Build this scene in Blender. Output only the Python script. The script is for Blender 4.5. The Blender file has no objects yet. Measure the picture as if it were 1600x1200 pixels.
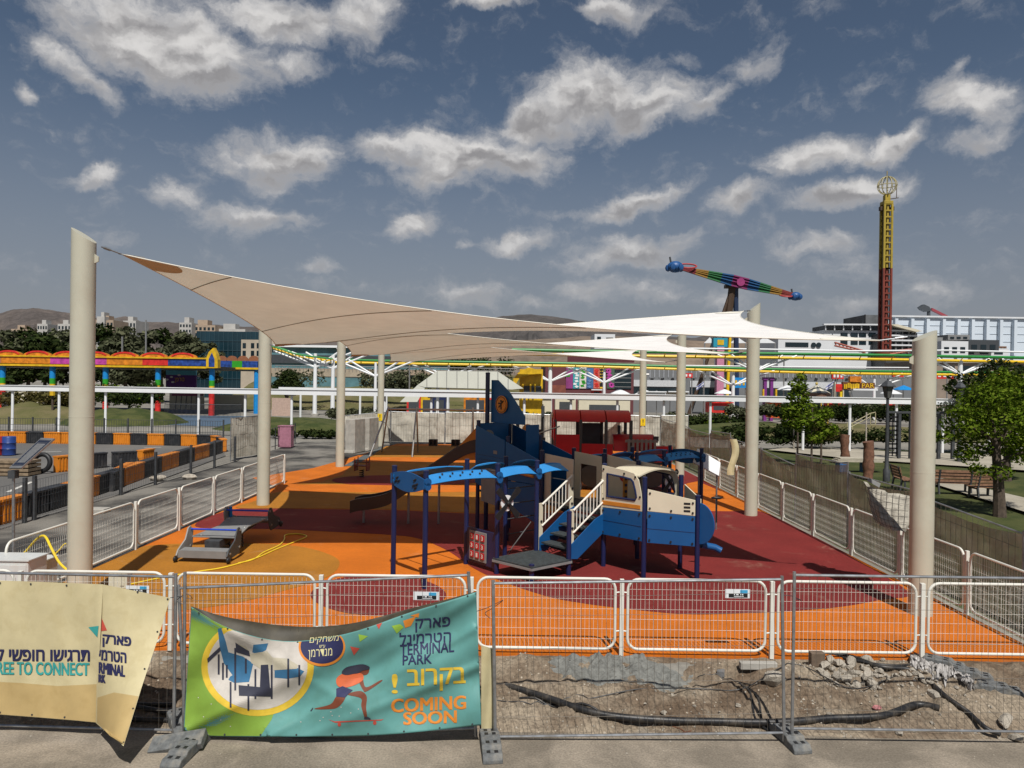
import bpy, bmesh, math, random
from mathutils import Vector, Matrix, noise
R = math.radians
random.seed(7)
scene = bpy.context.scene
COL = scene.collection
V = Vector

# ------------------------------------------------------------------ camera
FPX, CAMH, ROLL, PITCH = 1144.0, 4.0, R(0.8), R(-0.15)
CAMROT = Matrix.Rotation(-ROLL, 3, 'Y') @ Matrix.Rotation(R(90) + PITCH, 3, 'X')
cam = bpy.data.cameras.new('camera')
camo = bpy.data.objects.new('camera', cam)
COL.objects.link(camo)
cam.sensor_width = 36.0
cam.lens = 36.0 * FPX / 1600.0
cam.clip_end = 20000
cam.clip_start = 0.1
camo.matrix_world = Matrix.Translation((0, 0, CAMH)) @ CAMROT.to_4x4()
scene.camera = camo

def ray(px, py):
    return CAMROT @ V(((px - 800.0) / FPX, -(py - 600.0) / FPX, -1.0))
def at(px, py, Y):
    d = ray(px, py)
    return V((0, 0, CAMH)) + d * (Y / d.y)
def gr(px, py, z=0.0):
    d = ray(px, py)
    return V((0, 0, CAMH)) + d * ((z - CAMH) / d.z)

def srgb(r, g, b, k=1.0):
    f = lambda c: ((c / 255.0) / 12.92 if c <= 10 else ((c / 255.0 + 0.055) / 1.055) ** 2.4) * k
    return (f(r), f(g), f(b), 1.0)

# ------------------------------------------------------------------ light
TOSUN = V((0.12, -0.73, 1.05)).normalized()
SUN_EL = math.asin(TOSUN.z)
sl = bpy.data.lights.new('sun', 'SUN')
sl.energy = 4.9
sl.angle = R(0.55)
sl.color = (1.0, 0.97, 0.92)
so = bpy.data.objects.new('sun', sl)
COL.objects.link(so)
so.rotation_euler = (-TOSUN).to_track_quat('-Z', 'Y').to_euler()
so.location = (0, -20, 40)
scene.view_settings.view_transform = 'Standard'
scene.view_settings.look = 'None'
scene.view_settings.exposure = 0.0
scene.view_settings.gamma = 1.0
scene.cycles.max_bounces = 6
scene.cycles.diffuse_bounces = 3
scene.cycles.glossy_bounces = 2
scene.cycles.transparent_max_bounces = 6
scene.cycles.transmission_bounces = 2

class NT:
    """terse node tree builder"""
    def __init__(s, tree):
        s.t = tree
    def n(s, typ, **kw):
        nd = s.t.nodes.new(typ)
        for k, v in kw.items():
            setattr(nd, k, v)
        return nd
    def put(s, sock, v):
        if isinstance(v, bpy.types.NodeSocket):
            s.t.links.new(v, sock)
        else:
            sock.default_value = v
    def m(s, op, a, b=None, c=None, clamp=False):
        nd = s.n('ShaderNodeMath', operation=op, use_clamp=clamp)
        s.put(nd.inputs[0], a)
        if b is not None: s.put(nd.inputs[1], b)
        if c is not None: s.put(nd.inputs[2], c)
        return nd.outputs[0]
    def mix(s, f, a, b, mode='MIX'):
        nd = s.n('ShaderNodeMix', data_type='RGBA', blend_type=mode)
        s.put(nd.inputs[0], f); s.put(nd.inputs[6], a); s.put(nd.inputs[7], b)
        return nd.outputs[2]
    def ss(s, x, lo, hi, a=0.0, b=1.0):
        nd = s.n('ShaderNodeMapRange', interpolation_type='SMOOTHSTEP')
        s.put(nd.inputs[0], x)
        nd.inputs[1].default_value = lo; nd.inputs[2].default_value = hi
        nd.inputs[3].default_value = a; nd.inputs[4].default_value = b
        return nd.outputs[0]
    def noise(s, vec, scale, detail=4, rough=0.55, dist=0.0, out=0):
        nd = s.n('ShaderNodeTexNoise')
        if vec is not None: s.put(nd.inputs['Vector'], vec)
        nd.inputs['Scale'].default_value = scale
        nd.inputs['Detail'].default_value = detail
        nd.inputs['Roughness'].default_value = rough
        nd.inputs['Distortion'].default_value = dist
        return nd.outputs[out]

# sky: Nishita plus a cloud layer laid out by compass direction and height
world = bpy.data.worlds.new('World')
scene.world = world
world.use_nodes = True
wt = world.node_tree
for nd in list(wt.nodes): wt.nodes.remove(nd)
world.cycles.sampling_method = "MANUAL"; world.cycles.sample_map_resolution = 256
W = NT(wt)
SKY_STRENGTH = 0.062
sky = W.n('ShaderNodeTexSky', sky_type='NISHITA', sun_disc=False)
sky.sun_elevation = SUN_EL
sky.sun_rotation = math.atan2(TOSUN.x, TOSUN.y)
sky.air_density = 1.0
sky.dust_density = 0.6
sky.ozone_density = 1.0
# (px, py, rx, ry, degrees, weight) -> direction ellipses
CLOUDS = [(250,55,175,75,8,1.15),(320,110,110,50,-12,1.0),(110,95,95,26,28,0.9),(430,30,120,45,0,1.0),(35,137,22,18,0,0.7),
 (565,25,85,42,-22,0.85),(468,102,48,24,-5,0.8),(765,3,62,17,0,0.95),(965,10,68,24,0,0.95),(925,150,110,52,-6,1.15),
 (1010,165,95,36,-14,1.0),(840,190,75,42,-10,1.0),(735,240,150,40,4,1.15),(620,232,85,30,10,0.95),(690,275,70,24,0,0.85),
 (1085,160,60,24,-28,0.7),(1170,90,58,34,-10,0.62),(1070,85,22,14,0,0.45),(438,245,102,38,-4,1.0),(420,270,60,26,0,0.8),
 (375,338,110,25,4,0.85),(275,305,52,22,0,0.75),(470,345,70,16,0,0.6),(645,352,45,24,-22,1.0),(805,378,56,19,-5,0.9),
 (722,383,20,12,0,0.6),(1145,313,58,24,0,0.9),(985,318,95,19,-16,0.95),(1270,250,95,27,-6,1.0),(1390,225,80,22,-18,0.9),
 (1325,300,110,24,-10,0.95),(1515,160,85,34,18,0.85),(1495,110,18,12,-30,0.6),(1545,215,60,22,-10,0.6),(980,392,125,30,-6,0.9),
 (900,335,80,10,0,0.5),(1280,388,90,26,-6,0.72),(970,455,120,24,0,0.72),(1330,425,120,32,0,0.45),(735,465,75,20,0,0.75),
 (840,478,60,12,0,0.5),(155,265,42,20,-25,0.75),(505,422,48,13,-4,0.55),(1480,460,110,20,0,0.45),(1130,470,90,20,0,0.5),
 (600,450,80,12,0,0.35),(1400,480,140,18,0,0.5)]
tc = W.n('ShaderNodeTexCoord')
sep = W.n('ShaderNodeSeparateXYZ')
wt.links.new(tc.outputs['Generated'], sep.inputs[0])
az = W.m('ARCTAN2', sep.outputs[0], sep.outputs[1])
el = W.m('ARCSINE', sep.outputs[2])
cmb = W.n('ShaderNodeCombineXYZ')
wt.links.new(az, cmb.inputs[0]); wt.links.new(el, cmb.inputs[1])
P0 = cmb.outputs[0]
wn = W.noise(P0, 9.0, 6, .62, 0.0, out=1)
off = W.n('ShaderNodeVectorMath', operation='SUBTRACT'); wt.links.new(wn, off.inputs[0]); off.inputs[1].default_value = (.5, .5, .5)
sc_ = W.n('ShaderNodeVectorMath', operation='SCALE'); wt.links.new(off.outputs[0], sc_.inputs[0]); sc_.inputs['Scale'].default_value = 0.075
ad = W.n('ShaderNodeVectorMath', operation='ADD'); wt.links.new(P0, ad.inputs[0]); wt.links.new(sc_.outputs[0], ad.inputs[1])
P1 = ad.outputs[0]
def azel(px, py):
    d = ray(px, py).normalized()
    return math.atan2(d.x, d.y), math.asin(d.z)
acc = None
accb = None
for (cx, cy, rx, ry, rot, wgt) in CLOUDS:
    a0, e0 = azel(cx, cy)
    a1, e1 = azel(cx + rx, cy); a2, e2 = azel(cx, cy - ry)
    ra, re = math.hypot(a1 - a0, e1 - e0), math.hypot(a2 - a0, e2 - e0)
    mp = W.n('ShaderNodeMapping', vector_type='TEXTURE')
    wt.links.new(P1, mp.inputs[0])
    mp.inputs[1].default_value = (a0, e0, 0)
    mp.inputs[2].default_value = (0, 0, -R(rot) - ROLL * 0)
    mp.inputs[3].default_value = (ra * 1.22, re * 1.32, 1)
    ln = W.n('ShaderNodeVectorMath', operation='LENGTH'); wt.links.new(mp.outputs[0], ln.inputs[0])
    f = W.ss(ln.outputs['Value'], 1.3, 0.0, 0.0, wgt)
    acc = f if acc is None else W.m('SMOOTH_MAX', acc, f, 0.12)
    sx = W.n('ShaderNodeSeparateXYZ'); wt.links.new(mp.outputs[0], sx.inputs[0])
    g = W.m('MULTIPLY', f, sx.outputs[1])
    accb = g if accb is None else W.m('ADD', accb, g)
def det(vec):
    a = W.noise(vec, 22.0, 9, .60)
    b = W.noise(vec, 70.0, 6, .62)
    return W.m('ADD', W.m('MULTIPLY', a, .78), W.m('MULTIPLY', b, .22))
mpd = W.n('ShaderNodeMapping'); wt.links.new(P1, mpd.inputs[0]); mpd.inputs[3].default_value = (.75, 1.25, 1)
d1 = det(mpd.outputs[0])
mp2 = W.n('ShaderNodeMapping'); wt.links.new(mpd.outputs[0], mp2.inputs[0]); mp2.inputs[1].default_value = (.004, .018, 0)
s1 = W.noise(mpd.outputs[0], 17.0, 4, .5); s2 = W.noise(mp2.outputs[0], 17.0, 4, .5)
dens = W.m('ADD', W.m('MULTIPLY', acc, 1.3), W.m('MULTIPLY', W.m('SUBTRACT', d1, .52), 2.3))
mask = W.ss(dens, .08, 1.02)
thick = W.ss(dens, .40, 1.35)
relief = W.ss(W.m('ADD', W.m('MULTIPLY', W.m('SUBTRACT', s1, s2), 2.0), W.m('MULTIPLY', accb, .62)), -.30, .30)
CL_DARK, CL_LIGHT = (4.8, 4.65, 4.7, 1), (11.8, 11.5, 11.2, 1)
lightc = W.mix(relief, CL_DARK, CL_LIGHT)
ccol = W.mix(thick, (7.4, 7.35, 7.5, 1), lightc)
lowfade = W.ss(el, -.02, .30, .55, 1.0)
# clear-sky colour: Nishita pulled towards the dull slate blue of a dusty day
hsv = W.n('ShaderNodeHueSaturation'); hsv.inputs['Saturation'].default_value = .97; hsv.inputs['Value'].default_value = .80
wt.links.new(sky.outputs[0], hsv.inputs['Color'])
hz = W.ss(el, -.02, .40, 1.0, 0.0)
skyc = W.mix(W.m('MULTIPLY', hz, .85), hsv.outputs[0], (3.9, 4.05, 4.7, 1))
fin = W.mix(W.m('MULTIPLY', W.m('MULTIPLY', mask, lowfade), .93), skyc, ccol)
bg = W.n('ShaderNodeBackground'); bg.inputs['Strength'].default_value = SKY_STRENGTH
wt.links.new(fin, bg.inputs[0])
wo = W.n('ShaderNodeOutputWorld'); wt.links.new(bg.outputs[0], wo.inputs[0])

# ------------------------------------------------------------------ materials
MATS = {}
def mat(name, col, rough=.6, metal=0.0, var=.12, scale=6.0, bump=0.0, bscale=60.0, spec=.4, dirt=None, dscale=2.0, damt=.5, coords='Object'):
    if name in MATS: return MATS[name]
    m = bpy.data.materials.new(name); m.use_nodes = True
    t = m.node_tree; T = NT(t)
    b = t.nodes['Principled BSDF']
    co = T.n('ShaderNodeTexCoord').outputs[coords]
    base = col
    if var:
        f = T.noise(co, scale, 5, .6)
        k = lambda q: (min(1, col[0] * q), min(1, col[1] * q), min(1, col[2] * q), 1)
        base = T.mix(T.ss(f, .3, .7), k(1 - var), k(1 + var))
    if dirt:
        g = T.noise(co, dscale, 7, .65, .3)
        base = T.mix(T.m('MULTIPLY', T.ss(g, .45, .68), damt), base, dirt)
    if isinstance(base, tuple): b.inputs['Base Color'].default_value = base
    else: t.links.new(base, b.inputs['Base Color'])
    b.inputs['Roughness'].default_value = rough
    b.inputs['Metallic'].default_value = metal
    b.inputs['Specular IOR Level'].default_value = spec
    if bump:
        bn = T.n('ShaderNodeBump'); bn.inputs['Strength'].default_value = bump; bn.inputs['Distance'].default_value = .02
        t.links.new(T.noise(co, bscale, 5, .65), bn.inputs['Height'])
        t.links.new(bn.outputs[0], b.inputs['Normal'])
    MATS[name] = m
    return m

# ------------------------------------------------------------------ mesh builder
ORG = {}
class MB:
    def __init__(s):
        s.v, s.f, s.mi = [], [], []
    def add(s, vs, fs, m=0):
        o = len(s.v)
        s.v += [V(x) for x in vs]
        s.f += [tuple(i + o for i in f) for f in fs]
        s.mi += [m] * len(fs)
        return s
    def box(s, x0, x1, y0, y1, z0, z1, m=0):
        return s.add([(x0,y0,z0),(x1,y0,z0),(x1,y1,z0),(x0,y1,z0),(x0,y0,z1),(x1,y0,z1),(x1,y1,z1),(x0,y1,z1)],
                     [(0,3,2,1),(4,5,6,7),(0,1,5,4),(1,2,6,5),(2,3,7,6),(3,0,4,7)], m)
    def beam(s, p, q, w, h, m=0, up=(0, 0, 1)):
        p, q = V(p), V(q); d = (q - p).normalized(); up = V(up)
        if abs(d.dot(up)) > .98: up = V((0, 1, 0))
        x = d.cross(up).normalized() * w / 2; y = x.cross(d).normalized() * h / 2
        c = [p - x - y, p + x - y, p + x + y, p - x + y, q - x - y, q + x - y, q + x + y, q - x + y]
        return s.add(c, [(0,1,2,3),(7,6,5,4),(0,4,5,1),(1,5,6,2),(2,6,7,3),(3,7,4,0)], m)
    def tube(s, pts, r, n=8, m=0, closed=False, caps=True):
        pts = [V(p) for p in pts]; N = len(pts)
        rs = r if isinstance(r, (list, tuple)) else [r] * N
        vs, fs = [], []
        prev = None
        for i, p in enumerate(pts):
            a = pts[(i - 1) % N] if (closed or i > 0) else p
            b = pts[(i + 1) % N] if (closed or i < N - 1) else p
            d = (b - a)
            d = d.normalized() if d.length > 1e-9 else V((0, 0, 1))
            if prev is None:
                u = V((0, 0, 1)) if abs(d.z) < .9 else V((0, 1, 0))
                x = d.cross(u).normalized()
            else:
                x = (prev - d * prev.dot(d))
                x = x.normalized() if x.length > 1e-6 else d.orthogonal().normalized()
            prev = x; y = d.cross(x)
            for k in range(n):
                t = 2 * math.pi * k / n
                vs.append(p + (x * math.cos(t) + y * math.sin(t)) * rs[i])
        for i in range(N if closed else N - 1):
            j = (i + 1) % N
            for k in range(n):
                l = (k + 1) % n
                fs.append((i*n+k, i*n+l, j*n+l, j*n+k))
        if caps and not closed:
            fs.append(tuple(range(n - 1, -1, -1))); fs.append(tuple((N-1)*n + k for k in range(n)))
        return s.add(vs, fs, m)
    def prism(s, poly, vec, m=0):
        poly = [V(p) for p in poly]; vec = V(vec); n = len(poly)
        fs = [tuple(range(n)), tuple(range(2*n-1, n-1, -1))] + [(i, (i+1) % n, n+(i+1) % n, n+i) for i in range(n)]
        return s.add(poly + [p + vec for p in poly], fs, m)
    def grid(s, fn, nu, nv, m=0):
        vs = [fn(i / nu, j / nv) for j in range(nv + 1) for i in range(nu + 1)]
        fs = [(j*(nu+1)+i, j*(nu+1)+i+1, (j+1)*(nu+1)+i+1, (j+1)*(nu+1)+i) for j in range(nv) for i in range(nu)]
        return s.add(vs, fs, m)
    def lathe(s, c, prof, n=16, m=0):
        c = V(c); vs, fs = [], []
        for r, z in prof:
            for k in range(n):
                t = 2*math.pi*k/n; vs.append(c + V((r*math.cos(t), r*math.sin(t), z)))
        for i in range(len(prof) - 1):
            for k in range(n):
                l = (k+1) % n; fs.append((i*n+k, i*n+l, (i+1)*n+l, (i+1)*n+k))
        fs.append(tuple(range(n-1, -1, -1))); fs.append(tuple((len(prof)-1)*n+k for k in range(n)))
        return s.add(vs, fs, m)
    def ball(s, c, r, n=12, m=0, sq=(1, 1, 1)):
        h = max(4, n // 2)
        c = V(c); vs, fs = [], []
        for i in range(h + 1):
            p = math.pi * i / h
            for k in range(n):
                t = 2*math.pi*k/n
                vs.append(c + V((r*sq[0]*math.sin(p)*math.cos(t), r*sq[1]*math.sin(p)*math.sin(t), -r*sq[2]*math.cos(p))))
        for i in range(h):
            for k in range(n):
                l = (k+1) % n; fs.append((i*n+k, i*n+l, (i+1)*n+l, (i+1)*n+k))
        return s.add(vs, fs, m)
    def xf(s, M):
        s.v = [M @ v for v in s.v]; return s
    def build(s, name, mats, parent=None, loc=None, smooth=False, label=None, bevel=0, norm=True):
        if not isinstance(mats, (list, tuple)): mats = [mats]
        base = V((0, 0, 0))
        if parent is not None: base = ORG.get(parent.name, V((0, 0, 0)))
        org = V(loc) if loc is not None else base
        me = bpy.data.meshes.new(name)
        me.from_pydata([tuple(v - org) for v in s.v], [], s.f)
        for mm in mats: me.materials.append(mm)
        if len(mats) > 1: me.polygons.foreach_set('material_index', s.mi)
        if norm:
            bm = bmesh.new(); bm.from_mesh(me)
            bmesh.ops.remove_doubles(bm, verts=bm.verts, dist=1e-5)
            bmesh.ops.recalc_face_normals(bm, faces=bm.faces)
            bm.to_mesh(me); bm.free()
        if smooth:
            me.polygons.foreach_set('use_smooth', [True] * len(me.polygons))
            if hasattr(me, 'set_sharp_from_angle'): me.set_sharp_from_angle(angle=R(40))
        me.update()
        o = bpy.data.objects.new(name, me)
        COL.objects.link(o)
        if parent is not None: o.parent = parent
        o.location = org - base
        ORG[o.name] = org
        if label: o['label'] = label
        if bevel:
            bv = o.modifiers.new('bevel', 'BEVEL'); bv.width = bevel; bv.segments = 2; bv.limit_method = 'ANGLE'
        return o

def thing(name, label, cat, loc=(0, 0, 0), group=None):
    o = bpy.data.objects.new(name, None)
    COL.objects.link(o)
    o.empty_display_size = .2
    o.location = loc
    ORG[o.name] = V(loc)
    return tag(o, label, cat, group)
def tag(o, label, cat, group=None):
    o['label'] = label; o['category'] = cat
    if group: o['group'] = group
    return o
def struct(o, kind='structure'):
    o['kind'] = kind
    return o
def dup(src, loc, rotz=0.0, label=None, rot=None, scale=None):
    c = src.copy(); COL.objects.link(c)
    c.location = loc
    c.rotation_euler = rot if rot else (0, 0, rotz)
    if scale: c.scale = scale
    if label: c['label'] = label
    for ch in list(src.children): _dupc(ch, c)
    return c
def _dupc(src, par):
    c = src.copy(); COL.objects.link(c); c.parent = par
    for ch in list(src.children): _dupc(ch, c)

def smooth_closed(pts, n=8):
    out = []; N = len(pts)
    for i in range(N):
        p0, p1, p2, p3 = [V(pts[(i + k) % N]) for k in (-1, 0, 1, 2)]
        for k in range(n):
            t = k / n
            out.append(.5 * ((2*p1) + (p2-p0)*t + (2*p0-5*p1+4*p2-p3)*t*t + (3*p1-p0-3*p2+p3)*t**3))
    return out
def smooth_open(pts, n=8):
    pts = [V(p) for p in pts]; q = [pts[0]] + pts + [pts[-1]]; out = []
    for i in range(len(pts) - 1):
        p0, p1, p2, p3 = q[i], q[i+1], q[i+2], q[i+3]
        for k in range(n):
            t = k / n
            out.append(.5 * ((2*p1) + (p2-p0)*t + (2*p0-5*p1+4*p2-p3)*t*t + (3*p1-p0-3*p2+p3)*t**3))
    return out + [pts[-1]]

_font_cache = {}
def text_geo(s, bold=.0):
    """flat outline of a word: verts in a unit box (0..1, 0..1), faces"""
    key = (s, bold)
    if key in _font_cache: return _font_cache[key]
    cu = bpy.data.curves.new('word', 'FONT'); cu.body = s; cu.size = 1.0; cu.offset = bold; cu.resolution_u = 3
    ob = bpy.data.objects.new('word', cu); COL.objects.link(ob)
    dg = bpy.context.evaluated_depsgraph_get()
    me = bpy.data.meshes.new_from_object(ob.evaluated_get(dg))
    vs = [v.co.copy() for v in me.vertices]; fs = [tuple(p.vertices) for p in me.polygons]
    bpy.data.objects.remove(ob); bpy.data.meshes.remove(me); bpy.data.curves.remove(cu)
    xs = [v.x for v in vs] or [0, 1]; ys = [v.y for v in vs] or [0, 1]
    w, h = max(xs) - min(xs) or 1, max(ys) - min(ys) or 1
    res = ([((v.x - min(xs)) / w, (v.y - min(ys)) / h) for v in vs], fs)
    _font_cache[key] = res
    return res
def heb(s): return s[::-1]

# common materials
M = {}
def defmats():
    M['cream_paint'] = mat('cream_paint', (.47, .45, .355, 1), .42, 0, .04, 1.2, dirt=(.42, .37, .28, 1), dscale=1.6, damt=.5)
    M['white_paint'] = mat('white_paint', (.66, .64, .57, 1), .45, 0, .05, 3)
    M['white_bright'] = mat('white_bright', (.72, .73, .73, 1), .5, 0, .05, .4)
    M['galv'] = mat('galvanised_steel', (.34, .35, .36, 1), .42, .75, .2, 8, dirt=(.2, .17, .13, 1), dscale=5, damt=.4)
    M['steel'] = mat('brushed_steel', (.42, .41, .39, 1), .4, .8, .1, 10)
    M['darksteel'] = mat('dark_steel', (.055, .058, .062, 1), .55, .2, .2, 8)
    M['black'] = mat('black_plastic', (.014, .014, .015, 1), .5, 0, .2, 8)
    M['wire'] = mat('dull_wire', (.13, .115, .095, 1), .6, .3, .2, 8)
    M['rubbergrey'] = mat('recycled_rubber', (.12, .125, .125, 1), .8, 0, .25, 18, bump=.3, bscale=90, dirt=(.28, .25, .2, 1), dscale=6, damt=.5)
    M['navy'] = mat('navy_post_paint', (.007, .014, .062, 1), .38, 0, .08, 3, spec=.5)
    M['blue'] = mat('blue_panel', (.005, .075, .225, 1), .42, 0, .06, 2, spec=.45)
    M['skyblue'] = mat('sky_blue_panel', (.02, .20, .50, 1), .42, 0, .05, 2)
    M['creampanel'] = mat('cream_panel', (.58, .53, .40, 1), .45, 0, .04, 2)
    M['orangepanel'] = mat('orange_panel', (.55, .2, .02, 1), .5, 0, .08, 3)
    M['red'] = mat('red_panel', (.42, .012, .018, 1), .42, 0, .08, 3)
    M['darkgrey'] = mat('dark_grey_panel', (.05, .055, .06, 1), .5, 0, .12, 4)
    M['grey'] = mat('grey_panel', (.2, .2, .195, 1), .5, 0, .08, 4)
    M['floor'] = mat('grip_floor', (.035, .042, .044, 1), .7, 0, .3, 14, bump=.2, bscale=120)
    M['yellow'] = mat('yellow_paint', (.72, .5, .015, 1), .45, 0, .08, 3)
    M['green'] = mat('green_paint', (.02, .26, .045, 1), .45, 0, .08, 3)
    M['wood'] = mat('weathered_wood', (.2, .105, .06, 1), .7, 0, .3, 7, bump=.2)
    M['bark'] = mat('bark', (.075, .055, .04, 1), .85, 0, .35, 9, bump=.5, bscale=30)
    M['concrete'] = mat('concrete', (.36, .34, .3, 1), .85, 0, .15, 3, bump=.25, bscale=40, dirt=(.2, .18, .15, 1), dscale=1.3, damt=.5)
    M['glassdark'] = mat('dark_glass', (.012, .022, .028, 1), .12, 0, .2, .2, spec=.6)
defmats()
# ------------------------------------------------------------------ setting
def ground_mat(name, col, c2, sc=.5, fine=30, bump=.25, speck=None, rough=.9, var=.18):
    m = bpy.data.materials.new(name); m.use_nodes = True
    t = m.node_tree; T = NT(t); b = t.nodes['Principled BSDF']
    co = T.n('ShaderNodeTexCoord').outputs['Object']
    f1 = T.noise(co, sc, 8, .62, .4); f2 = T.noise(co, fine, 4, .7)
    c = T.mix(T.ss(f1, .36, .64), col, c2)
    k = T.ss(f2, .25, .75, 1 - var, 1 + var)
    nd = T.n('ShaderNodeVectorMath', operation='SCALE'); t.links.new(c, nd.inputs[0]); t.links.new(k, nd.inputs['Scale'])
    c = nd.outputs[0]
    if speck:
        vo = T.n('ShaderNodeTexVoronoi'); vo.inputs['Scale'].default_value = speck[0]; t.links.new(co, vo.inputs['Vector'])
        c = T.mix(T.ss(vo.outputs['Distance'], speck[2], speck[2] * .6), c, speck[1])
    t.links.new(c, b.inputs['Base Color'])
    b.inputs['Roughness'].default_value = rough; b.inputs['Specular IOR Level'].default_value = .25
    bn = T.n('ShaderNodeBump'); bn.inputs['Strength'].default_value = bump; bn.inputs['Distance'].default_value = .02
    t.links.new(f2, bn.inputs['Height']); t.links.new(bn.outputs[0], b.inputs['Normal'])
    return m
G_PLAZA = ground_mat('plaza_paving', (.25, .23, .195, 1), (.17, .16, .14, 1), .12, 8)
G_ROAD = ground_mat('dusty_concrete', (.29, .245, .19, 1), (.165, .14, .108, 1), .85, 38, .35, speck=(3.3, (.42, .38, .32, 1), .045), var=.26)
G_DIRT = ground_mat('dry_soil', (.115, .08, .052, 1), (.27, .22, .16, 1), 1.0, 22, .9, speck=(7, (.42, .36, .28, 1), .13), var=.42)
G_ASPH = ground_mat('worn_asphalt', (.036, .034, .032, 1), (.20, .185, .16, 1), .33, 40, .3)
G_TRACK = ground_mat('kart_track_asphalt', (.12, .115, .108, 1), (.15, .143, .132, 1), .2, 40, .2)
G_LAWN = ground_mat('lawn_grass', (.034, .048, .011, 1), (.075, .08, .024, 1), .7, 60, .6, var=.4)
G_DRYLAWN = ground_mat('dry_slope', (.15, .125, .06, 1), (.09, .09, .03, 1), .3, 30, .6, var=.35)
G_WASTE = ground_mat('stony_waste', (.17, .155, .115, 1), (.055, .075, .022, 1), .9, 25, .9, var=.4)
G_PATH = ground_mat('pale_path', (.38, .34, .27, 1), (.30, .27, .21, 1), .6, 25, .2)

def sheet(name, pts, m, z=None, thick=0):
    mb = MB()
    P = [V((p[0], p[1], z if z is not None else p[2])) for p in pts]
    if thick: mb.prism([p - V((0, 0, thick)) for p in P], (0, 0, thick))
    else: mb.add(P, [tuple(range(len(P)))])
    o = mb.build(name, m)
    if not thick:
        me = o.data
        if me.polygons[0].normal.z < 0: me.flip_normals()
    return struct(o)

# base ground, one sheet out to the horizon (lower beside the road and the lawn)
mb = MB()
XS = [-9000, -2000, -300, -60, -20, -9, 0, 8.25, 9.0, 60, 300, 2000, 9000]
YS = [-300, -5, 9.9, 10.6, 20, 45, 66, 300, 2000, 9000]
def gz(x, y):
    if y <= 10: return -.46
    if x >= 8.9 and y < 60: return -.34
    return -.06
vs = [(x, y, gz(x, y)) for y in YS for x in XS]; n = len(XS)
mb.add(vs, [(j*n+i, j*n+i+1, (j+1)*n+i+1, (j+1)*n+i) for j in range(len(YS)-1) for i in range(n-1)])
struct(mb.build('ground', G_PLAZA))
mb = MB()
mb.grid(lambda u, v: V((-40 + 80*u, -4 + 13.4*v, -.34)), 8, 4)
struct(mb.build('road', G_ROAD))

def dirt_z(x, y):
    t = (y - 8.98) / 1.9
    z = -.37 + .34 * min(1, max(0, t)) ** .8
    k = min(1, max(0, (y - 9.0) / .5)) * min(1, max(0, (10.85 - y) / .3))
    z += k * (  .12 * noise.fractal(V((x*1.5, y*1.5, 0)), .9, 2, 5) + .045 * noise.fractal(V((x*7, y*7, 3)), .8, 2, 3))
    if x > 4.2: z += k * .10 * min(1, (x - 4.2) / 2)
    z += k * .14 * math.exp(-((x - 3.9) / .8) ** 2 - ((y - 10.3) / .35) ** 2)
    z += k * .13 * math.exp(-((x - .9) / 1.1) ** 2 - ((y - 10.4) / .45) ** 2)
    return z
mb = MB()
mb.grid(lambda u, v: (lambda x, y: V((x, y, dirt_z(x, y))))(-14 + 30*u, 8.95 + 1.93*v + .12*(1-v)*noise.noise(V((u*40, 0, 5)))), 520, 40)
struct(mb.build('dirt_strip', G_DIRT, smooth=True, norm=False))

# poured rubber playground with its coloured shapes
def rubber(name, col):
    m = bpy.data.materials.new(name); m.use_nodes = True
    t = m.node_tree; T = NT(t); b = t.nodes['Principled BSDF']
    co = T.n('ShaderNodeTexCoord').outputs['Object']
    f = T.noise(co, 120, 3, .8); f1 = T.noise(co, .8, 6, .6); f3 = T.noise(co, 14, 4, .7)
    k = T.m('MULTIPLY', T.ss(f, .2, .8, .62, 1.38), T.ss(f1, .3, .7, .86, 1.08))
    k = T.m('MULTIPLY', k, T.ss(f3, .3, .7, .93, 1.06))
    nd = T.n('ShaderNodeVectorMath', operation='SCALE'); nd.inputs[0].default_value = col[:3]; t.links.new(k, nd.inputs['Scale'])
    g = T.noise(co, .9, 8, .7, .5)
    c = T.mix(T.m('MULTIPLY', T.ss(g, .56, .8), .30), nd.outputs[0], (.45, .36, .25, 1))
    t.links.new(c, b.inputs['Base Color'])
    b.inputs['Roughness'].default_value = .85; b.inputs['Specular IOR Level'].default_value = .2
    bn = T.n('ShaderNodeBump'); bn.inputs['Strength'].default_value = .25; bn.inputs['Distance'].default_value = .01
    t.links.new(f, bn.inputs['Height']); t.links.new(bn.outputs[0], b.inputs['Normal'])
    return m
RB = [rubber('orange_rubber', (.50, .130, .010)), rubber('dark_red_rubber', (.165, .020, .018)), rubber('mustard_rubber', (.34, .140, .016)), rubber('slate_rubber', (.10, .11, .11))]
LX, RX, FY = -8.66, 8.10, 10.80
mb = MB()
slab = [(LX, FY), (RX, FY), (RX, 46.4), (-7.2, 46.4), (-8.2, 38), (-8.9, 33), (-10.4, 29.5), (LX-.05, 27.2)]
mb.prism([V((x, y, -.13)) for x, y in slab], (0, 0, .13), 0)
def patch(px, m, z, smooth=True, ground=False):
    P = [(p[0], p[1], 0) for p in px]
    if smooth: P = smooth_closed(P, 8)
    Q = []
    for p in P:
        g = V((p[0], p[1], 0)) if ground else gr(p[0], p[1], 0)
        g.x = max(LX + .01, min(RX - .01, g.x)); g.y = max(FY + .01, min(46.3, g.y)); g.z = z
        Q.append(g)
    mb.add(Q, [tuple(range(len(Q)))], m)
patch([(150,868),(240,852),(360,849),(460,853),(518,868),(530,884),(505,905),(440,924),(380,940),(300,952),(200,960),(110,950),(60,900)], 2, .004)
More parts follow.
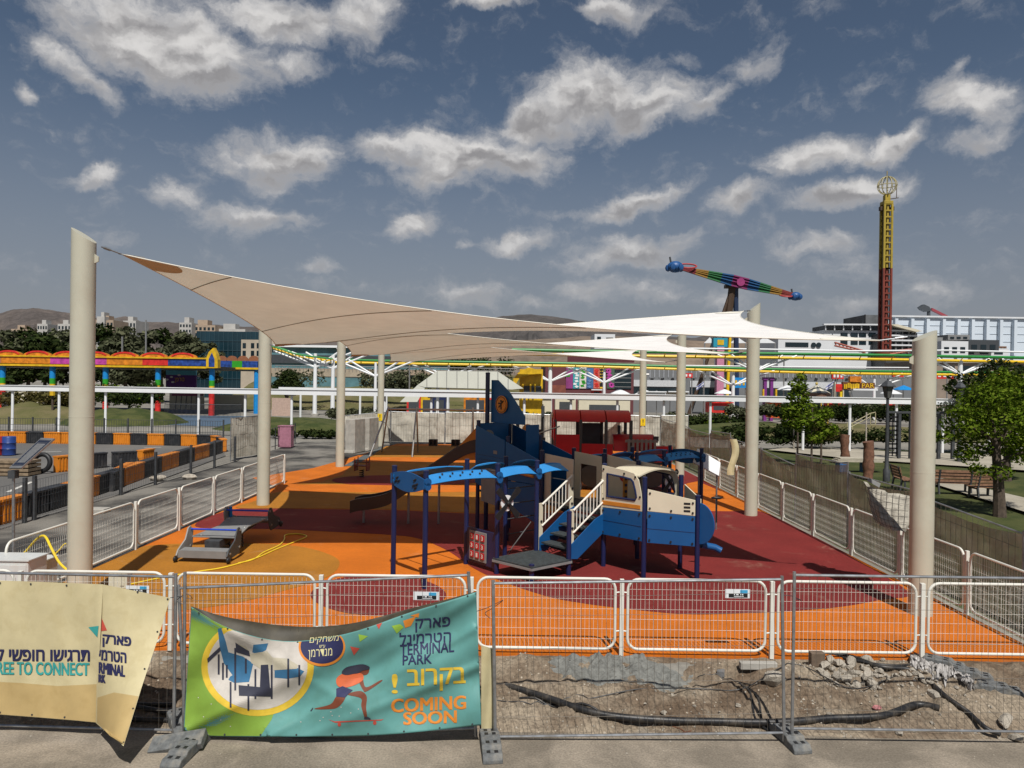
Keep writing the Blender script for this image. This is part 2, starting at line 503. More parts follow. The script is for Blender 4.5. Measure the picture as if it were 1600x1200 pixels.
patch([(306,823),(369,795.5),(480,795.5),(620,797.5),(760,803),(900,800),(1030,798),(1140,799),(1187,799),(1260,830),(1330,870),(1420,926),(1378,937),(1316,948),(1251,954),(1200,956.5),(1114,960),(1056,959),(984,952),(912,943),(855,932),(783,908),(740,888),(700,861),(655,842),(610,836),(520,831),(435,827)], 1, .004)
patch([(591,962),(640,958),(680,946),(697,930),(680,914),(640,902),(591,899),(540,902),(502,914),(485,930),(502,946),(542,958)], 1, .008)
patch([(372,794),(398,783),(425,771),(470,768),(600,769),(745,767),(850,764),(960,770),(1000,782),(960,796),(860,799),(760,802),(620,796.5),(480,794.5)], 2, .008)
patch([(468,762),(485,757),(560,757.5),(690,758.5),(800,762),(800,768),(690,769.5),(560,769.5),(470,769)], 0, .012, False)  # sunlit gap between the sail shadows, put in as an orange strip
patch([(462,757),(505,752),(535,742),(548,728),(560,722),(680,722),(800,724),(820,757),(700,757.5),(560,757)], 2, .004, False)  # mustard here also covers orange ground, browned for the sail's shade
patch([(519,750),(545,745),(600,743),(660,743),(720,747),(750,752),(720,757),(640,759),(560,757.5),(530,755)], 1, .016)
patch([(1000,760),(1060,742),(1075,728),(1100,745),(1128,768),(1090,752),(1075,755),(1040,770)], 1, .004, False)
patch([(583,702),(605,697),(760,697),(860,697),(880,716),(760,715),(570,714)], 2, .004, False)
patch([(535,729),(560,716),(592,698),(603,697),(575,716),(552,728)], 3, .012, False)
o = mb.build('playground_surface', RB, norm=False)
bm = bmesh.new(); bm.from_mesh(o.data)
for f in bm.faces:
    f.normal_update()
    if abs(f.normal.z) > .9 and f.normal.z < 0 and all(v.co.z > -.1 for v in f.verts): f.normal_flip()
bmesh.ops.triangulate(bm, faces=[f for f in bm.faces if len(f.verts) > 4])
bm.to_mesh(o.data); bm.free()
struct(o)

sheet('asphalt_path', [(-13.3, 11), (LX+.05, 11), (LX+.05, 28), (-10.3, 29.4), (-8.8, 33), (-8.1, 38), (-7.1, 44.2), (-7.1, 47), (-13.4, 47)], G_ASPH, -.016)
sheet('kart_track', [(-13.3, 8), (-13.3, 24), (-13.9, 30), (-14.8, 38), (-18, 44.5), (-60, 44.5), (-60, 8)], G_TRACK, -.02)
mb = MB()
WH = mat('road_marking_white', (.55, .53, .48, 1), .7, 0, .25, 6)
for a, b in (((30,772),(46,768)),((95,722),(150,718)),((225,699.5),(252,698.5)),((12,768),(50,752)),((60,706),(96,705))):
    p, q = gr(*a), gr(*b); p.z = q.z = -.014
    d = (q - p).normalized(); s_ = V((-d.y, d.x, 0)) * .07
    mb.add([p - s_, q - s_, q + s_, p + s_], [(0, 1, 2, 3)])
struct(mb.build('track_markings', WH))
sheet('verge', [(8.2, 10.7), (9.2, 10.7), (9.2, 46), (8.2, 46)], G_WASTE, -.20)
mb = MB()
def lz(u, v):
    x, y = 9.1 + 60*u, 9.5 + 40*v
    return V((x, y, -.24 + .05*noise.noise(V((x*.2, y*.2, 0)))))
mb.grid(lz, 40, 30)
struct(mb.build('lawn', G_LAWN, smooth=True))
sheet('lawn_path', [gr(1445,752,-.15), gr(1600,800,-.15), gr(1700,838,-.15), gr(1700,822,-.15), gr(1600,778,-.15), gr(1460,745,-.15)], G_PATH, -.13)
sheet('paved_walk', [gr(1200,702,-.1), gr(1330,716,-.1), gr(1600,734,-.1), gr(1900,740,-.1), gr(1900,716,-.1), gr(1600,712,-.1), gr(1380,704,-.1), gr(1260,696,-.1)], G_PATH, -.12)
# grassy mounds behind
def mound(name, px, py, w, d, h, m, Y):
    c = at(px, py, Y)
    mb = MB()
    mb.grid(lambda u, v: V((c.x - w + 2*w*u, Y - d + 2*d*v, -.08 + h * max(0, 1 - ((2*u-1)**2 + (2*v-1)**2)) ** .7 * (1 + .3*noise.noise(V((u*5, v*5, px))))) ), 30, 20)
    return struct(mb.build(name, m, smooth=True))
mound('grass_mound', 60, 660, 5.5, 6, 1.5, G_DRYLAWN, 66)
mound('grass_mound', 195, 660, 5.0, 5, 1.3, G_LAWN, 64)
mound('grass_mound', 465, 650, 6.5, 5, .9, G_LAWN, 60)
mound('grass_mound', 1330, 650, 13, 6, .8, G_DRYLAWN, 62)
mound('grass_mound', 1190, 650, 8, 6, .8, G_LAWN, 64)
# dry slopes of the terrace behind the rides
mb = MB()
mb.grid(lambda u, v: V((-40 + 42*u, 96 + 26*v, 0.0 + 5.0*v + .5*noise.noise(V((u*9, v*4, 1))))), 40, 12)
struct(mb.build('terrace_slope', G_DRYLAWN, smooth=True))

# ridges far away
def ridge(name, prof, Y, depth, col, col2):
    m = ground_mat(name + '_rock', col, col2, .004, .03, .2, var=.25)
    mb = MB()
    tops = [at(px, py, Y) for px, py in prof]
    fine = []
    for a, b in zip(tops, tops[1:]):
        for k in range(12):
            p = a.lerp(b, k/12); p.z += (Y / 4000) * (6*noise.fractal(V((p.x*.012, Y, 0)), .9, 2, 4)); fine.append(p)
    fine.append(tops[-1])
    n = len(fine); rows = 14; vs = []
    for j in range(rows):
        t = j / (rows - 1)
        for i, p in enumerate(fine):
            y = Y - depth*(1-t)
            k = t ** 1.1
            z = -10 + (p.z + 10) * k
            z += (p.z) * .22 * math.sin(math.pi*t) * noise.fractal(V((p.x*.006, y*.006, 2)), .8, 2, 5)
            vs.append((p.x * (y / Y), y, z))
    mb.add(vs, [(j*n+i, j*n+i+1, (j+1)*n+i+1, (j+1)*n+i) for j in range(rows-1) for i in range(n-1)])
    return struct(mb.build(name, m, smooth=True, norm=False))
ridge('hills', [(-300,505),(-120,492),(0,489),(28,483),(52,481),(78,484),(105,489),(140,496),(178,497),(196,494),(226,503),(262,503),(300,506),(420,512),(560,516)], 4200, 1500, (.12,.098,.085,1), (.078,.066,.06,1))
ridge('hills', [(640,520),(740,502),(786,494),(830,491),(862,494),(905,501),(940,508),(985,520),(1080,528),(1110,524),(1170,530),(1220,522),(1270,531),(1400,535),(1700,545)], 3600, 1300, (.085,.075,.07,1), (.06,.055,.052,1))
ridge('hills', [(560,545),(700,538),(840,530),(900,527),(950,524),(1010,528),(1100,533),(1250,536),(1500,540),(1800,548)], 2200, 700, (.20,.15,.11,1), (.14,.11,.085,1))
# ------------------------------------------------------------------ shade poles and sails
PL = {}
def pole(key, bx, by, topz, hi, label, r=.195, yel=False):
    slant = {'L1': .13, 'R1': .10}.get(key, .16)
    g = gr(bx, by, 0)
    PL[key] = g
    t = thing('shade_pole', label, 'pole', g, 'shade sail poles')
    n = 40
    def ring(z0, cut=False):
        out = []
        for k in range(n):
            a = 2*math.pi*k/n
            x, y = r*math.cos(a), r*math.sin(a)
            out.append((g.x + x, g.y + y, z0 + (hi * x / r * slant if cut else 0)))
        return out
    mb = MB(); vs = []
    zs = [-.10, topz*.25, topz*.5, topz*.75]
    for z in zs: vs += ring(z)
    vs += ring(topz - slant, True)
    rows = len(zs) + 1
    mb.add(vs, [(j*n+k, j*n+(k+1) % n, (j+1)*n+(k+1) % n, (j+1)*n+k) for j in range(rows-1) for k in range(n)] + [tuple((rows-1)*n+k for k in range(n))])
    mb.build('post', M['cream_paint'], t, smooth=True)
    mb = MB(); mb.lathe(g + V((0, 0, topz*.5)), [(r+.001, -.008), (r+.003, 0), (r+.001, .008)], n)
    mb.build('weld_ring', M['cream_paint'], t, smooth=True)
    mb = MB()
    s = -1 if hi > 0 else 1
    if g.x < 0: s = 1
    else: s = -1
    mb.prism([(g.x + s*(r-.02), g.y - .012, topz-.62), (g.x + s*(r+.07), g.y - .012, topz-.58), (g.x + s*(r+.07), g.y - .012, topz-.50), (g.x + s*(r-.02), g.y - .012, topz-.44)], (0, .024, 0))
    mb.build('lug', M['cream_paint'], t)
    if yel:
        mb = MB(); mb.box(g.x-.14, g.x+.14, g.y-r-.02, g.y-r-.008, 1.55, 1.98)
        sg = mb.build('warning_sign', M['yellow'], t)
        mb = MB(); mb.prism([(g.x-.02, g.y-r-.022, 1.72), (g.x+.02, g.y-r-.022, 1.72), (g.x+.03, g.y-r-.022, 1.92), (g.x-.03, g.y-r-.022, 1.92)], (0, -.003, 0))
        mb.box(g.x-.02, g.x+.02, g.y-r-.025, g.y-r-.022, 1.62, 1.67)
        mb.build('warning_mark', M['black'], sg)
    return t
pole('L1', 124, 946, 6.58, -1, 'tall cream pole with slanted top beside the solar lamp, nearest of the left row')
pole('L2', 411, 789, 6.45, -1, 'cream pole beyond the seesaw, its top hidden by the near sail')
pole('L3', 531, 729, 6.45, -1, 'cream pole in front of the concrete blocks')
pole('L4', 594, 697, 6.45, -1, 'far cream pole with yellow warning sign next to the swing set', yel=True)
pole('R1', 1438, 959, 5.02, 1, 'cream pole at the front right, rising alone into the sky in front of the tree')
pole('R2', 1173, 805, 6.55, 1, 'cream pole whose slanted top pokes above the white sail')
pole('R3', 1062, 744, 6.40, 1, 'cream pole behind the right wing of the play plane')
pole('R4', 1003, 706, 6.40, 1, 'far cream pole with yellow warning sign beside the red play train', yel=True)

def sailmat():
    m = bpy.data.materials.new('sail_fabric'); m.use_nodes = True
    t = m.node_tree; T = NT(t)
    for nd in list(t.nodes): t.nodes.remove(nd)
    co = T.n('ShaderNodeTexCoord').outputs['Object']
    f = T.noise(co, 1.2, 6, .6)
    k = T.ss(f, .3, .7, .95, 1.05)
    def sc(c):
        nd = T.n('ShaderNodeVectorMath', operation='SCALE'); nd.inputs[0].default_value = c; t.links.new(k, nd.inputs['Scale']); return nd.outputs[0]
    d = T.n('ShaderNodeBsdfDiffuse'); t.links.new(sc((.88, .87, .84)), d.inputs[0]); d.inputs[1].default_value = .3
    tr = T.n('ShaderNodeBsdfTranslucent'); t.links.new(sc((.62, .57, .44)), tr.inputs[0])
    mx = T.n('ShaderNodeMixShader'); mx.inputs[0].default_value = .31
    t.links.new(d.outputs[0], mx.inputs[1]); t.links.new(tr.outputs[0], mx.inputs[2])
    o = T.n('ShaderNodeOutputMaterial'); t.links.new(mx.outputs[0], o.inputs[0])
    return m
SAILM = sailmat()
SEAM = mat('sail_seam', (.27, .20, .14, 1), .8, 0, .1, 3)
HEM = mat('sail_hem', (.72, .68, .58, 1), .7, 0, .05, 3)
PATCHM = mat('sail_corner_patch', (.62, .46, .27, 1), .8, 0, .06, 3)
def sail(A, B, C, D, label, bows, sags, poles):
    A, B, C, D = V(A), V(B), V(C), V(D)
    ctr = (A + B + C + D) / 4
    def edge(P, Q, bow, sag):
        mid = (P + Q) / 2
        inn = (ctr - mid); inn.z = 0; inn.normalize()
        return lambda t: P.lerp(Q, t) + inn * bow * 4*t*(1-t) + V((0, 0, -sag * 4*t*(1-t)))
    eAB, eDC, eAD, eBC = edge(A, B, bows[0], sags[0]), edge(D, C, bows[1], sags[1]), edge(A, D, bows[2], sags[2]), edge(B, C, bows[3], sags[3])
    def S(u, v):
        bil = A*(1-u)*(1-v) + B*u*(1-v) + C*u*v + D*(1-u)*v
        return eAB(u)*(1-v) + eDC(u)*v + eAD(v)*(1-u) + eBC(v)*u - bil
    t = thing('shade_sail', label, 'shade sail', ctr, 'tensioned shade sails')
    mb = MB(); mb.grid(S, 64, 48)
    o = mb.build('sail_cloth', SAILM, t, smooth=True)
    mb = MB()
    N = 60
    for fn in (lambda s: S(s, 0), lambda s: S(s, 1), lambda s: S(0, s), lambda s: S(1, s)):
        mb.tube([fn(i/N) for i in range(N+1)], .012, 6)
    mb.build('hem', HEM, t, smooth=True)
    dn = V((0, 0, -.012))
    for (a, b) in (((.13, 0), (0, .2)), ((.40, 0), (0, .62)), ((.62, 0), (.12, 1)), ((.85, 0), (.5, 1)), ((1, .35), (.78, 1))):
        pts = []
        for i in range(41):
            s = i/40
            pts.append(S(a[0] + (b[0]-a[0])*s, a[1] + (b[1]-a[1])*s) + dn)
        mb = MB(); mb.tube(pts, .009, 6); mb.build('seam', SEAM, t)
    for (cu, cv) in ((0, 0), (1, 0), (1, 1), (0, 1)):
        for off in (-.008, .008):
            mb = MB()
            L = .062
            def Pf(u, v, cu=cu, cv=cv, off=off):
                uu, vv = u*L*1.0, v*L*1.3
                rr = math.hypot(u, v)
                if rr > 1: uu, vv = uu/rr, vv/rr
                return S(cu + (uu if cu == 0 else -uu), cv + (vv if cv == 0 else -vv)) + V((0, 0, off))
            mb.grid(Pf, 8, 8)
            mb.build('corner_patch', PATCHM if off < 0 else HEM, t)
    for P, key in zip((A, B, C, D), poles):
        g = PL[key]
        tip = P + (P - ctr).normalized()*0
        q = V((g.x, g.y, P.z + (.09 if key in ('L1',) else .06)))
        d = (tip - q); d.z = 0; q = q + d.normalized() * .27
        mb = MB(); mb.tube([q, q.lerp(tip, .5), tip], .014, 6)
        mb.tube([q.lerp(tip, .12), q.lerp(tip, .45)], .026, 6)
        i = (ctr - P).normalized() * .35
        mb.prism([tip - i*.15 + V((0, 0, .012)), tip + i + V((-.10, .05, 0)), tip + i*.9 + V((.10, -.05, 0))], (0, 0, -.024))
        mb.build('turnbuckle', M['galv'], t)
    return t
sail(at(190,397,13.15), at(1375,532,13.2), at(1162,486,21.9), at(430,541,22.8), 'nearest big shade sail, tan underside on the left and bright white top on the right', (1.15, .9, .75, .9), (.29, .05, .24, .06), ('L1', 'R1', 'R2', 'L2'))
sail(at(428,482,23.6), at(1140,553,22.9), at(1050,523,33.0), at(548,557,33.2), 'middle shade sail, white peak beside the pole behind the plane wing', (1.1, .9, .8, .9), (.20, .05, .15, .05), ('L2', 'R2', 'R3', 'L3'))
sail(at(546,514,34.4), at(1040,566,34.3), at(998,547,44.0), at(607,567,44.2), 'farthest shade sail, smallest in view, low over the red train', (1.1, 2.4, .8, .9), (.12, .05, .1, .05), ('L3', 'R3', 'R4', 'L4'))

# ------------------------------------------------------------------ white barrier panels and posts
def bar_proto(W=2.03, H=1.03, wires=31):
    t = thing('crowd_barrier', 'white rounded wire barrier panel', 'barrier', (0, 0, 0))
    r = .16; z0, z1 = .09, .09 + H
    pts = []
    for cx, cz, a0 in ((W-r, z0+r, -90), (W-r, z1-r, 0), (r, z1-r, 90), (r, z0+r, 180)):
        for k in range(7):
            a = R(a0 + 15*k); pts.append((cx + r*math.cos(a), 0, cz + r*math.sin(a)))
    mb = MB(); mb.tube(pts, .021, 8, closed=True); mb.build('frame', M['white_paint'], t, smooth=True)
    mb = MB()
    for i in range(1, wires + 1):
        x = W*i/(wires+1); e = .03 if r < x < W-r else .02 + (r - math.sqrt(max(0, r*r - (r - min(x, W-x))**2)))
        mb.tube([(x, .004, z0+e-.02), (x, .004, z1-e+.02)], .0027, 4, caps=False)
    for k in range(1, 7):
        z = z0 + H*k/7
        mb.tube([(.0, -.003, z), (W, -.003, z)], .0019, 4, caps=False)
    mb.build('wire_mesh', M['white_paint'], t)
    for z in (z0+.26, z1-.20):
        for x in (0, W):
            mb = MB(); mb.tube([(x, 0, z), (x + (-.09 if x == 0 else .09), 0, z+.01)], .011, 6); mb.build('clip', M['white_paint'], t)
    return t
def bpost_proto():
    mb = MB(); mb.box(-.03, .03, -.03, .03, -.02, 1.12)
    return mb.build('barrier_post', M['white_paint'], bevel=.004)
BP, BPOST = bar_proto(), bpost_proto()
_bused = [False, False]
def panel(loc, rotz, label, grp='white wire barrier panels round the playground'):
    if not _bused[0]:
        _bused[0] = True; o = BP; o.location = loc; o.rotation_euler = (0, 0, rotz); o['label'] = label
    else: o = dup(BP, loc, rotz, label)
    o['group'] = grp; o['category'] = 'barrier'
    return o
def bpost(loc, label, rotz=0):
    if not _bused[1]:
        _bused[1] = True; o = BPOST; o.location = loc
    else: o = dup(BPOST, loc, rotz)
    tag(o, label, 'post', 'white posts of the barrier')
    o.rotation_euler = (0, 0, rotz)
    return o
FP = 2.215
fx0 = at(970, 1020, FY).x
front_x = [fx0 + FP*k for k in range(-4, 4)]
ORDN = {-4: 'behind the beige banner at the far left', -3: 'behind the gap between banners', -2: 'above the green part of the coming soon banner', -1: 'behind the top of the teal banner', 0: 'left of the mortar heap', 1: 'with the white and blue notice above the grey mortar heap', 2: 'behind the rubble pile beside the right pole', 3: 'at the right edge above the white plastic sheet'}
for i, k in enumerate(range(-4, 4)):
    x = front_x[i]
    panel((x - FP + .09 if False else x - FP + .09, FY - .02, 0), 0, 'white wire barrier panel ' + ORDN[k])
    bpost((x, FY - .02, 0), 'white post right of panel ' + ORDN[k])
SIDE = ['nearest', 'second nearest', 'third nearest', 'fourth nearest', 'fifth nearest', 'sixth nearest', 'seventh nearest', 'eighth nearest', 'ninth nearest', 'tenth nearest', 'eleventh nearest']
y0 = 28.0 - FP*7
for k in range(7):
    y = y0 + FP*k
    panel((LX, y + .09, 0), R(90), 'white wire barrier panel along the asphalt path, %s on the left side' % SIDE[k])
    bpost((LX, y + FP, 0), 'white barrier post ending the %s panel on the left side' % SIDE[k])
ry = [8.10*1144/x for x in (354, 386.5, 425.5, 472, 534, 611.6)]
y0 = ry[-1] - FP*2 + .05
for k in range(9):
    y = y0 + FP*k
    panel((RX + .02, y + .09, 0), R(90), 'white wire barrier panel by the stony verge, %s on the right side' % SIDE[k])
    bpost((RX + .02, y + FP, 0), 'white barrier post ending the %s panel on the right side' % SIDE[k])
# notice signs wired to the barrier
SIGNW = mat('sign_white', (.7, .72, .72, 1), .5, 0, .04, 4)
SIGNB = mat('sign_blue', (.05, .32, .55, 1), .5, 0, .05, 4)
def notice(px, py, w, h, label, Y):
    c = at(px, py, Y)
    t = thing('notice_sign', label, 'sign', c, 'small notices on the barrier')
    k = Y / FPX
    w, h = w*k, h*k
    mb = MB(); mb.box(c.x-w/2, c.x+w/2, Y-.004, Y, c.z-h/2, c.z+h/2); p = mb.build('plate', SIGNW, t)
    mb = MB(); mb.box(c.x+w*.1, c.x+w*.4, Y-.007, Y-.004, c.z+h*.06, c.z+h*.42); mb.build('logo_block', SIGNB, t)
    mb = MB(); mb.box(c.x-w*.36, c.x+w*.4, Y-.007, Y-.004, c.z-h*.42, c.z+h*.02); b = mb.build('text_block', M['black'], t)
    mb = MB()
    for x0, x1 in ((-.15, -.11), (-.06, .03), (.1, .13), (.15, .22)):
        mb.box(c.x+w*x0, c.x+w*x1, Y-.009, Y-.007, c.z-h*.16, c.z-h*.03)
    mb.box(c.x-w*.16, c.x+w*.24, Y-.009, Y-.007, c.z-h*.32, c.z-h*.26)
    mb.build('lettering', SIGNW, b)
notice(1152.5, 927.5, 39, 14, 'white notice with blue block on the barrier above the mortar heap', FY-.05)
notice(666, 931, 40, 13, 'white notice with blue block just above the teal banner', FY-.05)
notice(215, 921, 36, 12, 'white notice on the barrier above the beige banner flap', FY-.05)
c = at(184, 905, FY + .3)
mb = MB(); mb.box(c.x-.14, c.x+.14, c.y, c.y+.12, c.z-.14, c.z+.10); mb.box(c.x+.04, c.x+.1, c.y-.01, c.y-.001, c.z-.1, c.z+.06)
tag(mb.build('meter_box', M['creampanel'], loc=c - V((0, 0, .14)), bevel=.008), 'small pale box standing behind the beige banner by the fence post', 'box')

# ------------------------------------------------------------------ galvanised site fence in front
HY = 8.86
RZ = -.34
def heras(W, name_label, p0, rot, grp='galvanised site fence panels', wmat=None, H=2.0, cloth=None):
    t = thing('site_fence', name_label, 'fence panel', (0, 0, 0), grp)
    mb = MB(); g = M['galv']
    for x in (0, W):
        mb = MB(); mb.tube([(x, 0, 0), (x, 0, H)], .021, 8); mb.build('upright', g, t, smooth=True)
    mb = MB(); mb.tube([(0, 0, H-.04), (W, 0, H-.04)], .017, 8); mb.build('top_rail', g, t, smooth=True)
    mb = MB(); mb.tube([(0, 0, .10), (W, 0, .10)], .016, 8); mb.build('bottom_rail', g, t, smooth=True)
    mb = MB()
    n = int(W / .095)
    ran = random.Random(name_label)
    for i in range(1, n):
        x = W*i/n; w = ran.uniform(-.012, .012)
        mb.tube([(x, .01, .10), (x + w, .014, H*.5), (x, .01, H-.04)], .0021, 4, caps=False)
    for z in (.34, .74, 1.16, 1.56, 1.80):
        mb.tube([(0, -.004, z), (W*.5, -.008, z + ran.uniform(-.015, .015)), (W, -.004, z)], .0023, 4, caps=False)
    mb.build('wire_mesh', M['wire'], t)
    t.location = p0; t.rotation_euler = rot
    return t
def fpt(px, py): return at(px, py, HY)
pA = fpt(271.5, 1150)
WA = 3.45
heras(WA, 'galvanised fence panel carrying the beige banner at the left', (pA.x - WA*math.cos(.03), HY + WA*.03, pA.z - .03), (0, 0, -.03))
heras(3.52, 'leaning galvanised fence panel behind the teal coming soon banner', (fpt(290, 1172).x, HY + .02, fpt(290, 1172).z), (0, R(-3.4), 0))
heras(3.50, 'galvanised fence panel in front of the grey mortar heap and black pipe', (fpt(774, 1158).x, HY, fpt(774, 1164).z), (0, R(-1.6), 0))
heras(3.52, 'galvanised fence panel in front of the rubble pile at the right', (fpt(1237.5, 1146).x, HY, fpt(1237.5, 1151).z), (0, 0, 0))
# upright of the next panel left of the teal banner stands straight while the panel leans
mb = MB(); a, b = fpt(289, 894), fpt(287, 1146); mb.tube([b, a], .021, 8)
tag(mb.build('fence_upright', M['galv'], loc=b, smooth=True), 'single galvanised upright left of the teal banner', 'post')

def foot_proto():
    t = thing('fence_block', 'x', 'fence foot', (0, 0, 0), 'heavy feet of the site fence')
    mb = MB()
    prof = [(-.36, 0), (-.36, .05), (-.31, .10), (-.20, .10), (-.17, .135), (.17, .135), (.20, .10), (.31, .10), (.36, .05), (.36, 0), (.14, 0), (.10, .012), (-.10, .012), (-.14, 0)]
    mb.prism([(-.115, y, z) for y, z in prof], (.23, 0, 0))
    mb.build('block', M['rubbergrey'], t, bevel=.012)
    mb = MB()
    for y in (-.26, -.10, .10, .26):
        for x in (-.045, .045):
            z = .101 if abs(y) > .2 else .136
            mb.box(x-.022, x+.022, y-.028, y+.028, z-.02, z + .002)
    mb.build('socket', M['black'], t)
    return t
FOOT = foot_proto()
fu = [0]
def foot(loc, rotz, label, rot=None):
    if not fu[0]:
        fu[0] = 1; o = FOOT; o.location = loc; o.rotation_euler = rot or (0, 0, rotz)
    else: o = dup(FOOT, loc, rotz, rot=rot)
    o['label'] = label
    return o
g = gr(766, 1178, RZ); foot((g.x, g.y + .12, RZ - .003), R(6), 'grey rubber fence foot between the teal banner and the mortar heap')
g = gr(1234, 1160, RZ); foot((g.x, g.y + .06, RZ - .003), R(8), 'grey rubber fence foot under the uprights in front of the rubble')
g = gr(288, 1182, RZ); foot((g.x, g.y + .05, RZ - .003), R(-5), 'grey rubber fence foot under the tilted plank by the beige flap')
g = gr(276, 1140, RZ); foot((g.x - .05, g.y + .15, RZ), R(35), 'grey rubber fence foot half hidden behind the left uprights')
p = at(278, 1160, 8.55)
mb = MB(); mb.box(-.31, .31, -.11, .11, -.045, .045)
o = mb.build('plank', M['rubbergrey'], loc=(0, 0, 0), bevel=.01); o.location = p; o.rotation_euler = (R(25), R(-9), R(2))
tag(o, 'tilted grey slab leaning on the fence foot at the left', 'slab')
g = gr(1506, 1057, -.08); foot((g.x, g.y, -.10), R(62), 'spare grey fence foot dumped beside the white plastic sheet')
g = gr(1552, 1082, -.12); foot((g.x, g.y, -.13), R(70), 'spare grey fence foot lying nearest to the right edge')
g = gr(1478, 1050, -.06); foot((g.x, g.y + .2, -.06), R(55), 'spare grey fence foot lying farthest back on the plastic sheet')
# rusty tie wires round the uprights
def wire(pts, label, r=.004, m=None, nm='tie_wire', cat='wire', n=5):
    P = smooth_open(pts, 6); mb = MB(); mb.tube(P, r, n)
    o = mb.build(nm, m or M['black'], loc=P[0], smooth=True)
    return tag(o, label, cat)
wire([fpt(745, 955), fpt(760, 950), fpt(775, 943), fpt(786, 938), fpt(770, 950), fpt(758, 958), fpt(766, 966)], 'dark tie wire between the uprights right of the teal banner')
wire([fpt(262, 935), fpt(280, 932), fpt(300, 936), fpt(292, 928), fpt(276, 938), fpt(286, 944)], 'dark tie wire between the uprights left of the teal banner')
wire([fpt(1225, 930), fpt(1236, 931), fpt(1252, 938), fpt(1238, 934)], 'dark tie wire on the uprights in front of the rubble')

# ------------------------------------------------------------------ banners
def interp(curve, u):
    n = len(curve) - 1; x = min(max(u, 0), 1) * n; i = min(int(x), n - 1); t = x - i
    return (curve[i][0] + (curve[i+1][0]-curve[i][0])*t, curve[i][1] + (curve[i+1][1]-curve[i][1])*t)
def arc(curve, k=24):
    P = smooth_open([(p[0], p[1], 0) for p in curve], 8)
    L = [0]
    for a, b in zip(P, P[1:]): L.append(L[-1] + (b-a).length)
    out = []; j = 0
    for i in range(k + 1):
        s = L[-1]*i/k
        while j < len(L) - 2 and L[j+1] < s: j += 1
        t = (s - L[j]) / max(1e-9, L[j+1]-L[j]); q = P[j].lerp(P[j+1], t); out.append((q.x, q.y))
    return out
def decal(name, surf, polys, m, parent, off, bold=0):
    """flat print following the banner: polys = list of (verts px, faces)"""
    mb = MB()
    for vs, fs in polys:
        mb.add([V((x, y, 0)) for x, y in vs], fs)
    me = bpy.data.meshes.new('tmp'); me.from_pydata([tuple(v) for v in mb.v], [], mb.f)
    bm = bmesh.new(); bm.from_mesh(me); bpy.data.meshes.remove(me)
    bmesh.ops.triangulate(bm, faces=bm.faces[:])
    for _ in range(6):
        es = [e for e in bm.edges if e.calc_length() > 4.5]
        if not es: break
        bmesh.ops.subdivide_edges(bm, edges=es, cuts=1)
        bmesh.ops.triangulate(bm, faces=[f for f in bm.faces if len(f.verts) > 3])
    bm.verts.ensure_lookup_table()
    out = MB(); out.add([surf(v.co.x, v.co.y, off) for v in bm.verts], [tuple(v.index for v in f.verts) for f in bm.faces])
    if bold:
        for i_, (bx_, by_) in enumerate(((1, 0), (0, -.6), (1, -.6), (.5, -.3))):
            out.add([surf(v.co.x + bold*bx_, v.co.y + bold*by_, off + .0012*(i_ + 1)) for v in bm.verts], [tuple(v.index for v in f.verts) for f in bm.faces])
    bm.free()
    return out.build(name, m, parent, norm=False)
def word(s, x0, x1, y0, y1, slope=0.0, bold=.02, slant=0.0):
    vs, fs = text_geo(s, 0); cx = (x0 + x1) / 2
    out = []
    for u, v in vs:
        x = x0 + u*(x1-x0) + slant*v*(y1-y0); y = y1 - v*(y1-y0) + slope*(x - cx)
        out.append((x, y))
    return (out, fs)
def poly(pts): return (pts, [tuple(range(len(pts)))])
def spoly(pts, n=5):
    P = smooth_closed([(x, y, 0) for x, y in pts], n); return poly([(p.x, p.y) for p in P])
def ell(cx, cy, rx, ry, n=40, clip=None):
    o = []
    for k in range(n):
        a = 2*math.pi*k/n; x, y = cx + rx*math.cos(a), cy + ry*math.sin(a)
        if clip: y = max(y, clip(x))
        o.append((x, y))
    return poly(o)
def fabric(name, c, t=.12):
    m = mat(name, c, .55, 0, .06, 3, dirt=(c[0]*.75, c[1]*.7, c[2]*.6, 1), dscale=4, damt=.35)
    return m
TEAL, LIME, BEIGE, TAN = fabric('teal_print', (.10, .27, .25, 1)), fabric('lime_print', (.18, .30, .04, 1)), fabric('beige_print', (.53, .46, .27, 1)), fabric('sand_print', (.44, .32, .14, 1))
INK = lambda n, r, g, b: mat('ink_' + n, srgb(r, g, b, .8), .6, 0, .12, 5)
NAVYI, YELI, ORI, WHI, TEALI, REDI, BROWNI, BLUEI, DGREYI = INK('navy', 42, 44, 86), INK('yellow', 224, 190, 60), INK('orange', 226, 140, 50), INK('white', 205, 198, 188), INK('teal', 60, 165, 160), INK('red', 205, 85, 70), INK('brown', 122, 64, 42), INK('blue', 58, 112, 150), INK('dark', 52, 54, 70)

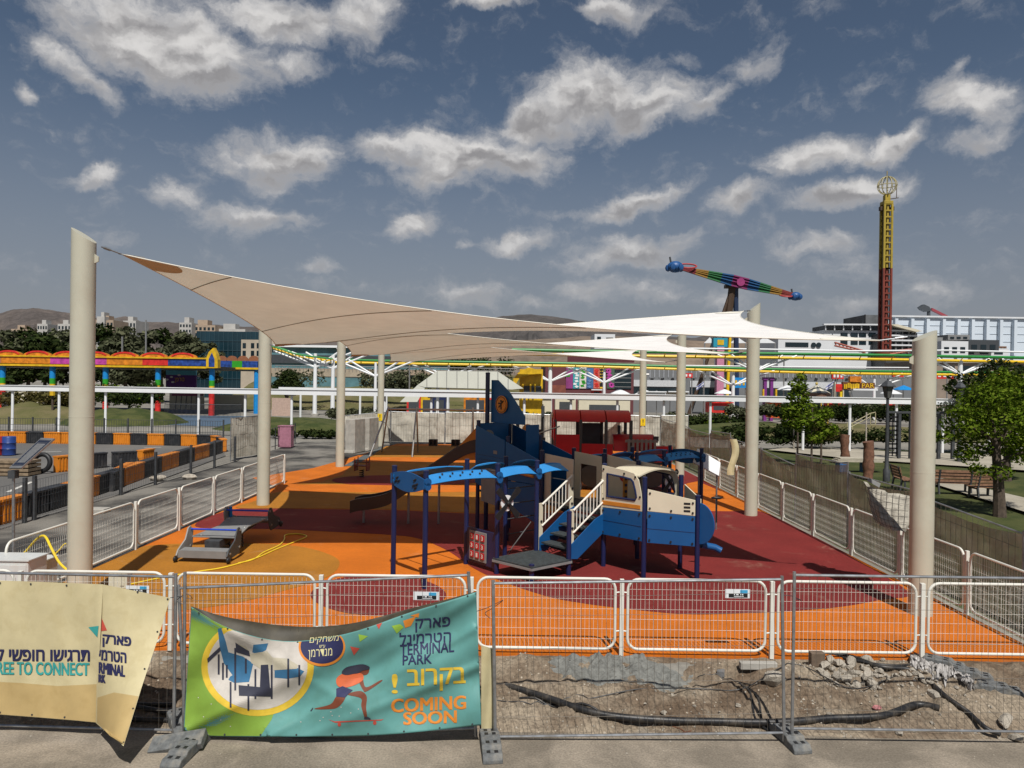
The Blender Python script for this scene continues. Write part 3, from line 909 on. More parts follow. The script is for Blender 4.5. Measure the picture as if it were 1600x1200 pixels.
# teal banner
TOPB = arc([(299,948),(345,976),(400,995),(450,1002),(500,998),(560,985),(640,957),(700,939),(744,925)])
BOTB = arc([(287,1142),(310,1149),(400,1151),(560,1150),(650,1144),(752,1133)])
def ysurfB(x, y):
    w = .018*math.sin((x*.9 + y*1.6)/31.0) + .014*math.sin((x*1.5 - y*2.2)/47.0 + 1) + .010*math.sin((x*.4 + y*.9)/13.0)
    # long diagonal pull folds from the corners
    for (cx, cy, ang, amp, wd) in ((745, 930, 2.58, .022, 9), (750, 1040, 2.75, .03, 8), (290, 1140, -.45, .03, 10), (300, 950, .55, .022, 8), (745, 980, 2.62, .02, 7), (420,1150,-.5,.022,9)):
        dx, dy = x - cx, y - cy
        al = dx*math.cos(ang) + dy*math.sin(ang); pe = -dx*math.sin(ang) + dy*math.cos(ang)
        if al > 0: w -= amp*math.exp(-(pe/wd)**2)*math.exp(-al/190.0)
    return 8.76 + 1.7*w - .07*max(0, (y-1060)/90.0)
def surfB(x, y, off=0.0):
    return at(x, y, ysurfB(x, y) - off)
def topyB(x):
    for a, b in zip(TOPB, TOPB[1:]):
        if a[0] <= x <= b[0]: return a[1] + (b[1]-a[1])*(x-a[0])/max(1e-6, b[0]-a[0])
    return 900
bb = gr(520, 1160, RZ); bt = thing('advert_banner', 'teal and green coming soon banner with a skater tied to the fence', 'banner', V((bb.x, 8.76, RZ)))
def gB(u, v):
    p, q = interp(TOPB, u), interp(BOTB, u)
    return surfB(p[0] + (q[0]-p[0])*v, p[1] + (q[1]-p[1])*v)
mb = MB(); mb.grid(gB, 150, 66); cloth = mb.build('cloth', TEAL, bt, smooth=True)
sol = cloth.modifiers.new('thickness', 'SOLIDIFY'); sol.thickness = .003; sol.offset = 1
FOLDT = arc([(299,947),(345,962),(400,972),(450,978),(500,979),(560,972),(640,951),(700,936),(744,924)])
FOLDM = mat('shaded_banner_back', (.05, .042, .026, 1), .6, 0, .3, 5)  # back of the banner, colour darkened for the shade in the fold
mb = MB()
def gF(u, v):
    p, q = interp(TOPB, u), interp(FOLDT, u); a = surfB(p[0], p[1])
    x, y = p[0] + (q[0]-p[0])*v, p[1] + (q[1]-p[1])*v
    return at(x, y, a.y + .005 + .09*math.sin(math.pi*.5*v)*math.sin(math.pi*u) + .02*v)
mb.grid(gF, 60, 8); mb.build('folded_edge', FOLDM, bt, smooth=True)
lim = [(x, topyB(x) + 1) for x in (300, 310, 320, 332, 345, 360, 380, 400)] + [(400, 1050), (360, 1090), (400, 1148), (407, 1150)] + [(340, 1150.5), (312, 1148), (288, 1141.5), (293, 1050)]
decal('green_print', surfB, [poly([(x, topyB(x)+.5) for x in (300, 312, 325, 338, 352, 368)] + [(395, 1000), (430, 1110), (424, 1125), (407, 1150), (340, 1149.6), (312, 1148.3), (288, 1141.8), (293, 1050)])], LIME, bt, .004)
clipB = lambda x: topyB(x) + 1
decal('ring_print', surfB, [ell(402.5, 1042, 88, 77, 48, clipB)], YELI, bt, .006)
decal('circle_print', surfB, [ell(402.5, 1041, 78, 68, 48, clipB)], WHI, bt, .008)
c2 = lambda L: [(270 + x/3.019, 880 + y/3.019) for x, y in L]
decal('plane_print', surfB, [poly(c2(q)) for q in ([(212,310),(228,305),(250,370),(262,420),(330,440),(375,470),(330,520),(290,540),(240,470),(222,400)], [(380,385),(450,378),(440,410),(400,430),(375,420)], [(270,535),(330,500),(380,470),(360,560),(290,565),(262,550)], [(480,500),(590,495),(620,510),(600,535),(540,545),(480,540)])], BLUEI, bt, .010)
decal('plane_shadow_print', surfB, [poly(c2(q)) for q in ([(162,450),(222,395),(226,412),(165,470)], [(295,375),(360,415),(365,440),(300,420)], [(310,575),(470,590),(468,630),(312,625)], [(415,480),(450,478),(460,600),(410,600)])] + [poly(c2([(x, a), (x+9, a), (x+9, b), (x, b)])) for x, a, b in ((212,430,525),(232,470,550),(250,480,540),(268,560,680),(352,570,695),(290,400,600),(385,500,640),(462,480,640),(540,450,585),(592,480,575),(340,450,520))], DGREYI, bt, .012)
decal('cabin_print', surfB, [poly(c2(q)) for q in ([(362,428),(445,415),(470,445),(470,500),(415,500),(370,470)], [(300,378),(345,395),(372,432),(330,432)], [(470,445),(540,450),(590,480),(585,498),(475,505)])], INK('cream', 190, 182, 160), bt, .0115)
decal('badge_ring_print', surfB, [ell(503, 1011, 36.5, 30, 40, clipB)], ORI, bt, .010)
decal('badge_print', surfB, [ell(503, 1010, 33.5, 27, 40, clipB)], NAVYI, bt, .012)
decal('badge_text', surfB, [word(heb('משחקים'), 483, 528, 994.5, 1006, -.08, .008, .15), word(heb('ע״ש'), 499, 508, 1007.5, 1012, -.05), word(heb('מנדרמן'), 482, 519, 1014, 1030, -.08, .008)], INK('pale', 222, 214, 160), bt, .014)
decal('park_text', surfB, [word(heb('פארק'), 649, 703, 966, 986, -.07, .012), word(heb('הטרמינל'), 624, 704, 986.5, 1005, -.07, .012), word('TERMINAL', 625, 709, 1005, 1021.5, -.07, .012), word('PARK', 629, 674, 1023.5, 1038, -.06, .012)], NAVYI, bt, .006, 0.7)
decal('soon_text', surfB, [word(heb('בקרוב'), 636, 726, 1045, 1080, -.05, .01)], YELI, bt, .006, 1.7)
decal('exclamation_mark', surfB, [word('!', 612, 620, 1054, 1084)], YELI, bt, .006, 1.5)
decal('coming_text', surfB, [word('COMING', 611, 726.5, 1090.5, 1111, -.05, .01), word('SOON', 630, 712, 1112.5, 1131.5, -.04, .01)], ORI, bt, .006, 1.9)
c4 = lambda L: [(480 + x/5.517, 960 + y/5.517) for x, y in L]
decal('skater_skin_print', surfB, [spoly(c4([(60,812),(200,775),(255,705),(330,712),(262,802),(150,818)])), spoly(c4([(345,690),(455,660),(512,705),(508,800),(516,885),(495,888),(466,790),(462,722)])), spoly(c4([(440,560),(478,552),(508,628),(630,568),(638,580),(515,662),(482,652)])), spoly(c4([(462,470),(530,462),(526,508),(490,524),(450,508)]))], BROWNI, bt, .007)
decal('skater_top_print', surfB, [spoly(c4([(258,545),(310,510),(400,503),(472,512),(484,560),(430,600),(345,628),(272,622),(250,585)]))], INK('coral', 214, 105, 62), bt, .009)
decal('skater_shorts_print', surfB, [poly(c4([(250,640),(305,618),(392,652),(350,690),(326,716),(250,708)]))], NAVYI, bt, .011)
decal('skater_hair_print', surfB, [spoly(c4([(300,492),(335,458),(400,440),(480,430),(536,452),(528,474),(478,484),(440,506),(400,512),(345,522),(306,514)]))], DGREYI, bt, .013)
decal('skateboard_print', surfB, [poly(c4([(180,905),(235,922),(640,906),(662,900),(640,914),(240,934)])), ell(530.2, 1132, 2.8, 3.2, 14), ell(585.5, 1129.5, 2.8, 3.2, 14)], REDI, bt, .007)
decal('skater_shoe_print', surfB, [poly(c4([(492,884),(520,882),(548,898),(546,906),(490,902)])), poly(c4([(25,832),(48,802),(52,812),(36,834)]))], DGREYI, bt, .009)
decal('bunting_lime_print', surfB, [poly([(560,991),(575,994),(562,1003)]), poly([(612,978),(625,975),(631,980),(620,990)])], INK('lime', 150, 190, 70), bt, .007)
decal('bunting_orange_print', surfB, [poly([(630,970),(650,963),(642,978),(633,981)]), poly([(641,962),(655,958),(654,965)])], ORI, bt, .0075)
decal('bunting_red_print', surfB, [poly([(547,1010),(562,1013),(553,1024)]), poly([(588,976),(597,973),(592,983)])], REDI, bt, .007)
random.seed(3)
decal('dot_print', surfB, [ell(x, y, .9, .9, 8) for x, y in [(517,1112),(519,1118),(505,1121),(530,1119),(548,1114),(533,1105),(500,1126),(560,1108),(470,1128),(330,1100),(318,1120),(345,1125),(310,1090),(360,1135)]], WHI, bt, .007)
for u in (.03, .14, .26, .38, .5, .62, .74, .86, .97):
    for cu, dv in ((BOTB, -3), (TOPB, 2)):
        p = interp(cu, u); c = surfB(p[0], p[1] + dv, .006); mb = MB(); mb.tube([c, c + V((0, -.004, 0))], .011, 10); mb.build('eyelet', M['darksteel'], bt)

# beige banner: flat run and a flap folded towards the road
TOPA = [(-90, 905), (0, 907), (60, 909), (120, 911.5), (161, 913)]
BOTA = [(-90, 1112), (0, 1116.5), (60, 1121), (120, 1126), (150, 1129)]
def ysurfA(x, y): return 8.80 - (x - 160)*.00012*-1*0 + .012*math.sin(x/23.0 + y/60.0) + .008*math.sin(x/11.0 - y/35.0) - .05*max(0, (y - 1050)/80.0) - .03*math.exp(-((x-156)/9.0)**2)
def surfA(x, y, off=0.0): return at(x, y, ysurfA(x, y) - off)
bt2 = thing('beige_banner', 'faded beige banner with navy and teal lettering, its end flap hanging loose', 'banner', V((-6.5, 8.8, RZ)))
mb = MB()
def gA(u, v):
    p, q = interp(TOPA, u), interp(BOTA, u)
    return surfA(p[0] + (q[0]-p[0])*v, p[1] + (q[1]-p[1])*v)
mb.grid(gA, 70, 50); o = mb.build('cloth', BEIGE, bt2, smooth=True)
decal('sand_print', surfA, [poly([(-90, 1062), (-40, 1064), (30, 1067), (90, 1072), (151, 1069), (149.5, 1128.5), (120, 1125.5), (60, 1120.5), (0, 1116), (-90, 1111.5)])], TAN, bt2, .003)
decal('hebrew_text', surfA, [word(heb('תרגישו חופשי ל'), -6, 139, 1011, 1033.5, .006, .012)], NAVYI, bt2, .005, 1.5)
decal('latin_text', surfA, [word('FREE TO CONNECT', -13, 138.5, 1035.5, 1055, .012, .01)], TEALI, bt2, .005, 1.4)
FL0, FL1 = [(160, 913), (157, 985), (151, 1060), (150, 1130)], [(266, 934), (246, 1000), (221, 1075), (193, 1166)]
def flap_uv(x, y):
    v = (y - 913) / 217.0
    for _ in range(12):
        a, b = interp(FL0, v), interp(FL1, v); u = (x - a[0]) / max(1, b[0]-a[0]); yy = a[1] + (b[1]-a[1])*u; v += (y - yy) / 240.0
    return u, v
def yflap(u, v): return 8.775 - .80*(v**1.7)*(.06 + .94*u) - .10*math.sin(math.pi*u)*(.3 + .7*v) + .012*math.sin(9*u + 5*v)
def surfF(x, y, off=0.0):
    u, v = flap_uv(x, y); return at(x, y, yflap(u, v) - off)
def gFl(u, v):
    a, b = interp(FL0, v), interp(FL1, v)
    return at(a[0] + (b[0]-a[0])*u, a[1] + (b[1]-a[1])*u, yflap(u, v))
mb = MB(); mb.grid(gFl, 28, 50); o = mb.build('flap', BEIGE, bt2, smooth=True)
decal('flap_sand_print', surfF, [poly([(152, 1090), (178, 1082), (216, 1088), (193.5, 1163), (172, 1150), (151.5, 1129)])], TAN, bt2, .003)
c1 = lambda L: [(x/3.3325, 840 + y/3.3325) for x, y in L]
decal('logo_red_print', surfF, [poly([(156.5,960), (167,985), (158.5,986)])], REDI, bt2, .005)
decal('logo_teal_print', surfA, [poly([(138,980), (154,978), (152,996)])], TEALI, bt2, .006)
decal('flap_text', surfF, [word(heb('פארק'), 160, 203.5, 994, 1013, .10, .012), word(heb('הטרמי'), 154.5, 196, 1018, 1034, .12, .012), word('RMINAL', 154, 194, 1038, 1055, .14, .01), word('RK', 153.5, 163.5, 1055, 1067, .14, .01)], NAVYI, bt2, .006, 1.5)
for x, y, s in [(x, interp(TOPA, (x+90)/251)[1] + 3, surfA) for x in (-60, 0, 48, 104)] + [(x, 1116 + x*.075 - 3, surfA) for x in (0, 50, 101)] + [(215, 925, surfF), (262, 936, surfF), (246, 987, surfF), (226, 1045, surfF), (208, 1107, surfF), (193, 1160, surfF)]:
    c = s(x, y, .005); mb = MB(); mb.tube([c, c + V((0, -.004, 0))], .011, 10); mb.build('eyelet', M['darksteel'], bt2)
mb = MB(); mb.grid(lambda u, v: at(752 + 19*u, 1008 + 132*v + 6*u, 8.98 + .03*math.sin(4*u + 3*v)), 6, 20)
tag(mb.build('banner_scrap', BEIGE, loc=at(760, 1140, 8.98), smooth=True), 'edge of another beige banner showing behind the right end of the teal one', 'banner')
# ------------------------------------------------------------------ aeroplane play structure
AO, AW = V((-.27, 15.25, 0)), R(41)
wv, nv = V((math.cos(AW), math.sin(AW), 0)), V((math.sin(AW), -math.cos(AW), 0))
def Q(w, n, z): return AO + wv*w + nv*n + V((0, 0, z))
pp = thing('play_plane', 'blue and cream aeroplane climbing frame with wings, stairs and slide', 'climbing frame', AO)
def part(name, mb, m, par=pp, **k): return mb.build(name, m, par, **k)
def qpost(w, n, top, base=0.0, r=.052, m='navy', cap=True):
    mb = MB(); mb.tube([Q(w, n, base), Q(w, n, top)], r, 14); p = part('post', mb, M[m], smooth=True)
    if cap:
        mb = MB(); mb.tube([Q(w, n, top), Q(w, n, top + .025), Q(w, n, top + .035)], [r*1.08, r*1.08, r*.7], 14); part('post_cap', mb, M['navy'], p, smooth=True)
    return p
for w, n, top in [(0,0,2.27),(1.12,0,2.27),(1.12,1.0,1.30),(.12,.95,.34),(-1.8,0,2.25),(-1.85,-1.05,2.25),(0,-1.05,2.27),(1.12,-1.05,2.27),
                  (2.25,.95,2.22),(2.2,2.1,2.05),(2.85,2.95,1.72),(3.4,.95,2.22),(3.45,2.1,2.0),
                  (4.5,0,2.27),(4.5,-1.05,2.27),(5.6,0,2.27),(5.6,-1.05,2.27),(7.15,.08,2.25),(7.15,-.97,2.25),
                  (2.25,-1.05,2.35),(3.35,-1.05,2.35),(2.25,-2.3,2.6),(3.35,-2.3,2.6),(2.25,-3.5,2.95),(3.35,-3.5,2.95),(2.25,-.05,1.2),(3.35,-.05,2.3)]:
    qpost(w, n, top)
qpost(2.72, -3.72, 4.22, 0, .06)
def plate(name, pts, axis, th=.02, m='blue', par=pp, bevel=.004, label=None):
    mb = MB(); mb.prism(pts, axis * th); return part(name, mb, M[m], par, bevel=bevel, label=label)
def bolts(pts, ax, par, m='black', r=.022):
    for p in pts:
        mb = MB(); mb.tube([p - ax*.012, p + ax*.012], r, 8); part('bolt_cap', mb, M[m], par, smooth=True)
def ringplate(name, outer, inner, axis, th, m, par=pp):
    mb = MB(); n = len(outer); v = axis*th
    vs = list(outer) + list(inner) + [p + v for p in outer] + [p + v for p in inner]
    fs = []
    for i in range(n):
        j = (i+1) % n
        fs += [(i, j, n+j, n+i), (2*n+i, 3*n+i, 3*n+j, 2*n+j), (i, 2*n+i, 2*n+j, j), (n+i, n+j, 3*n+j, 3*n+i)]
    mb.add(vs, fs); return part(name, mb, M[m], par)
# wings: tilted top plates over a pair of post rows
for segs in ([(-1.74,-.08),(.09,1.03),(1.2,2.02)], [(3.62,4.42),(4.58,5.52),(5.68,7.07)]):
    for (a, b) in segs:
        for s, n0 in ((1, .06), (-1, -1.11)):
            L = b - a; N = 12; up, lo = [], []
            for i in range(N+1):
                t = i/N; w = a + L*t; bow = .05*4*t*(1-t)
                lo.append((w, 0.02, 2.0 + bow*.8)); up.append((w + (L*.05 if i == 0 else -L*.07 if i == N else 0), -.20, 2.14 + bow))
            poly_ = [Q(w, n0 + (o if s > 0 else -o), z) for w, o, z in lo + up[::-1]]
            nn = (nv*s*.6 + V((0, 0, .8)))
            pl = plate('wing_plate', poly_, nn, .022, 'skyblue')
            if L > 1.2:
                mb = MB()
                for k in range(5):
                    for q, o in ((0, -.07), (.1, -.13)):
                        c = Q(a + L*(.16 + .15*k) + q, n0 + (o if s > 0 else -o), 2.03 - o*.75 + .03) + nn*.018
                        mb.tube([c, c + nn*.008], .022, 8)
                part('grip_hole', mb, M['black'], pl)
    # cross bars of the ladder between the plates
    a, b = segs[0][0], segs[-1][1]
    for k in range(9):
        w = a + (b-a)*(k+.5)/9
        mb = MB(); mb.tube([Q(w, -.02, 2.02), Q(w, -1.03, 2.02)], .016, 8); part('rung', mb, M['darksteel'], smooth=True)
for w0, s in ((-1.83, -1), (7.16, 1)):
    pts = []
    for k in range(25):
        a = 2*math.pi*k/24
    N = 14
    top = [(-1.12 + 1.2*i/N, 2.12 + .09*math.sin(math.pi*i/N)) for i in range(N+1)]
    bot = [(-1.12 + 1.2*i/N, 1.93 - .12*math.sin(math.pi*i/N)) for i in range(N+1)]
    pl = plate('wing_end_plate', [Q(w0 + s*.07, n, z) for n, z in top + bot[::-1]], wv, .02, 'blue')
    mb = MB()
    for n, z in ((-.86,2.06),(-.80,2.0),(-.9,1.99),(-.22,2.08),(-.16,2.0),(-.26,1.97),(-.2,1.93)):
        c = Q(w0 + s*.07 - .004, n, z); mb.beam(c - nv*.045 + V((0,0,-.02)), c + nv*.045 + V((0,0,.02)), .03, .022)
    part('grip_slot', mb, M['black'], pl)
for w, n in ((0,0),(1.12,0),(-1.8,0),(-1.85,-1.05),(5.6,0),(7.15,.08)):
    for k, z in enumerate((2.06, 1.97)):
        mb = MB(); mb.tube([Q(w, n + .045, z), Q(w, n + .085, z)], .075, 12); part('bracket', mb, M['blue'], smooth=True)
# propellers
for w, n in ((.10, .19), (5.6, .17)):
    c = Q(w, n, 1.49)
    mb = MB(); mb.tube([c - nv*.12, c - nv*.01], .10, 16); e = part('engine', mb, M['darkgrey'], smooth=True)
    mb = MB(); mb.tube([c - nv*.008, c + nv*.016], .165, 28); h = part('propeller_disc', mb, M['white_bright'], e, smooth=True)
    mb = MB(); mb.tube([c + nv*.014, c + nv*.07, c + nv*.09], [.045, .045, .02], 12); part('propeller_hub', mb, M['black'], e, smooth=True)
    for a in (.75, .75 + math.pi/2, .75 + math.pi, .75 + 1.5*math.pi):
        d = wv*math.cos(a) + V((0, 0, math.sin(a))); q = d.cross(nv)
        mb = MB(); mb.prism([c + d*.03 - q*.035 + nv*.03, c + d*.38 - q*.075 + nv*.03, c + d*.42 - q*.05 + nv*.03, c + d*.42 + q*.05 + nv*.03, c + d*.38 + q*.075 + nv*.03, c + d*.03 + q*.035 + nv*.03], nv*.02)
        part('blade', mb, M['black'], e)
# low platform and stair
pf = [Q(-.06, -.06, .30), Q(1.18, -.06, .30), Q(1.16, 1.05, .30), Q(.06, 1.02, .30)]
plate('platform', pf, V((0, 0, 1)), .035, 'floor')
mb = MB()
for i in range(4):
    p, q = pf[i], pf[(i+1) % 4]; mb.beam(p + V((0,0,-.025)), q + V((0,0,-.025)), .03, .045)
part('platform_frame', mb, M['grey'])
for k in range(4):
    w0, z0 = 1.16 + .27*k, .50 + .17*k
    mb = MB(); a = [Q(w0, .12, z0), Q(w0+.30, .12, z0), Q(w0+.30, .92, z0), Q(w0, .92, z0)]
    mb.prism(a, (0, 0, .035)); mb.prism([Q(w0+.28, .12, z0 - .14), Q(w0+.30, .12, z0-.14), Q(w0+.30, .92, z0-.14), Q(w0+.28, .92, z0-.14)], (0, 0, .14))
    part('tread', mb, M['floor'])
for n in (.05, 1.0):
    plate('stringer', [Q(1.16, n, .33), Q(1.36, n, .30), Q(2.24, n, .80), Q(2.24, n, 1.20), Q(1.9, n, 1.08), Q(1.16, n, .62)], nv, .02, 'blue')
    for w, z0, z1 in ((1.22, .34, 1.36), (2.17, .98, 1.92)):
        np_ = plate('newel', [Q(w-.055, n-.035, z0), Q(w+.055, n-.035, z0), Q(w+.055, n-.035, z1), Q(w-.055, n-.035, z1)], nv, .03, 'creampanel')
        bolts([Q(w, n, z0 + .62), Q(w, n, z0 + .28)], nv, np_, r=.028)
    rl = thing
    mb = MB(); mb.tube([Q(1.24, n, 1.33), Q(2.16, n, 1.89)], .024, 8); hr = part('handrail', mb, M['white_paint'], smooth=True)
    mb = MB(); mb.tube([Q(1.24, n, .86), Q(2.16, n, 1.42)], .02, 8); part('lower_rail', mb, M['white_paint'], smooth=True)
    for k in range(8):
        w = 1.34 + .104*k; z = .86 + .609*(w-1.24)
        mb = MB(); mb.tube([Q(w, n, z), Q(w, n, z + .47)], .012, 6); part('baluster', mb, M['white_paint'])
# main deck
mb = MB(); mb.prism([Q(2.25, -3.45, 1.10), Q(2.25, 2.1, 1.10), Q(2.8, 2.75, 1.10), Q(2.95, 2.75, 1.10), Q(3.42, 2.1, 1.10), Q(3.38, -3.45, 1.10)], (0, 0, .05)); part('deck', mb, M['floor'])
# cabin, near side and far side
for w, s in ((2.17, -1), (3.47, 1)):
    lp = plate('hull_plate', [Q(w, .97, .72), Q(w, 2.08, .75), Q(w, 2.08, 1.36), Q(w, .97, 1.30)], wv*s, .022, 'blue')
    mb = MB(); mb.beam(Q(w + s*.024, .98, 1.03), Q(w + s*.024, 2.07, 1.05), .003, .010, up=(0, 0, 1)); part('groove', mb, M['navy'], lp)
    bolts([Q(w + s*.03, n, z) for n, z in ((1.02,.78),(1.5,.80),(2.02,.81),(1.02,1.25),(1.5,1.28),(2.02,1.31))], wv, lp)
    plate('trim_strip', [Q(w + s*.004, .97, 1.37), Q(w + s*.004, 2.04, 1.41), Q(w + s*.004, 2.04, 1.49), Q(w + s*.004, .97, 1.46)], wv*s, .03, 'orangepanel')
    out = [(.97, 1.31), (2.08, 1.37), (2.08, 1.58), (2.04, 1.78), (1.98, 2.0), (1.86, 2.13), (1.6, 2.17), (.97, 2.22)]
    inn = [(1.12, 1.56), (1.90, 1.58), (1.93, 1.64), (1.90, 1.78), (1.84, 1.95), (1.78, 2.0), (1.6, 2.02), (1.12, 2.05)]
    cp = ringplate('cabin_panel', [Q(w, n, z) for n, z in out], [Q(w, n, z) for n, z in inn], wv*s, .024, 'creampanel')
    mb = MB(); mb.tube([Q(w + s*.02, n, z) for n, z in inn], .026, 6, closed=True); part('window_frame', mb, M['navy'], cp, smooth=True)
    bolts([Q(w + s*.03, n, z) for n, z in ((1.02,2.14),(1.6,2.1),(1.9,2.06),(2.03,1.66),(1.02,1.5))], wv, cp)
# arched cabin roof, two shells meeting over the middle
for a0, a1, wa, wb in ((0, .5, 2.2, 2.8), (.5, 1, 2.84, 3.46)):
    mb = MB(); N = 10
    def arcp(t, off=0): return (2.17 + 1.31*t, 2.05 + .17*math.sin(math.pi*(.12 + .76*t)) - .05 + off)
    pr = [arcp(a0 + (a1-a0)*i/N) for i in range(N+1)]
    po = [arcp(a0 + (a1-a0)*i/N, .03) for i in range(N+1)]
    mb.prism([Q(w, 1.12, z) for w, z in pr + po[::-1]], nv*.86)
    part('cabin_roof', mb, M['creampanel'], smooth=True)
# nose
for (w0, n0), (w1, n1) in (((2.2, 2.12), (2.82, 2.97)), ((3.45, 2.12), (2.88, 2.97))):
    a, b = Q(w0, n0, 0), Q(w1, n1, 0); d = (b-a).normalized(); ax = V((d.y, -d.x, 0))
    if w0 > 3: ax = -ax
    a, b = a + d*.05 + ax*.035, b - d*.05 + ax*.035
    zz = lambda p, z: p + V((0, 0, z))
    l = plate('nose_hull_plate', [zz(a, .74), zz(b, .72), zz(b, 1.33), zz(a, 1.38)], ax, .022, 'blue')
    mb = MB(); mb.beam(zz(a, 1.03) + ax*.024, zz(b, 1.0) + ax*.024, .003, .01); part('groove', mb, M['navy'], l)
    u = plate('nose_panel', [zz(a, 1.39), zz(b, 1.34), zz(b, 1.66), zz(a, 1.84)], ax, .024, 'creampanel')
    bolts([zz(a.lerp(b, t), z) + ax*.03 for t, z in ((.05,1.45),(.5,1.42),(.95,1.40),(.05,1.76),(.95,1.6))], ax, u)
    bolts([zz(a.lerp(b, t), z) + ax*.03 for t, z in ((.05,.8),(.5,.79),(.95,.78),(.05,1.3),(.5,1.29),(.95,1.28))], ax, l)
    if w0 < 3:
        mb = MB()
        for k in range(3):
            vs, fs = text_geo('1', .02); c = zz(a.lerp(b, .83), 1.58 - .075*k) + ax*.027
            # numerals printed a quarter turn round
            mb.add([c + V((0, 0, 1))*(-.5 + u_)*.045 - d*(v_ - .5)*.13 for u_, v_ in vs], fs)
        part('number', mb, M['black'], u, norm=False)
pts = [Q(2.85, 2.98, .76)] + [Q(2.85, 2.98 + .36*math.sin(math.pi*t/16), 1.18 - .42*math.cos(math.pi*t/16)) for t in range(1, 16)] + [Q(2.85, 2.98, 1.60)]
plate('nose_disc', pts, wv, .03, 'blue')
mb = MB(); mb.tube([Q(3.0, 2.95, .72), Q(3.25, 3.1, .66), Q(3.32, 3.2, .6)], .07, 12); part('nose_tube', mb, M['blue'], smooth=True)
mb = MB(); mb.ball(Q(3.6, 2.9, 1.62), .07, 10, 0, (1.8, .6, .5)); mb.tube([Q(3.6, 2.9, 1.1), Q(3.6, 2.9, 1.6)], .015, 6); part('steering_lever', mb, M['black'], smooth=True)
# mid fuselage: cream portals and far panels
for n0, n1 in ((-1.0, -.06),):
    out = [(n0, 1.14), (n1, 1.14), (n1, 2.24), (n0, 2.3)]
    inn = [(n0+.2, 1.2), (n1-.2, 1.2), (n1-.2, 2.0), (n0+.2, 2.02)]
    ringplate('portal_panel', [Q(2.30, n, z) for n, z in out], [Q(2.30, n, z) for n, z in inn], wv, .024, 'creampanel')
    ringplate('portal_panel', [Q(3.32, n, z) for n, z in out], [Q(3.32, n, z) for n, z in inn], wv, .024, 'creampanel')
fp = plate('far_panel', [Q(3.40, 0, 1.14), Q(3.40, .9, 1.14), Q(3.40, .9, 2.2), Q(3.40, 0, 2.3)], wv, .024, 'creampanel')
mb = MB(); mb.tube([Q(3.37, .55, 1.85), Q(3.40, .55, 1.85)], .14, 20); part('porthole', mb, M['red'], fp)
mb = MB(); mb.box(-.07, .07, -.012, .012, -.3, .3); mb.xf(Matrix.Translation(Q(2.95, .95, 1.65)) @ Matrix.Rotation(AW, 4, 'Z')); sp = part('play_strip', mb, M['orangepanel'])
mb = MB()
for k in range(4):
    c = Q(2.95, .97, 1.44 + .14*k); mb.tube([c, c + nv*.012], .035, 10)
part('strip_hole', mb, M['navy'], sp)
# tail: side plates rising to the fin
for w, s in ((2.18, -1), (3.42, 1)):
    up = plate('tail_plate', [Q(w, -1.1, 1.55), Q(w, -1.1, 2.16), Q(w, -2.28, 2.50), Q(w, -2.28, 1.55)], wv*s, .024, 'blue')
    lo2 = plate('tail_plate', [Q(w, -2.32, 1.55), Q(w, -2.32, 2.52), Q(w, -3.5, 2.85), Q(w, -3.5, 1.55)], wv*s, .024, 'blue')
    lo = plate('tail_hull_plate', [Q(w, -1.1, .62), Q(w, -1.1, 1.53), Q(w, -3.5, 1.53), Q(w, -3.5, 1.35), Q(w, -2.3, .95)], wv*s, .024, 'blue')
    mb = MB()
    for k in range(4):
        mb.beam(Q(w + s*.026, -3.35, 1.74 + .08*k), Q(w + s*.026, -2.65, 1.74 + .08*k), .003, .014)
    mb.beam(Q(w + s*.026, -3.45, 2.1), Q(w + s*.026, -1.2, 2.02), .003, .010)
    part('groove', mb, M['navy'], lo2)
    mb = MB(); mb.beam(Q(w + s*.03, -2.75, 2.2), Q(w + s*.03, -2.6, 2.2), .006, .09); part('maker_plate', mb, M['grey'], lo2)
    mb = MB(); mb.tube([Q(w + s*.06, -2.1, 1.80), Q(w + s*.06, -1.2, 1.74)], .035, 10); part('grab_rail', mb, M['orangepanel'], smooth=True)
plate('climbing_wall', [Q(2.12, -3.2, .9), Q(2.12, -2.5, .85), Q(2.12, -2.5, 1.75), Q(2.12, -3.2, 1.8)], wv, .03, 'grey')  # cream panel, coloured grey for the shade it stands in
fin = plate('tail_fin', [Q(2.80, -3.66, 2.9), Q(2.80, -3.66, 4.05), Q(2.80, -3.40, 4.05), Q(2.80, -2.9, 3.72), Q(2.80, -2.3, 3.12), Q(2.80, -2.3, 2.9)], wv, .035, 'blue')
cF = Q(2.77, -3.18, 3.40)
mb = MB(); mb.tube([cF, cF - wv*.02], .235, 32); dsk = part('fin_disc', mb, M['orangepanel'], fin)
mb = MB(); ring = [cF - wv*.022 + nv*.205*math.cos(2*math.pi*k/32) + V((0, 0, .205*math.sin(2*math.pi*k/32))) for k in range(32)]
mb.tube(ring, .008, 5, closed=True)
fq = lambda x, z: cF - wv*.024 + nv*x*.01 + V((0, 0, z*.01))
mb.tube([fq(0, 9), fq(0, 9) - wv*.01], .03, 10)
mb.tube([fq(-11, 3), fq(-3, 3), fq(3, 4), fq(9, 10)], .018, 6); mb.tube([fq(0, 4), fq(0, -4), fq(1, -13)], .022, 6); mb.tube([fq(0, -3), fq(-7, -4), fq(-9, -8)], .018, 6)
part('figure_emblem', mb, M['black'], dsk)
pl = plate('tail_wall', [Q(2.3, -3.52, 1.6), Q(3.3, -3.52, 1.6), Q(3.3, -3.52, 2.9), Q(2.3, -3.52, 2.9)], nv, .024, 'blue')
mb = MB(); c = Q(2.55, -3.45, 2.55); mb.tube([c, c + nv*.03], .17, 24); part('round_window', mb, M['grey'], pl)
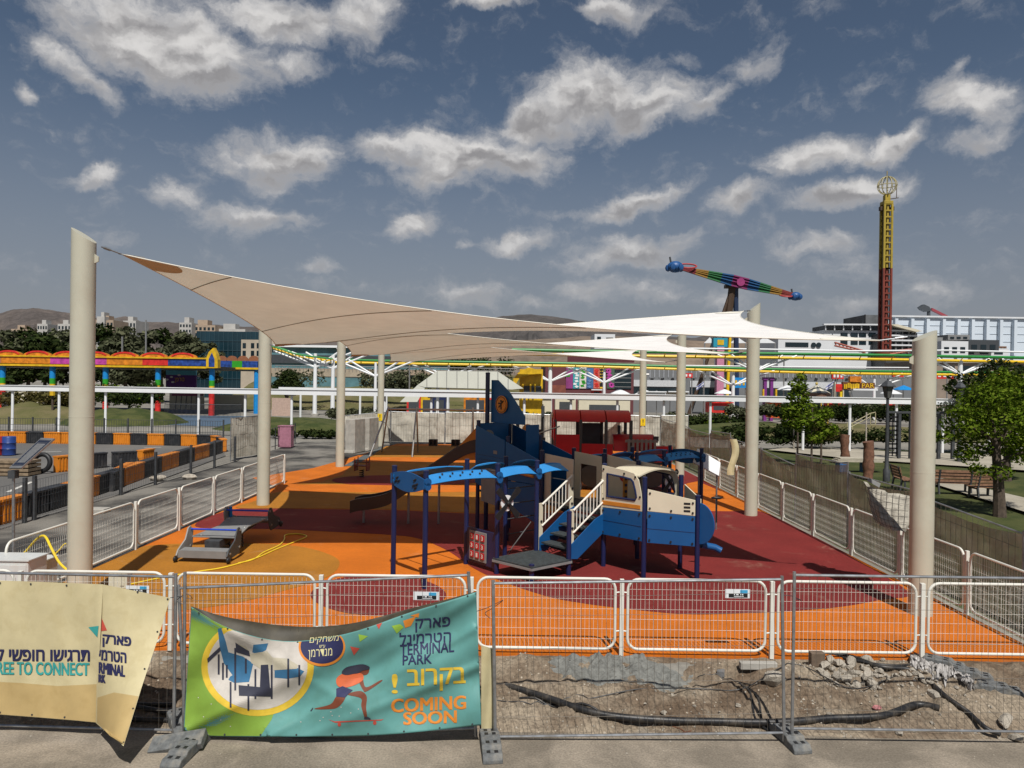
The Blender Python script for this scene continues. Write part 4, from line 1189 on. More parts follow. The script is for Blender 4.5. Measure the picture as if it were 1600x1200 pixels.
plate('cross_wall', [Q(2.85, -2.3, 1.2), Q(3.3, -2.3, 1.2), Q(3.3, -2.3, 2.9), Q(2.85, -2.3, 2.9)], nv, .024, 'blue')
# slide out of the tail to the left
sp_ = smooth_open([(-.78, 20.0, 2.22), (-1.3, 20.15, 2.05), (-2.1, 20.3, 1.50), (-2.9, 20.42, .95), (-3.35, 20.46, .66), (-3.8, 20.48, .53), (-4.2, 20.5, .47), (-4.42, 20.5, .40)], 6)
def strip(off_y, w, zo, h):
    mb = MB(); n = len(sp_); vs, fs = [], []
    for p in sp_:
        for dy, dz in ((-w/2, 0), (w/2, 0), (w/2, h), (-w/2, h)): vs.append(p + V((0, off_y + dy, zo + dz)))
    for i in range(n-1):
        for k in range(4): fs.append((i*4+k, i*4+(k+1) % 4, (i+1)*4+(k+1) % 4, (i+1)*4+k))
    fs += [(0,1,2,3), ((n-1)*4+3, (n-1)*4+2, (n-1)*4+1, (n-1)*4)]
    mb.add(vs, fs); return mb
BROWN = mat('dark_slide_plastic', (.045, .026, .022, 1), .35, 0, .1, 4)
sb = part('slide_bed', strip(0, .60, 0, .03), BROWN, smooth=True)
for s in (-1, 1): part('slide_side', strip(s*.32, .05, -.08, .34), BROWN, sb, smooth=True)
for s in (-1, 1):
    mb = MB(); mb.prism([(-.70, 20.0 + s*.30, 1.9), (-.70, 20.0 + s*.30, 2.75), (-1.0, 20.06 + s*.30, 2.7), (-1.5, 20.17 + s*.30, 2.15), (-1.5, 20.17 + s*.30, 1.85)], (0, .03, 0)); part('slide_guard', mb, M['orangepanel'])
for x, z in ((-4.1, .46), (-2.85, .95), (-2.0, 1.5)):
    mb = MB(); mb.tube([(x, 20.5, 0), (x, 20.5, z)], .035, 8); part('slide_leg', mb, M['steel'], smooth=True)
# number game between two posts
gp = plate('game_board', [Q(-.02, -1.0, .10), Q(-.02, -.06, .10), Q(-.02, -.06, .84), Q(-.02, -1.0, .84)], wv, .03, 'navy')
plate('game_plate', [Q(-.045, -.88, .16), Q(-.045, -.30, .16), Q(-.045, -.30, .79), Q(-.045, -.88, .79)], wv, .02, 'grey', gp)
DIG = ['313', '303', '313']
for r_ in range(3):
    for c_ in range(3):
        n, z = -.77 + .18*c_, .67 - .19*r_
        cc = Q(-.05, n, z); mb = MB(); mb.beam(cc - nv*.055, cc + nv*.055, .03, .13); tl = part('game_tile', mb, M['red'], gp)
        vs, fs = text_geo(DIG[r_][c_], .03); mb = MB(); mb.add([cc - wv*.017 + nv*(u-.5)*.06 + V((0, 0, (v-.5)*.09)) for u, v in vs], fs); part('game_digit', mb, M['white_paint'], gp, norm=False)
# chain down from the stair post, rope bits
mb = MB(); mb.tube([Q(1.05, -.1, .95), Q(.75, -.35, .40), Q(.6, -.5, .05)], .012, 6); part('chain', mb, M['steel'])
for w, n in ((1.12, -1.05), (2.25, -1.05)):
    for k in range(4):
        mb = MB(); mb.tube([Q(1.12, -1.05 + .0, .5 + .35*k), Q(2.25, -1.05, .5 + .35*k)], .014, 6); part('climbing_rung', mb, M['darksteel'])
    break

# ------------------------------------------------------------------ red train play house behind
TX, TY = 1.78, 28.0
pt = thing('play_train', 'dark red play train with three bay barrel roof behind the blue plane', 'play house', (TX + 1.8, TY, 0))
def tp(name, mb, m, par=pt, **k): return mb.build(name, m, par, **k)
for k in range(3):
    x0, x1 = TX + .02 + .88*k, TX + .86 + .88*k
    mb = MB(); N = 14
    o_ = [(.72*math.cos(math.pi*i/N), 2.62 + .42*math.sin(math.pi*i/N)) for i in range(N+1)]
    i_ = [(.69*math.cos(math.pi*i/N), 2.60 + .40*math.sin(math.pi*i/N)) for i in range(N+1)]
    mb.prism([(x0, TY + y, z) for y, z in o_ + i_[::-1]], (x1 - x0, 0, 0)); tp('roof_shell', mb, M['red'], smooth=True)
mb = MB(); N = 16
o_ = [(.74*math.cos(math.pi*i/N), 2.55 + .5*math.sin(math.pi*i/N)) for i in range(N+1)]; i_ = [(.5*math.cos(math.pi*i/N), 2.4 + .42*math.sin(math.pi*i/N)) for i in range(N+1)]
mb.prism([(TX - .06, TY + y, z) for y, z in o_ + [(-.74, 1.9), (-.5, 1.9)] + i_[::-1] + [(.5, 1.9), (.74, 1.9)]], (.06, 0, 0)); tp('front_arch', mb, M['red'])
c = V((TX - .07, TY - .35, 2.82)); mb = MB(); mb.tube([c, c + V((-.05, 0, 0))], .09, 14); tp('lamp', mb, M['creampanel'])
for x in (TX, TX + .88, TX + 1.76, TX + 2.62):
    for y in (-.68, .68):
        mb = MB(); mb.tube([(x, TY + y, 0), (x, TY + y, 2.68)], .06, 10); tp('post', mb, M['darkgrey'], smooth=True)
for x0, x1, z0, z1, y in ((TX-.04, TX+.84, 1.1, 2.12, -.72), (TX+.92, TX+2.0, 1.1, 1.78, -.72), (TX+.02, TX+1.7, 1.1, 2.0, .72)):
    mb = MB(); mb.box(x0, x1, TY + y - .015, TY + y + .015, z0, z1); tp('side_panel', mb, M['red'], bevel=.01)
mb = MB(); mb.box(TX + .95, TX + 1.7, TY + .55, TY + .58, 1.3, 2.5); tp('inner_wall', mb, M['darkgrey'])
mb = MB(); mb.box(TX - .1, TX + 3.9, TY - .7, TY + .7, 1.0, 1.1); tp('floor', mb, M['floor'])
mb = MB(); N = 10
mb.prism([(TX + 2.05, TY + .62*math.cos(math.pi*i/N), 1.5 + .62*math.sin(math.pi*i/N)) for i in range(N+1)], (1.45, 0, 0)); tp('boiler', mb, M['red'], smooth=True)
mb = MB(); mb.tube([(TX + 2.3, TY, 2.0), (TX + 2.3, TY, 2.45)], .06, 10); tp('chimney', mb, M['darkgrey'], smooth=True)
for k in range(7):
    x = TX + 2.5 + .15*k; mb = MB(); mb.box(x, x + .08, TY - .78, TY - .75, 1.25, 1.98); tp('slat', mb, M['grey'])
mb = MB(); mb.box(TX + 2.42, TX + 3.55, TY - .75, TY - .72, 1.85, 1.95); mb.box(TX + 2.42, TX + 3.55, TY - .75, TY - .72, 1.35, 1.42); tp('slat_rail', mb, M['grey'])
mb = MB(); mb.box(TX + 3.45, TX + 4.05, TY - .7, TY - .66, 1.1, 1.72); tp('buffer_panel', mb, M['red'])
mb = MB(); mb.tube([(TX + 3.5, TY - .6, 1.9), (TX + 3.5, TY - .6, 2.08)], .1, 12); tp('bell', mb, M['darkgrey'], smooth=True)
for x in (TX + .4, TX + 1.3, TX + 2.5, TX + 3.4):
    for y in (-.6, .6):
        mb = MB(); mb.tube([(x, TY + y - .05, .55), (x, TY + y + .05, .55)], .42, 22); tp('wheel', mb, M['darkgrey'], smooth=True)
for x in (TX + 3.0, TX + 3.85):
    for y in (-.6, .6):
        mb = MB(); mb.tube([(x, TY + y, 0), (x, TY + y, 1.05)], .05, 8); tp('leg', mb, M['darkgrey'], smooth=True)
pt.scale = (1.08, 1.0, .98)
# small climbing tower between plane and train
tx, ty = .55, 23.0
tw = thing('climbing_tower', 'dark climbing tower with small orange face between plane tail and red train', 'climbing frame', (tx, ty, 0))
for dx in (-.35, .45):
    for dy in (-.4, .4):
        mb = MB(); mb.tube([(tx+dx, ty+dy, 0), (tx+dx, ty+dy, 3.25 if dy > 0 else 2.3)], .055, 10); mb.build('post', M['darkgrey'], tw, smooth=True)
mb = MB(); mb.box(tx-.34, tx+.44, ty+.38, ty+.41, 1.2, 2.5); mb.build('back_panel', mat('brown_panel', (.09, .045, .035, 1), .5), tw)
mb = MB(); mb.box(tx-.38, tx+.48, ty-.43, ty+.43, 1.1, 1.18); mb.build('floor', M['floor'], tw)
mb = MB(); mb.ball((tx-.05, ty-.5, 2.55), .17, 14, 0, (1, .6, 1)); mb.build('face_knob', M['orangepanel'], tw, smooth=True)
mb = MB(); mb.tube([(tx-.05, ty-.42, 2.3), (tx+.5, ty-.42, 2.5), (tx+.95, ty-.3, 2.65)], .025, 6); mb.tube([(tx+.45, ty-.42, 2.0), (tx+.45, ty-.42, 2.9)], .02, 6); mb.build('grab_bar', M['steel'], tw)
mb = MB(); mb.box(tx-.2, tx+.1, ty-.48, ty-.44, 1.2, 2.35); mb.build('front_panel', M['blue'], tw)
# round spinner under the wing
g = gr(800, 777); mb = MB(); mb.lathe(g, [(.10, 0), (.10, .12), (.62, .16), (.66, .22), (.6, .24), (.2, .26)], 28)
tag(mb.build('spinner', M['orangepanel'], loc=g, smooth=True), 'low round orange spinner on the ground behind the plane wing', 'spinner')

# ------------------------------------------------------------------ seesaw
g = gr(352, 868); sx, sy = g.x - .12, g.y + .75
sw = thing('seesaw', 'four seat grey seesaw with blue hand bars on the mustard circle', 'seesaw', (0, 0, 0))
LG = mat('light_grey_panel', (.27, .265, .25, 1), .5, 0, .08, 4)
def sp2(name, mb, m, par=sw, **k): return mb.build(name, m, par, **k)
for e, z0 in ((-1, 0.0), (1, 0.0)):
    y0 = e*.85
    ends = []
    for s in (-1, 1):
        x = s*.56
        prof = [(0, .30), (-.05, .62), (.06, .74), (.16, .72), (.30, .50), (.62, .36), (.70, .26), (.62, .16), (.1, .16)]
        mb = MB(); mb.prism([(x - .015, y0 + e*(a - .05), z) for a, z in prof], (.03, 0, 0))
        sdp = sp2('side_panel', mb, LG if s < 0 else M['darkgrey'], bevel=.006)
        for a, z in ((.03, .66), (.55, .28), (.1, .3)):
            mb = MB(); mb.tube([(x - .03, y0 + e*(a-.05), z), (x + .03, y0 + e*(a-.05), z)], .028, 8); sp2('bolt_cap', mb, M['steel'], sdp, smooth=True)
        mb = MB(); mb.ball((x + s*.03, y0 + e*.62, .17), .075, 10, 0, (.6, 1, 1)); sp2('bumper', mb, M['black'], smooth=True)
    mb = MB(); mb.tube([(-.56, y0 + e*.0, .66), (.56, y0, .66)], .022, 8); sp2('hand_bar', mb, mat('bar_blue', (.015, .06, .45, 1), .4), smooth=True)
    mb = MB(); mb.box(-.54, .54, min(y0 + e*.30, y0 + e*.56), max(y0 + e*.30, y0 + e*.56), .31, .345); sp2('seat', mb, M['grey'], bevel=.008)
    mb = MB(); mb.box(-.54, .54, min(y0 + e*.57, y0 + e*.6), max(y0 + e*.57, y0 + e*.6), .2, .36); sp2('seat_front', mb, M['grey'])
    mb = MB(); mb.prism([(-.1, y0 - e*.05, .22), (.1, y0 - e*.05, .22), (.1, y0 + e*.2, .22), (-.1, y0 + e*.2, .22)], (0, 0, .02)); sp2('foot_rest', mb, M['steel'])
mb = MB(); mb.prism([(-.56, -.82, .46), (.50, -.82, .46), (.36, .1, .46), (.5, .82, .46), (-.5, .82, .46), (-.36, .1, .46)], (0, 0, .03)); sp2('centre_board', mb, M['grey'], bevel=.006)
for x, y in ((-.4,-.7),(.4,-.7),(.3,0),(.42,.7),(-.42,.7)):
    mb = MB(); mb.ball((x, y, .49), .035, 8, 0, (1, 1, .5)); sp2('bolt_cap', mb, M['steel'], smooth=True)
mb = MB(); mb.beam((0, -1.0, .36), (0, 1.0, .36), .34, .16); sp2('beam', mb, M['darksteel'])  # beam, oversized and dark to darken the underside of the seesaw
mb = MB(); mb.tube([(-.5, 1.0, .45), (-.5, 1.0, .7)], .04, 10); sp2('hand_grip', mb, M['skyblue'], smooth=True)
for x in (-.16, .16):
    mb = MB(); N = 90
    mb.tube([(x + .085*math.cos(2*math.pi*5*i/N), .085*math.sin(2*math.pi*5*i/N), .03 + .36*i/N) for i in range(N+1)], .017, 6); sp2('spring', mb, M['black'], smooth=True)
mb = MB(); mb.box(.36, .39, -.75, -.45, .1, .42); sp2('red_plate', mb, M['red'])
sw.location = (sx, sy, .02); sw.rotation_euler = (R(4.5), 0, R(-4))

# spring rider
g = gr(565, 746); sr = thing('spring_rider', 'small dark red spring rider on the far red spot', 'spring rider', g)
RD = mat('rider_red', (.17, .02, .015, 1), .5, 0, .1, 3)
for s in (-1, 1):
    mb = MB(); mb.prism([(g.x + s*.24, g.y + a, g.z + z) for a, z in ((-.35,.3),(-.38,.52),(-.3,.82),(-.2,.62),(.05,.5),(.22,.58),(.33,.84),(.40,.5),(.3,.26))], (.03, 0, 0)); mb.build('side_panel', RD, sr)
mb = MB(); mb.box(g.x-.24, g.x+.24, g.y-.1, g.y+.16, .46, .5); mb.build('seat', RD, sr)
mb = MB(); mb.tube([(g.x-.34, g.y-.25, .66), (g.x+.34, g.y-.25, .66)], .022, 6); mb.build('hand_bar', M['darkgrey'], sr)
mb = MB(); N = 60; mb.tube([(g.x + .09*math.cos(2*math.pi*4*i/N), g.y + .09*math.sin(2*math.pi*4*i/N), .02 + .3*i/N) for i in range(N+1)], .018, 6); mb.build('spring', M['black'], sr, smooth=True)

# swing set at the back
SY = 39.5
sg = thing('swing_set', 'grey steel swing frame at the back of the playground with two seats', 'swing', V((at(680, 700, SY).x, SY, 0)))
ztop = at(680, 640, SY).z
xl, xr = at(606, 634, SY).x, at(757, 640, SY).x
mb = MB(); mb.tube([(xl, SY, ztop), (xr, SY, ztop)], .055, 10); mb.build('top_bar', M['steel'], sg, smooth=True)
for px, dx in ((607, -.75), (651, -.05), (739, .0)):
    x = at(px, 640, SY).x
    for dy in (-1.2, 1.2):
        mb = MB(); mb.tube([(x, SY, ztop + .12), (x + dx + (.2 if dx < -.1 and dy > 0 else 0), SY + dy, 0)], .045, 8); mb.build('leg', M['steel'], sg, smooth=True)
for px in (677, 712):
    x = at(px, 690, SY).x
    mb = MB(); mb.box(x-.23, x+.23, SY-.2, SY+.2, .50, .56); mb.box(x-.23, x-.18, SY-.2, SY+.2, .56, .85); mb.box(x+.18, x+.23, SY-.2, SY+.2, .56, .85); mb.box(x-.23, x+.23, SY+.15, SY+.2, .56, .85); mb.box(x-.03, x+.03, SY-.2, SY-.14, .56, .85)
    st = mb.build('seat', M['black'], sg)
    for s in (-.2, .2):
        mb = MB(); mb.tube([(x + s, SY, .85), (x + s, SY, ztop)], .012, 5); mb.build('chain', M['steel'], st)

# info board on the right verge
g = at(1104, 727, 20.2)
ib = thing('info_board', 'tilted white information board beside the barrier behind the plane nose', 'sign', (g.x, g.y, -.2))
mb = MB(); mb.prism([(g.x-.40, g.y-.1, 2.2-.35), (g.x+.32, g.y-.1, 2.2-.72), (g.x+.42, g.y+.12, 2.2-.38), (g.x-.22, g.y+.12, 2.2-.0)], (-.01, -.02, .03)); mb.build('board', SIGNW, ib)
for dx in (-.2, .3):
    mb = MB(); mb.tube([(g.x+dx, g.y+.05, -.2), (g.x+dx, g.y+.05, 1.75)], .025, 8); mb.build('leg', M['galv'], ib)

# ------------------------------------------------------------------ dirt strip: pipes, rubble, mortar, plastic
def onground(px, py, h=.0):
    g = gr(px, py, -.15)
    for _ in range(4):
        z = dirt_z(g.x, min(max(g.y, 8.96), 10.86)); g = gr(px, py, z + h)
    return V((g.x, g.y, dirt_z(g.x, min(max(g.y, 8.96), 10.86)) + h))
def runpipe(pts, r, label, m, nm, cat, n=10, h=None):
    P = smooth_open([onground(x, y, (r*.75 if h is None else h)) for x, y in pts], 8)
    for p in P: p.z = max(p.z, dirt_z(p.x, min(max(p.y, 8.96), 10.86)) + r*.55) if p.y > 9 else max(p.z, RZ + r)
    if r >= .03:
        zz = [p.z for p in P]
        for i, p in enumerate(P):
            w_ = zz[max(0, i-14):i+15]; p.z = max(sum(w_)/len(w_) + .012, RZ + r if p.y < 9 else -1)
    mb = MB(); mb.tube(P, r, n); return tag(mb.build(nm, m, loc=P[0], smooth=True), label, cat)
PIPEM = mat('black_pipe', (.016, .016, .017, 1), .45, 0, .2, 5, dirt=(.12, .1, .075, 1), dscale=5, damt=.45)
runpipe([(790,1074),(850,1094),(930,1111),(1030,1125),(1120,1130),(1225,1130),(1300,1127),(1380,1118),(1430,1109),(1468,1105)], .044, 'thick black pipe lying in a long curve across the soil', PIPEM, 'black_pipe', 'pipe', 14)
runpipe([(812,1090),(870,1105),(950,1118),(1010,1124)], .016, 'thin black cable lying along the thick pipe', PIPEM, 'black_cable', 'cable')
runpipe([(1285,1021),(1330,1028),(1375,1045),(1430,1066),(1480,1090),(1515,1115),(1540,1140),(1562,1153)], .03, 'black hose running from the rubble down to the road at the right', PIPEM, 'black_hose', 'hose')
runpipe([(1290,1021),(1360,1038),(1410,1038),(1432,1034)], .018, 'short dark cable behind the rubble pile', PIPEM, 'black_cable', 'cable')
runpipe([(775,1086),(850,1092),(920,1082),(1000,1080),(1090,1076),(1160,1076),(1240,1070),(1330,1076),(1400,1074)], .008, 'thin dark wire crossing the soil below the mortar heap', M['black'], 'ground_wire', 'wire', 5)
runpipe([(1090,1060),(1130,1061),(1175,1070)], .007, 'short bent rod on the soil right of the mortar heap', M['black'], 'steel_rod', 'rod', 5)
runpipe([(1155,1072),(1172,1085),(1180,1105),(1200,1128)], .014, 'dark cable curving down to the fence foot', PIPEM, 'black_cable', 'cable', 6)
runpipe([(1168,1074),(1184,1090),(1192,1108),(1208,1130)], .014, 'second dark cable curving beside it down to the fence foot', PIPEM, 'black_cable', 'cable', 6)
runpipe([(1050,1135),(1070,1142),(1058,1146),(1080,1140)], .008, 'rusty bent wire near the road edge', mat('rust', (.12, .05, .025, 1), .8), 'rusty_wire', 'wire', 5)
for x0, y0_, x1, y1_ in ((60,1100,280,1108),(90,1118,285,1128),(130,1092,270,1096)):
    runpipe([(x0, y0_), ((x0+x1)/2, y0_+4), (x1, y1_)], .03, 'dark pipe in the ditch behind the beige banner, %s' % {1100: 'middle one', 1118: 'nearest to the fence', 1092: 'farthest from the fence'}[y0_], PIPEM, 'black_pipe', 'pipe')
def rock_mesh(seed, s):
    rn = random.Random(seed); mb = MB()
    n, h = 9, 6
    mb.ball((0, 0, 0), 1, n, 0)
    ax = [V((rn.gauss(0, 1), rn.gauss(0, 1), rn.gauss(0, 1))).normalized() for _ in range(9)]
    cut = [rn.uniform(.45, .8) for _ in ax]
    out = []
    for v in mb.v:
        v = v.copy()
        for a, c in zip(ax, cut):
            d = v.dot(a)
            if d > c: v -= a*(d - c)
        v.x *= rn.uniform(1.0, 1.02)*1.2; v.z *= .75
        out.append(v*s)
    mb.v = out
    return mb
ROCKM = mat('limestone_rubble', (.38, .34, .28, 1), .9, 0, .25, 12, bump=.5, bscale=40, dirt=(.2, .16, .11, 1), dscale=9, damt=.6)
rk = random.Random(11)
protos = []
def rock(px, py, s, label, grp='broken stones on the soil', nm='stone', m=None):
    P = onground(px, py, 0)
    k = len(protos)
    if k < 7:
        o = rock_mesh(k, 1.0).build(nm, m or ROCKM, loc=(0, 0, 0)); protos.append(o)
    else:
        o = protos[rk.randrange(7)].copy(); COL.objects.link(o)
        if m: pass
    o.location = P + V((0, 0, s*.42)); o.scale = (s*rk.uniform(.85, 1.25), s*rk.uniform(.8, 1.1), s*rk.uniform(.8, 1.1)); o.rotation_euler = (rk.uniform(-.5, .5), rk.uniform(-.5, .5), rk.uniform(0, 6))
    return tag(o, label, 'stone', grp)
rock(1209, 1073, .155, 'large round brown boulder left of the uprights in front of the rubble')
for i, (x, y) in enumerate([(1275,1030),(1288,1040),(1300,1046),(1310,1036),(1318,1050),(1326,1042),(1297,1032),(1334,1060),(1322,1064),(1345,1052),(1340,1068),(1308,1058),(1284,1048),(1355,1062),(1330,1032),(1350,1042),(1362,1070)]):
    rock(x, y + 4, rk.uniform(.06, .115), 'pale angular stone in the rubble pile behind the right fence panel', 'stones of the rubble pile')
rock(1460, 1090, .10, 'pale stone lying alone between the two black hoses'); rock(1440, 1078, .07, 'smaller pale stone next to the lone stone by the black hose')
rock(1572, 1120, .11, 'brown stone near the right edge by the road'); rock(1300, 1118, .06, 'grey stone below the rubble pile beside the thick pipe'); rock(1590, 1124, .09, 'tan stone at the very right edge')
for i in range(34):
    rock(1270 + 110*rk.random(), 1030 + 45*rk.random(), rk.uniform(.03, .07), 'smaller broken stone among the rubble pile behind the right fence panel', 'small stones of the rubble pile')
for i in range(60):
    x, y = rk.choice([(rk.uniform(1270, 1500), rk.uniform(1045, 1085)), (rk.uniform(800, 1600), rk.uniform(1040, 1140)), (rk.uniform(1380, 1470), rk.uniform(1058, 1085))])
    rock(x, y, rk.uniform(.018, .05), 'small loose stone scattered on the soil', 'small stones scattered on the soil')
mb = MB(); gb = gr(1280, 1030, -.02)
for i in range(700):
    x, y = rk.uniform(-1.5, 6.6), rk.uniform(9.0, 10.7)
    if rk.random() < .35: x, y = rk.uniform(3.9, 5.8), rk.uniform(9.7, 10.6)
    s = rk.uniform(.006, .022) * (1.2 if x > 3.9 else 1); z = dirt_z(x, y)
    a = rk.uniform(0, 6)
    mb.add([(x + s*math.cos(a + k*2.09), y + s*math.sin(a + k*2.09), z) for k in range(3)] + [(x, y, z + s*1.1)], [(0, 1, 3), (1, 2, 3), (2, 0, 3)])
for i in range(120):
    x, y = rk.uniform(-6, 7), 9.1 - abs(rk.gauss(0, .4)); s = rk.uniform(.004, .013)
    a = rk.uniform(0, 6)
    mb.add([(x + s*math.cos(a + k*2.09), y + s*math.sin(a + k*2.09), RZ - .001) for k in range(3)] + [(x, y, RZ + s*.6)], [(0, 1, 3), (1, 2, 3), (2, 0, 3)])
tag(struct(mb.build('gravel', ROCKM), 'stuff'), 'loose grit and gravel over the soil and road edge', 'gravel')
MORT = mat('grey_mortar', (.165, .165, .15, 1), .95, 0, .25, 14, bump=.9, bscale=28)
mb = MB()
ca, cb = onground(905, 1040), onground(1072, 1034)
def gm(u, v):
    a = 2*math.pi*u; rr = v
    wob = 1 + .22*noise.noise(V((math.cos(a)*1.6, math.sin(a)*1.6, 4))) + .10*noise.noise(V((math.cos(a)*6, math.sin(a)*6, 2)))
    x = 1.52 + .98*rr*math.cos(a)*wob; y = 10.36 + .40*rr*math.sin(a)*wob
    y = min(y, 10.83)
    e = max(0, 1 - rr)
    return V((x, y, dirt_z(x, y) - .012 +   .06*min(1, e*6) + .10*noise.fractal(V((x*5, y*5, 1)), .8, 2, 4)*min(1, e*6)))
mb.grid(gm, 90, 30); tag(mb.build('mortar_heap', MORT, loc=(1.5, 10.4, -.1), smooth=True, norm=False), 'spread heap of grey mortar on the soil against the barrier', 'mortar heap')
PLAST = mat('clear_plastic', (.36, .34, .32, 1), .4, 0, .15, 6, spec=.4)
mb = MB()
def gp_(u, v):
    p = onground(1422 + 100*u, 1033 + 40*u - 8 + 16*v)
    return p + V((0, 0, -.02 + .05*abs(noise.noise(V((u*7, v*5, 3)))) + .10*math.sin(math.pi*v) + .025*noise.noise(V((u*13, v*9, 3)))))
mb.grid(gp_, 60, 26); tag(mb.build('plastic_sheet', PLAST, loc=onground(1470, 1055), smooth=True, norm=False), 'crumpled pale plastic sheet lying behind the right fence panel', 'plastic sheet')
p = onground(1125, 1052); mb = MB(); mb.prism([p + V((-.05, -.03, .0)), p + V((.05, -.05, 0)), p + V((.07, .03, .02)), p + V((-.03, .05, 0))], (0, 0, .07)); tag(mb.build('steel_bracket', M['galv'], loc=p), 'small bent grey bracket on the soil', 'bracket')
p = onground(1276, 1040); mb = MB(); mb.box(p.x-.10, p.x+.10, p.y-.06, p.y+.06, p.z, p.z+.2); o = mb.build('concrete_block', mat('brown_block', (.14, .10, .07, 1), .9, 0, .2, 8), loc=p, bevel=.012); tag(o, 'brown block standing at the left end of the rubble', 'block')
p = onground(1180, 1045); mb = MB(); mb.box(p.x-.22, p.x+.30, p.y-.05, p.y+.05, p.z, p.z+.1); tag(mb.build('kerb_stone', M['concrete'], loc=p, bevel=.01), 'short grey kerb stone at the edge of the orange ground', 'kerb stone')
p = onground(1370, 1112); mb = MB(); mb.ball(p + V((0, 0, .03)), .05, 8, 0, (1.3, .8, .7)); tag(mb.build('crumpled_wrapper', mat('wrapper_red', (.4, .16, .16, 1), .4, 0, .6, 30), loc=p), 'crumpled red and white wrapper by the thick pipe', 'litter')

# hoses and cabinet at the left
HOSE = mat('yellow_hose', (.72, .52, .03, 1), .45, 0, .08, 4)
def ghose(pts, r, label, z=.02, nm='yellow_hose'):
    P = smooth_open([gr(x, y, z) for x, y in pts], 8); mb = MB(); mb.tube(P, r, 8); return tag(mb.build(nm, HOSE, loc=P[0], smooth=True), label, 'hose')
ghose([(195,915),(250,903),(310,893),(352,886),(400,872),(432,858),(462,846),(478,839),(476,836),(462,834),(446,836),(444,843),(436,852),(412,863),(396,874),(372,880)], .016, 'thin yellow hose looped across the mustard ground beside the seesaw')
P = smooth_open([at(18, 885, 13.6), at(40, 862, 13.6), at(58, 842, 13.5), at(70, 838, 13.4), at(80, 856, 13.2), at(92, 878, 13.1), at(106, 892, 13.0), at(118, 905, 13.0)], 8); mb = MB(); mb.tube(P, .022, 8); tag(mb.build('yellow_hose', HOSE, loc=P[0], smooth=True), 'thick yellow hose arching up beside the left pole', 'hose')
P = smooth_open([at(46, 905, 14.2), at(70, 880, 14.3), at(90, 862, 14.4), at(104, 850, 14.4), at(112, 880, 14.2)], 8); mb = MB(); mb.tube(P, .013, 8); tag(mb.build('yellow_hose', HOSE, loc=P[0], smooth=True), 'thinner yellow hose rising behind the thick one at the left pole', 'hose')
CW = mat('cabinet_white', (.55, .56, .54, 1), .45, 0, .06, 3, dirt=(.4, .36, .3, 1), dscale=3, damt=.3)
def cabinet(px0, px1, py, Y, d, label, vents):
    a, b = at(px0, py, Y), at(px1, py, Y)
    t = thing('power_cabinet', label, 'cabinet', V(((a.x+b.x)/2, Y, 0)))
    mb = MB(); mb.box(a.x, b.x, Y, Y+d, 0, a.z); mb.build('casing', CW, t, bevel=.015)
    mb = MB(); mb.box(a.x+.03, b.x-.03, Y-.012, Y-.001, .08, a.z-.06); dr = mb.build('door', CW, t, bevel=.006)
    mb = MB(); mb.box(b.x-.1, b.x-.07, Y-.03, Y-.012, a.z*.5, a.z*.5+.1); mb.build('handle', M['black'], dr)
    mb = MB(); mb.box(a.x+.06, a.x+.2, Y-.016, Y-.012, a.z-.3, a.z-.16); mb.build('data_label', SIGNB, dr)
    mb = MB(); mb.box(a.x-.02, b.x+.02, Y-.02, Y+d+.02, a.z, a.z+.02); mb.build('lid', CW, t)
    return t
cabinet(-40, 44, 876, 12.1, .5, 'white power cabinet at the left edge behind the beige banner', 1)
cabinet(38, 66, 878, 12.9, .45, 'narrow white cabinet next to the left pole', 1)
# ------------------------------------------------------------------ vegetation builders
def leafmat(name, a, b, c):
    m = bpy.data.materials.new(name); m.use_nodes = True
    t = m.node_tree; T = NT(t)
    for nd in list(t.nodes): t.nodes.remove(nd)
    ge = T.n('ShaderNodeNewGeometry')
    rp = T.n('ShaderNodeValToRGB'); t.links.new(ge.outputs['Random Per Island'], rp.inputs[0])
    rp.color_ramp.elements[0].color = (*a, 1); rp.color_ramp.elements[1].color = (*c, 1)
    e = rp.color_ramp.elements.new(.5); e.color = (*b, 1)
    d = T.n('ShaderNodeBsdfDiffuse'); t.links.new(rp.outputs[0], d.inputs[0])
    tr = T.n('ShaderNodeBsdfTranslucent'); t.links.new(rp.outputs[0], tr.inputs[0])
    mx = T.n('ShaderNodeMixShader'); mx.inputs[0].default_value = .3
    t.links.new(d.outputs[0], mx.inputs[1]); t.links.new(tr.outputs[0], mx.inputs[2])
    o = T.n('ShaderNodeOutputMaterial'); t.links.new(mx.outputs[0], o.inputs[0])
    return m
LEAF_BR = leafmat('bright_leaves', (.04, .072, .006), (.09, .145, .012), (.19, .245, .028))
LEAF_DK = leafmat('dark_leaves', (.016, .026, .010), (.03, .045, .014), (.055, .07, .022))
LEAF_GR = leafmat('grey_green_leaves', (.06, .068, .038), (.10, .11, .06), (.15, .155, .09))
LEAF_DRY = leafmat('dry_leaves', (.06, .05, .018), (.09, .085, .025), (.15, .12, .05))
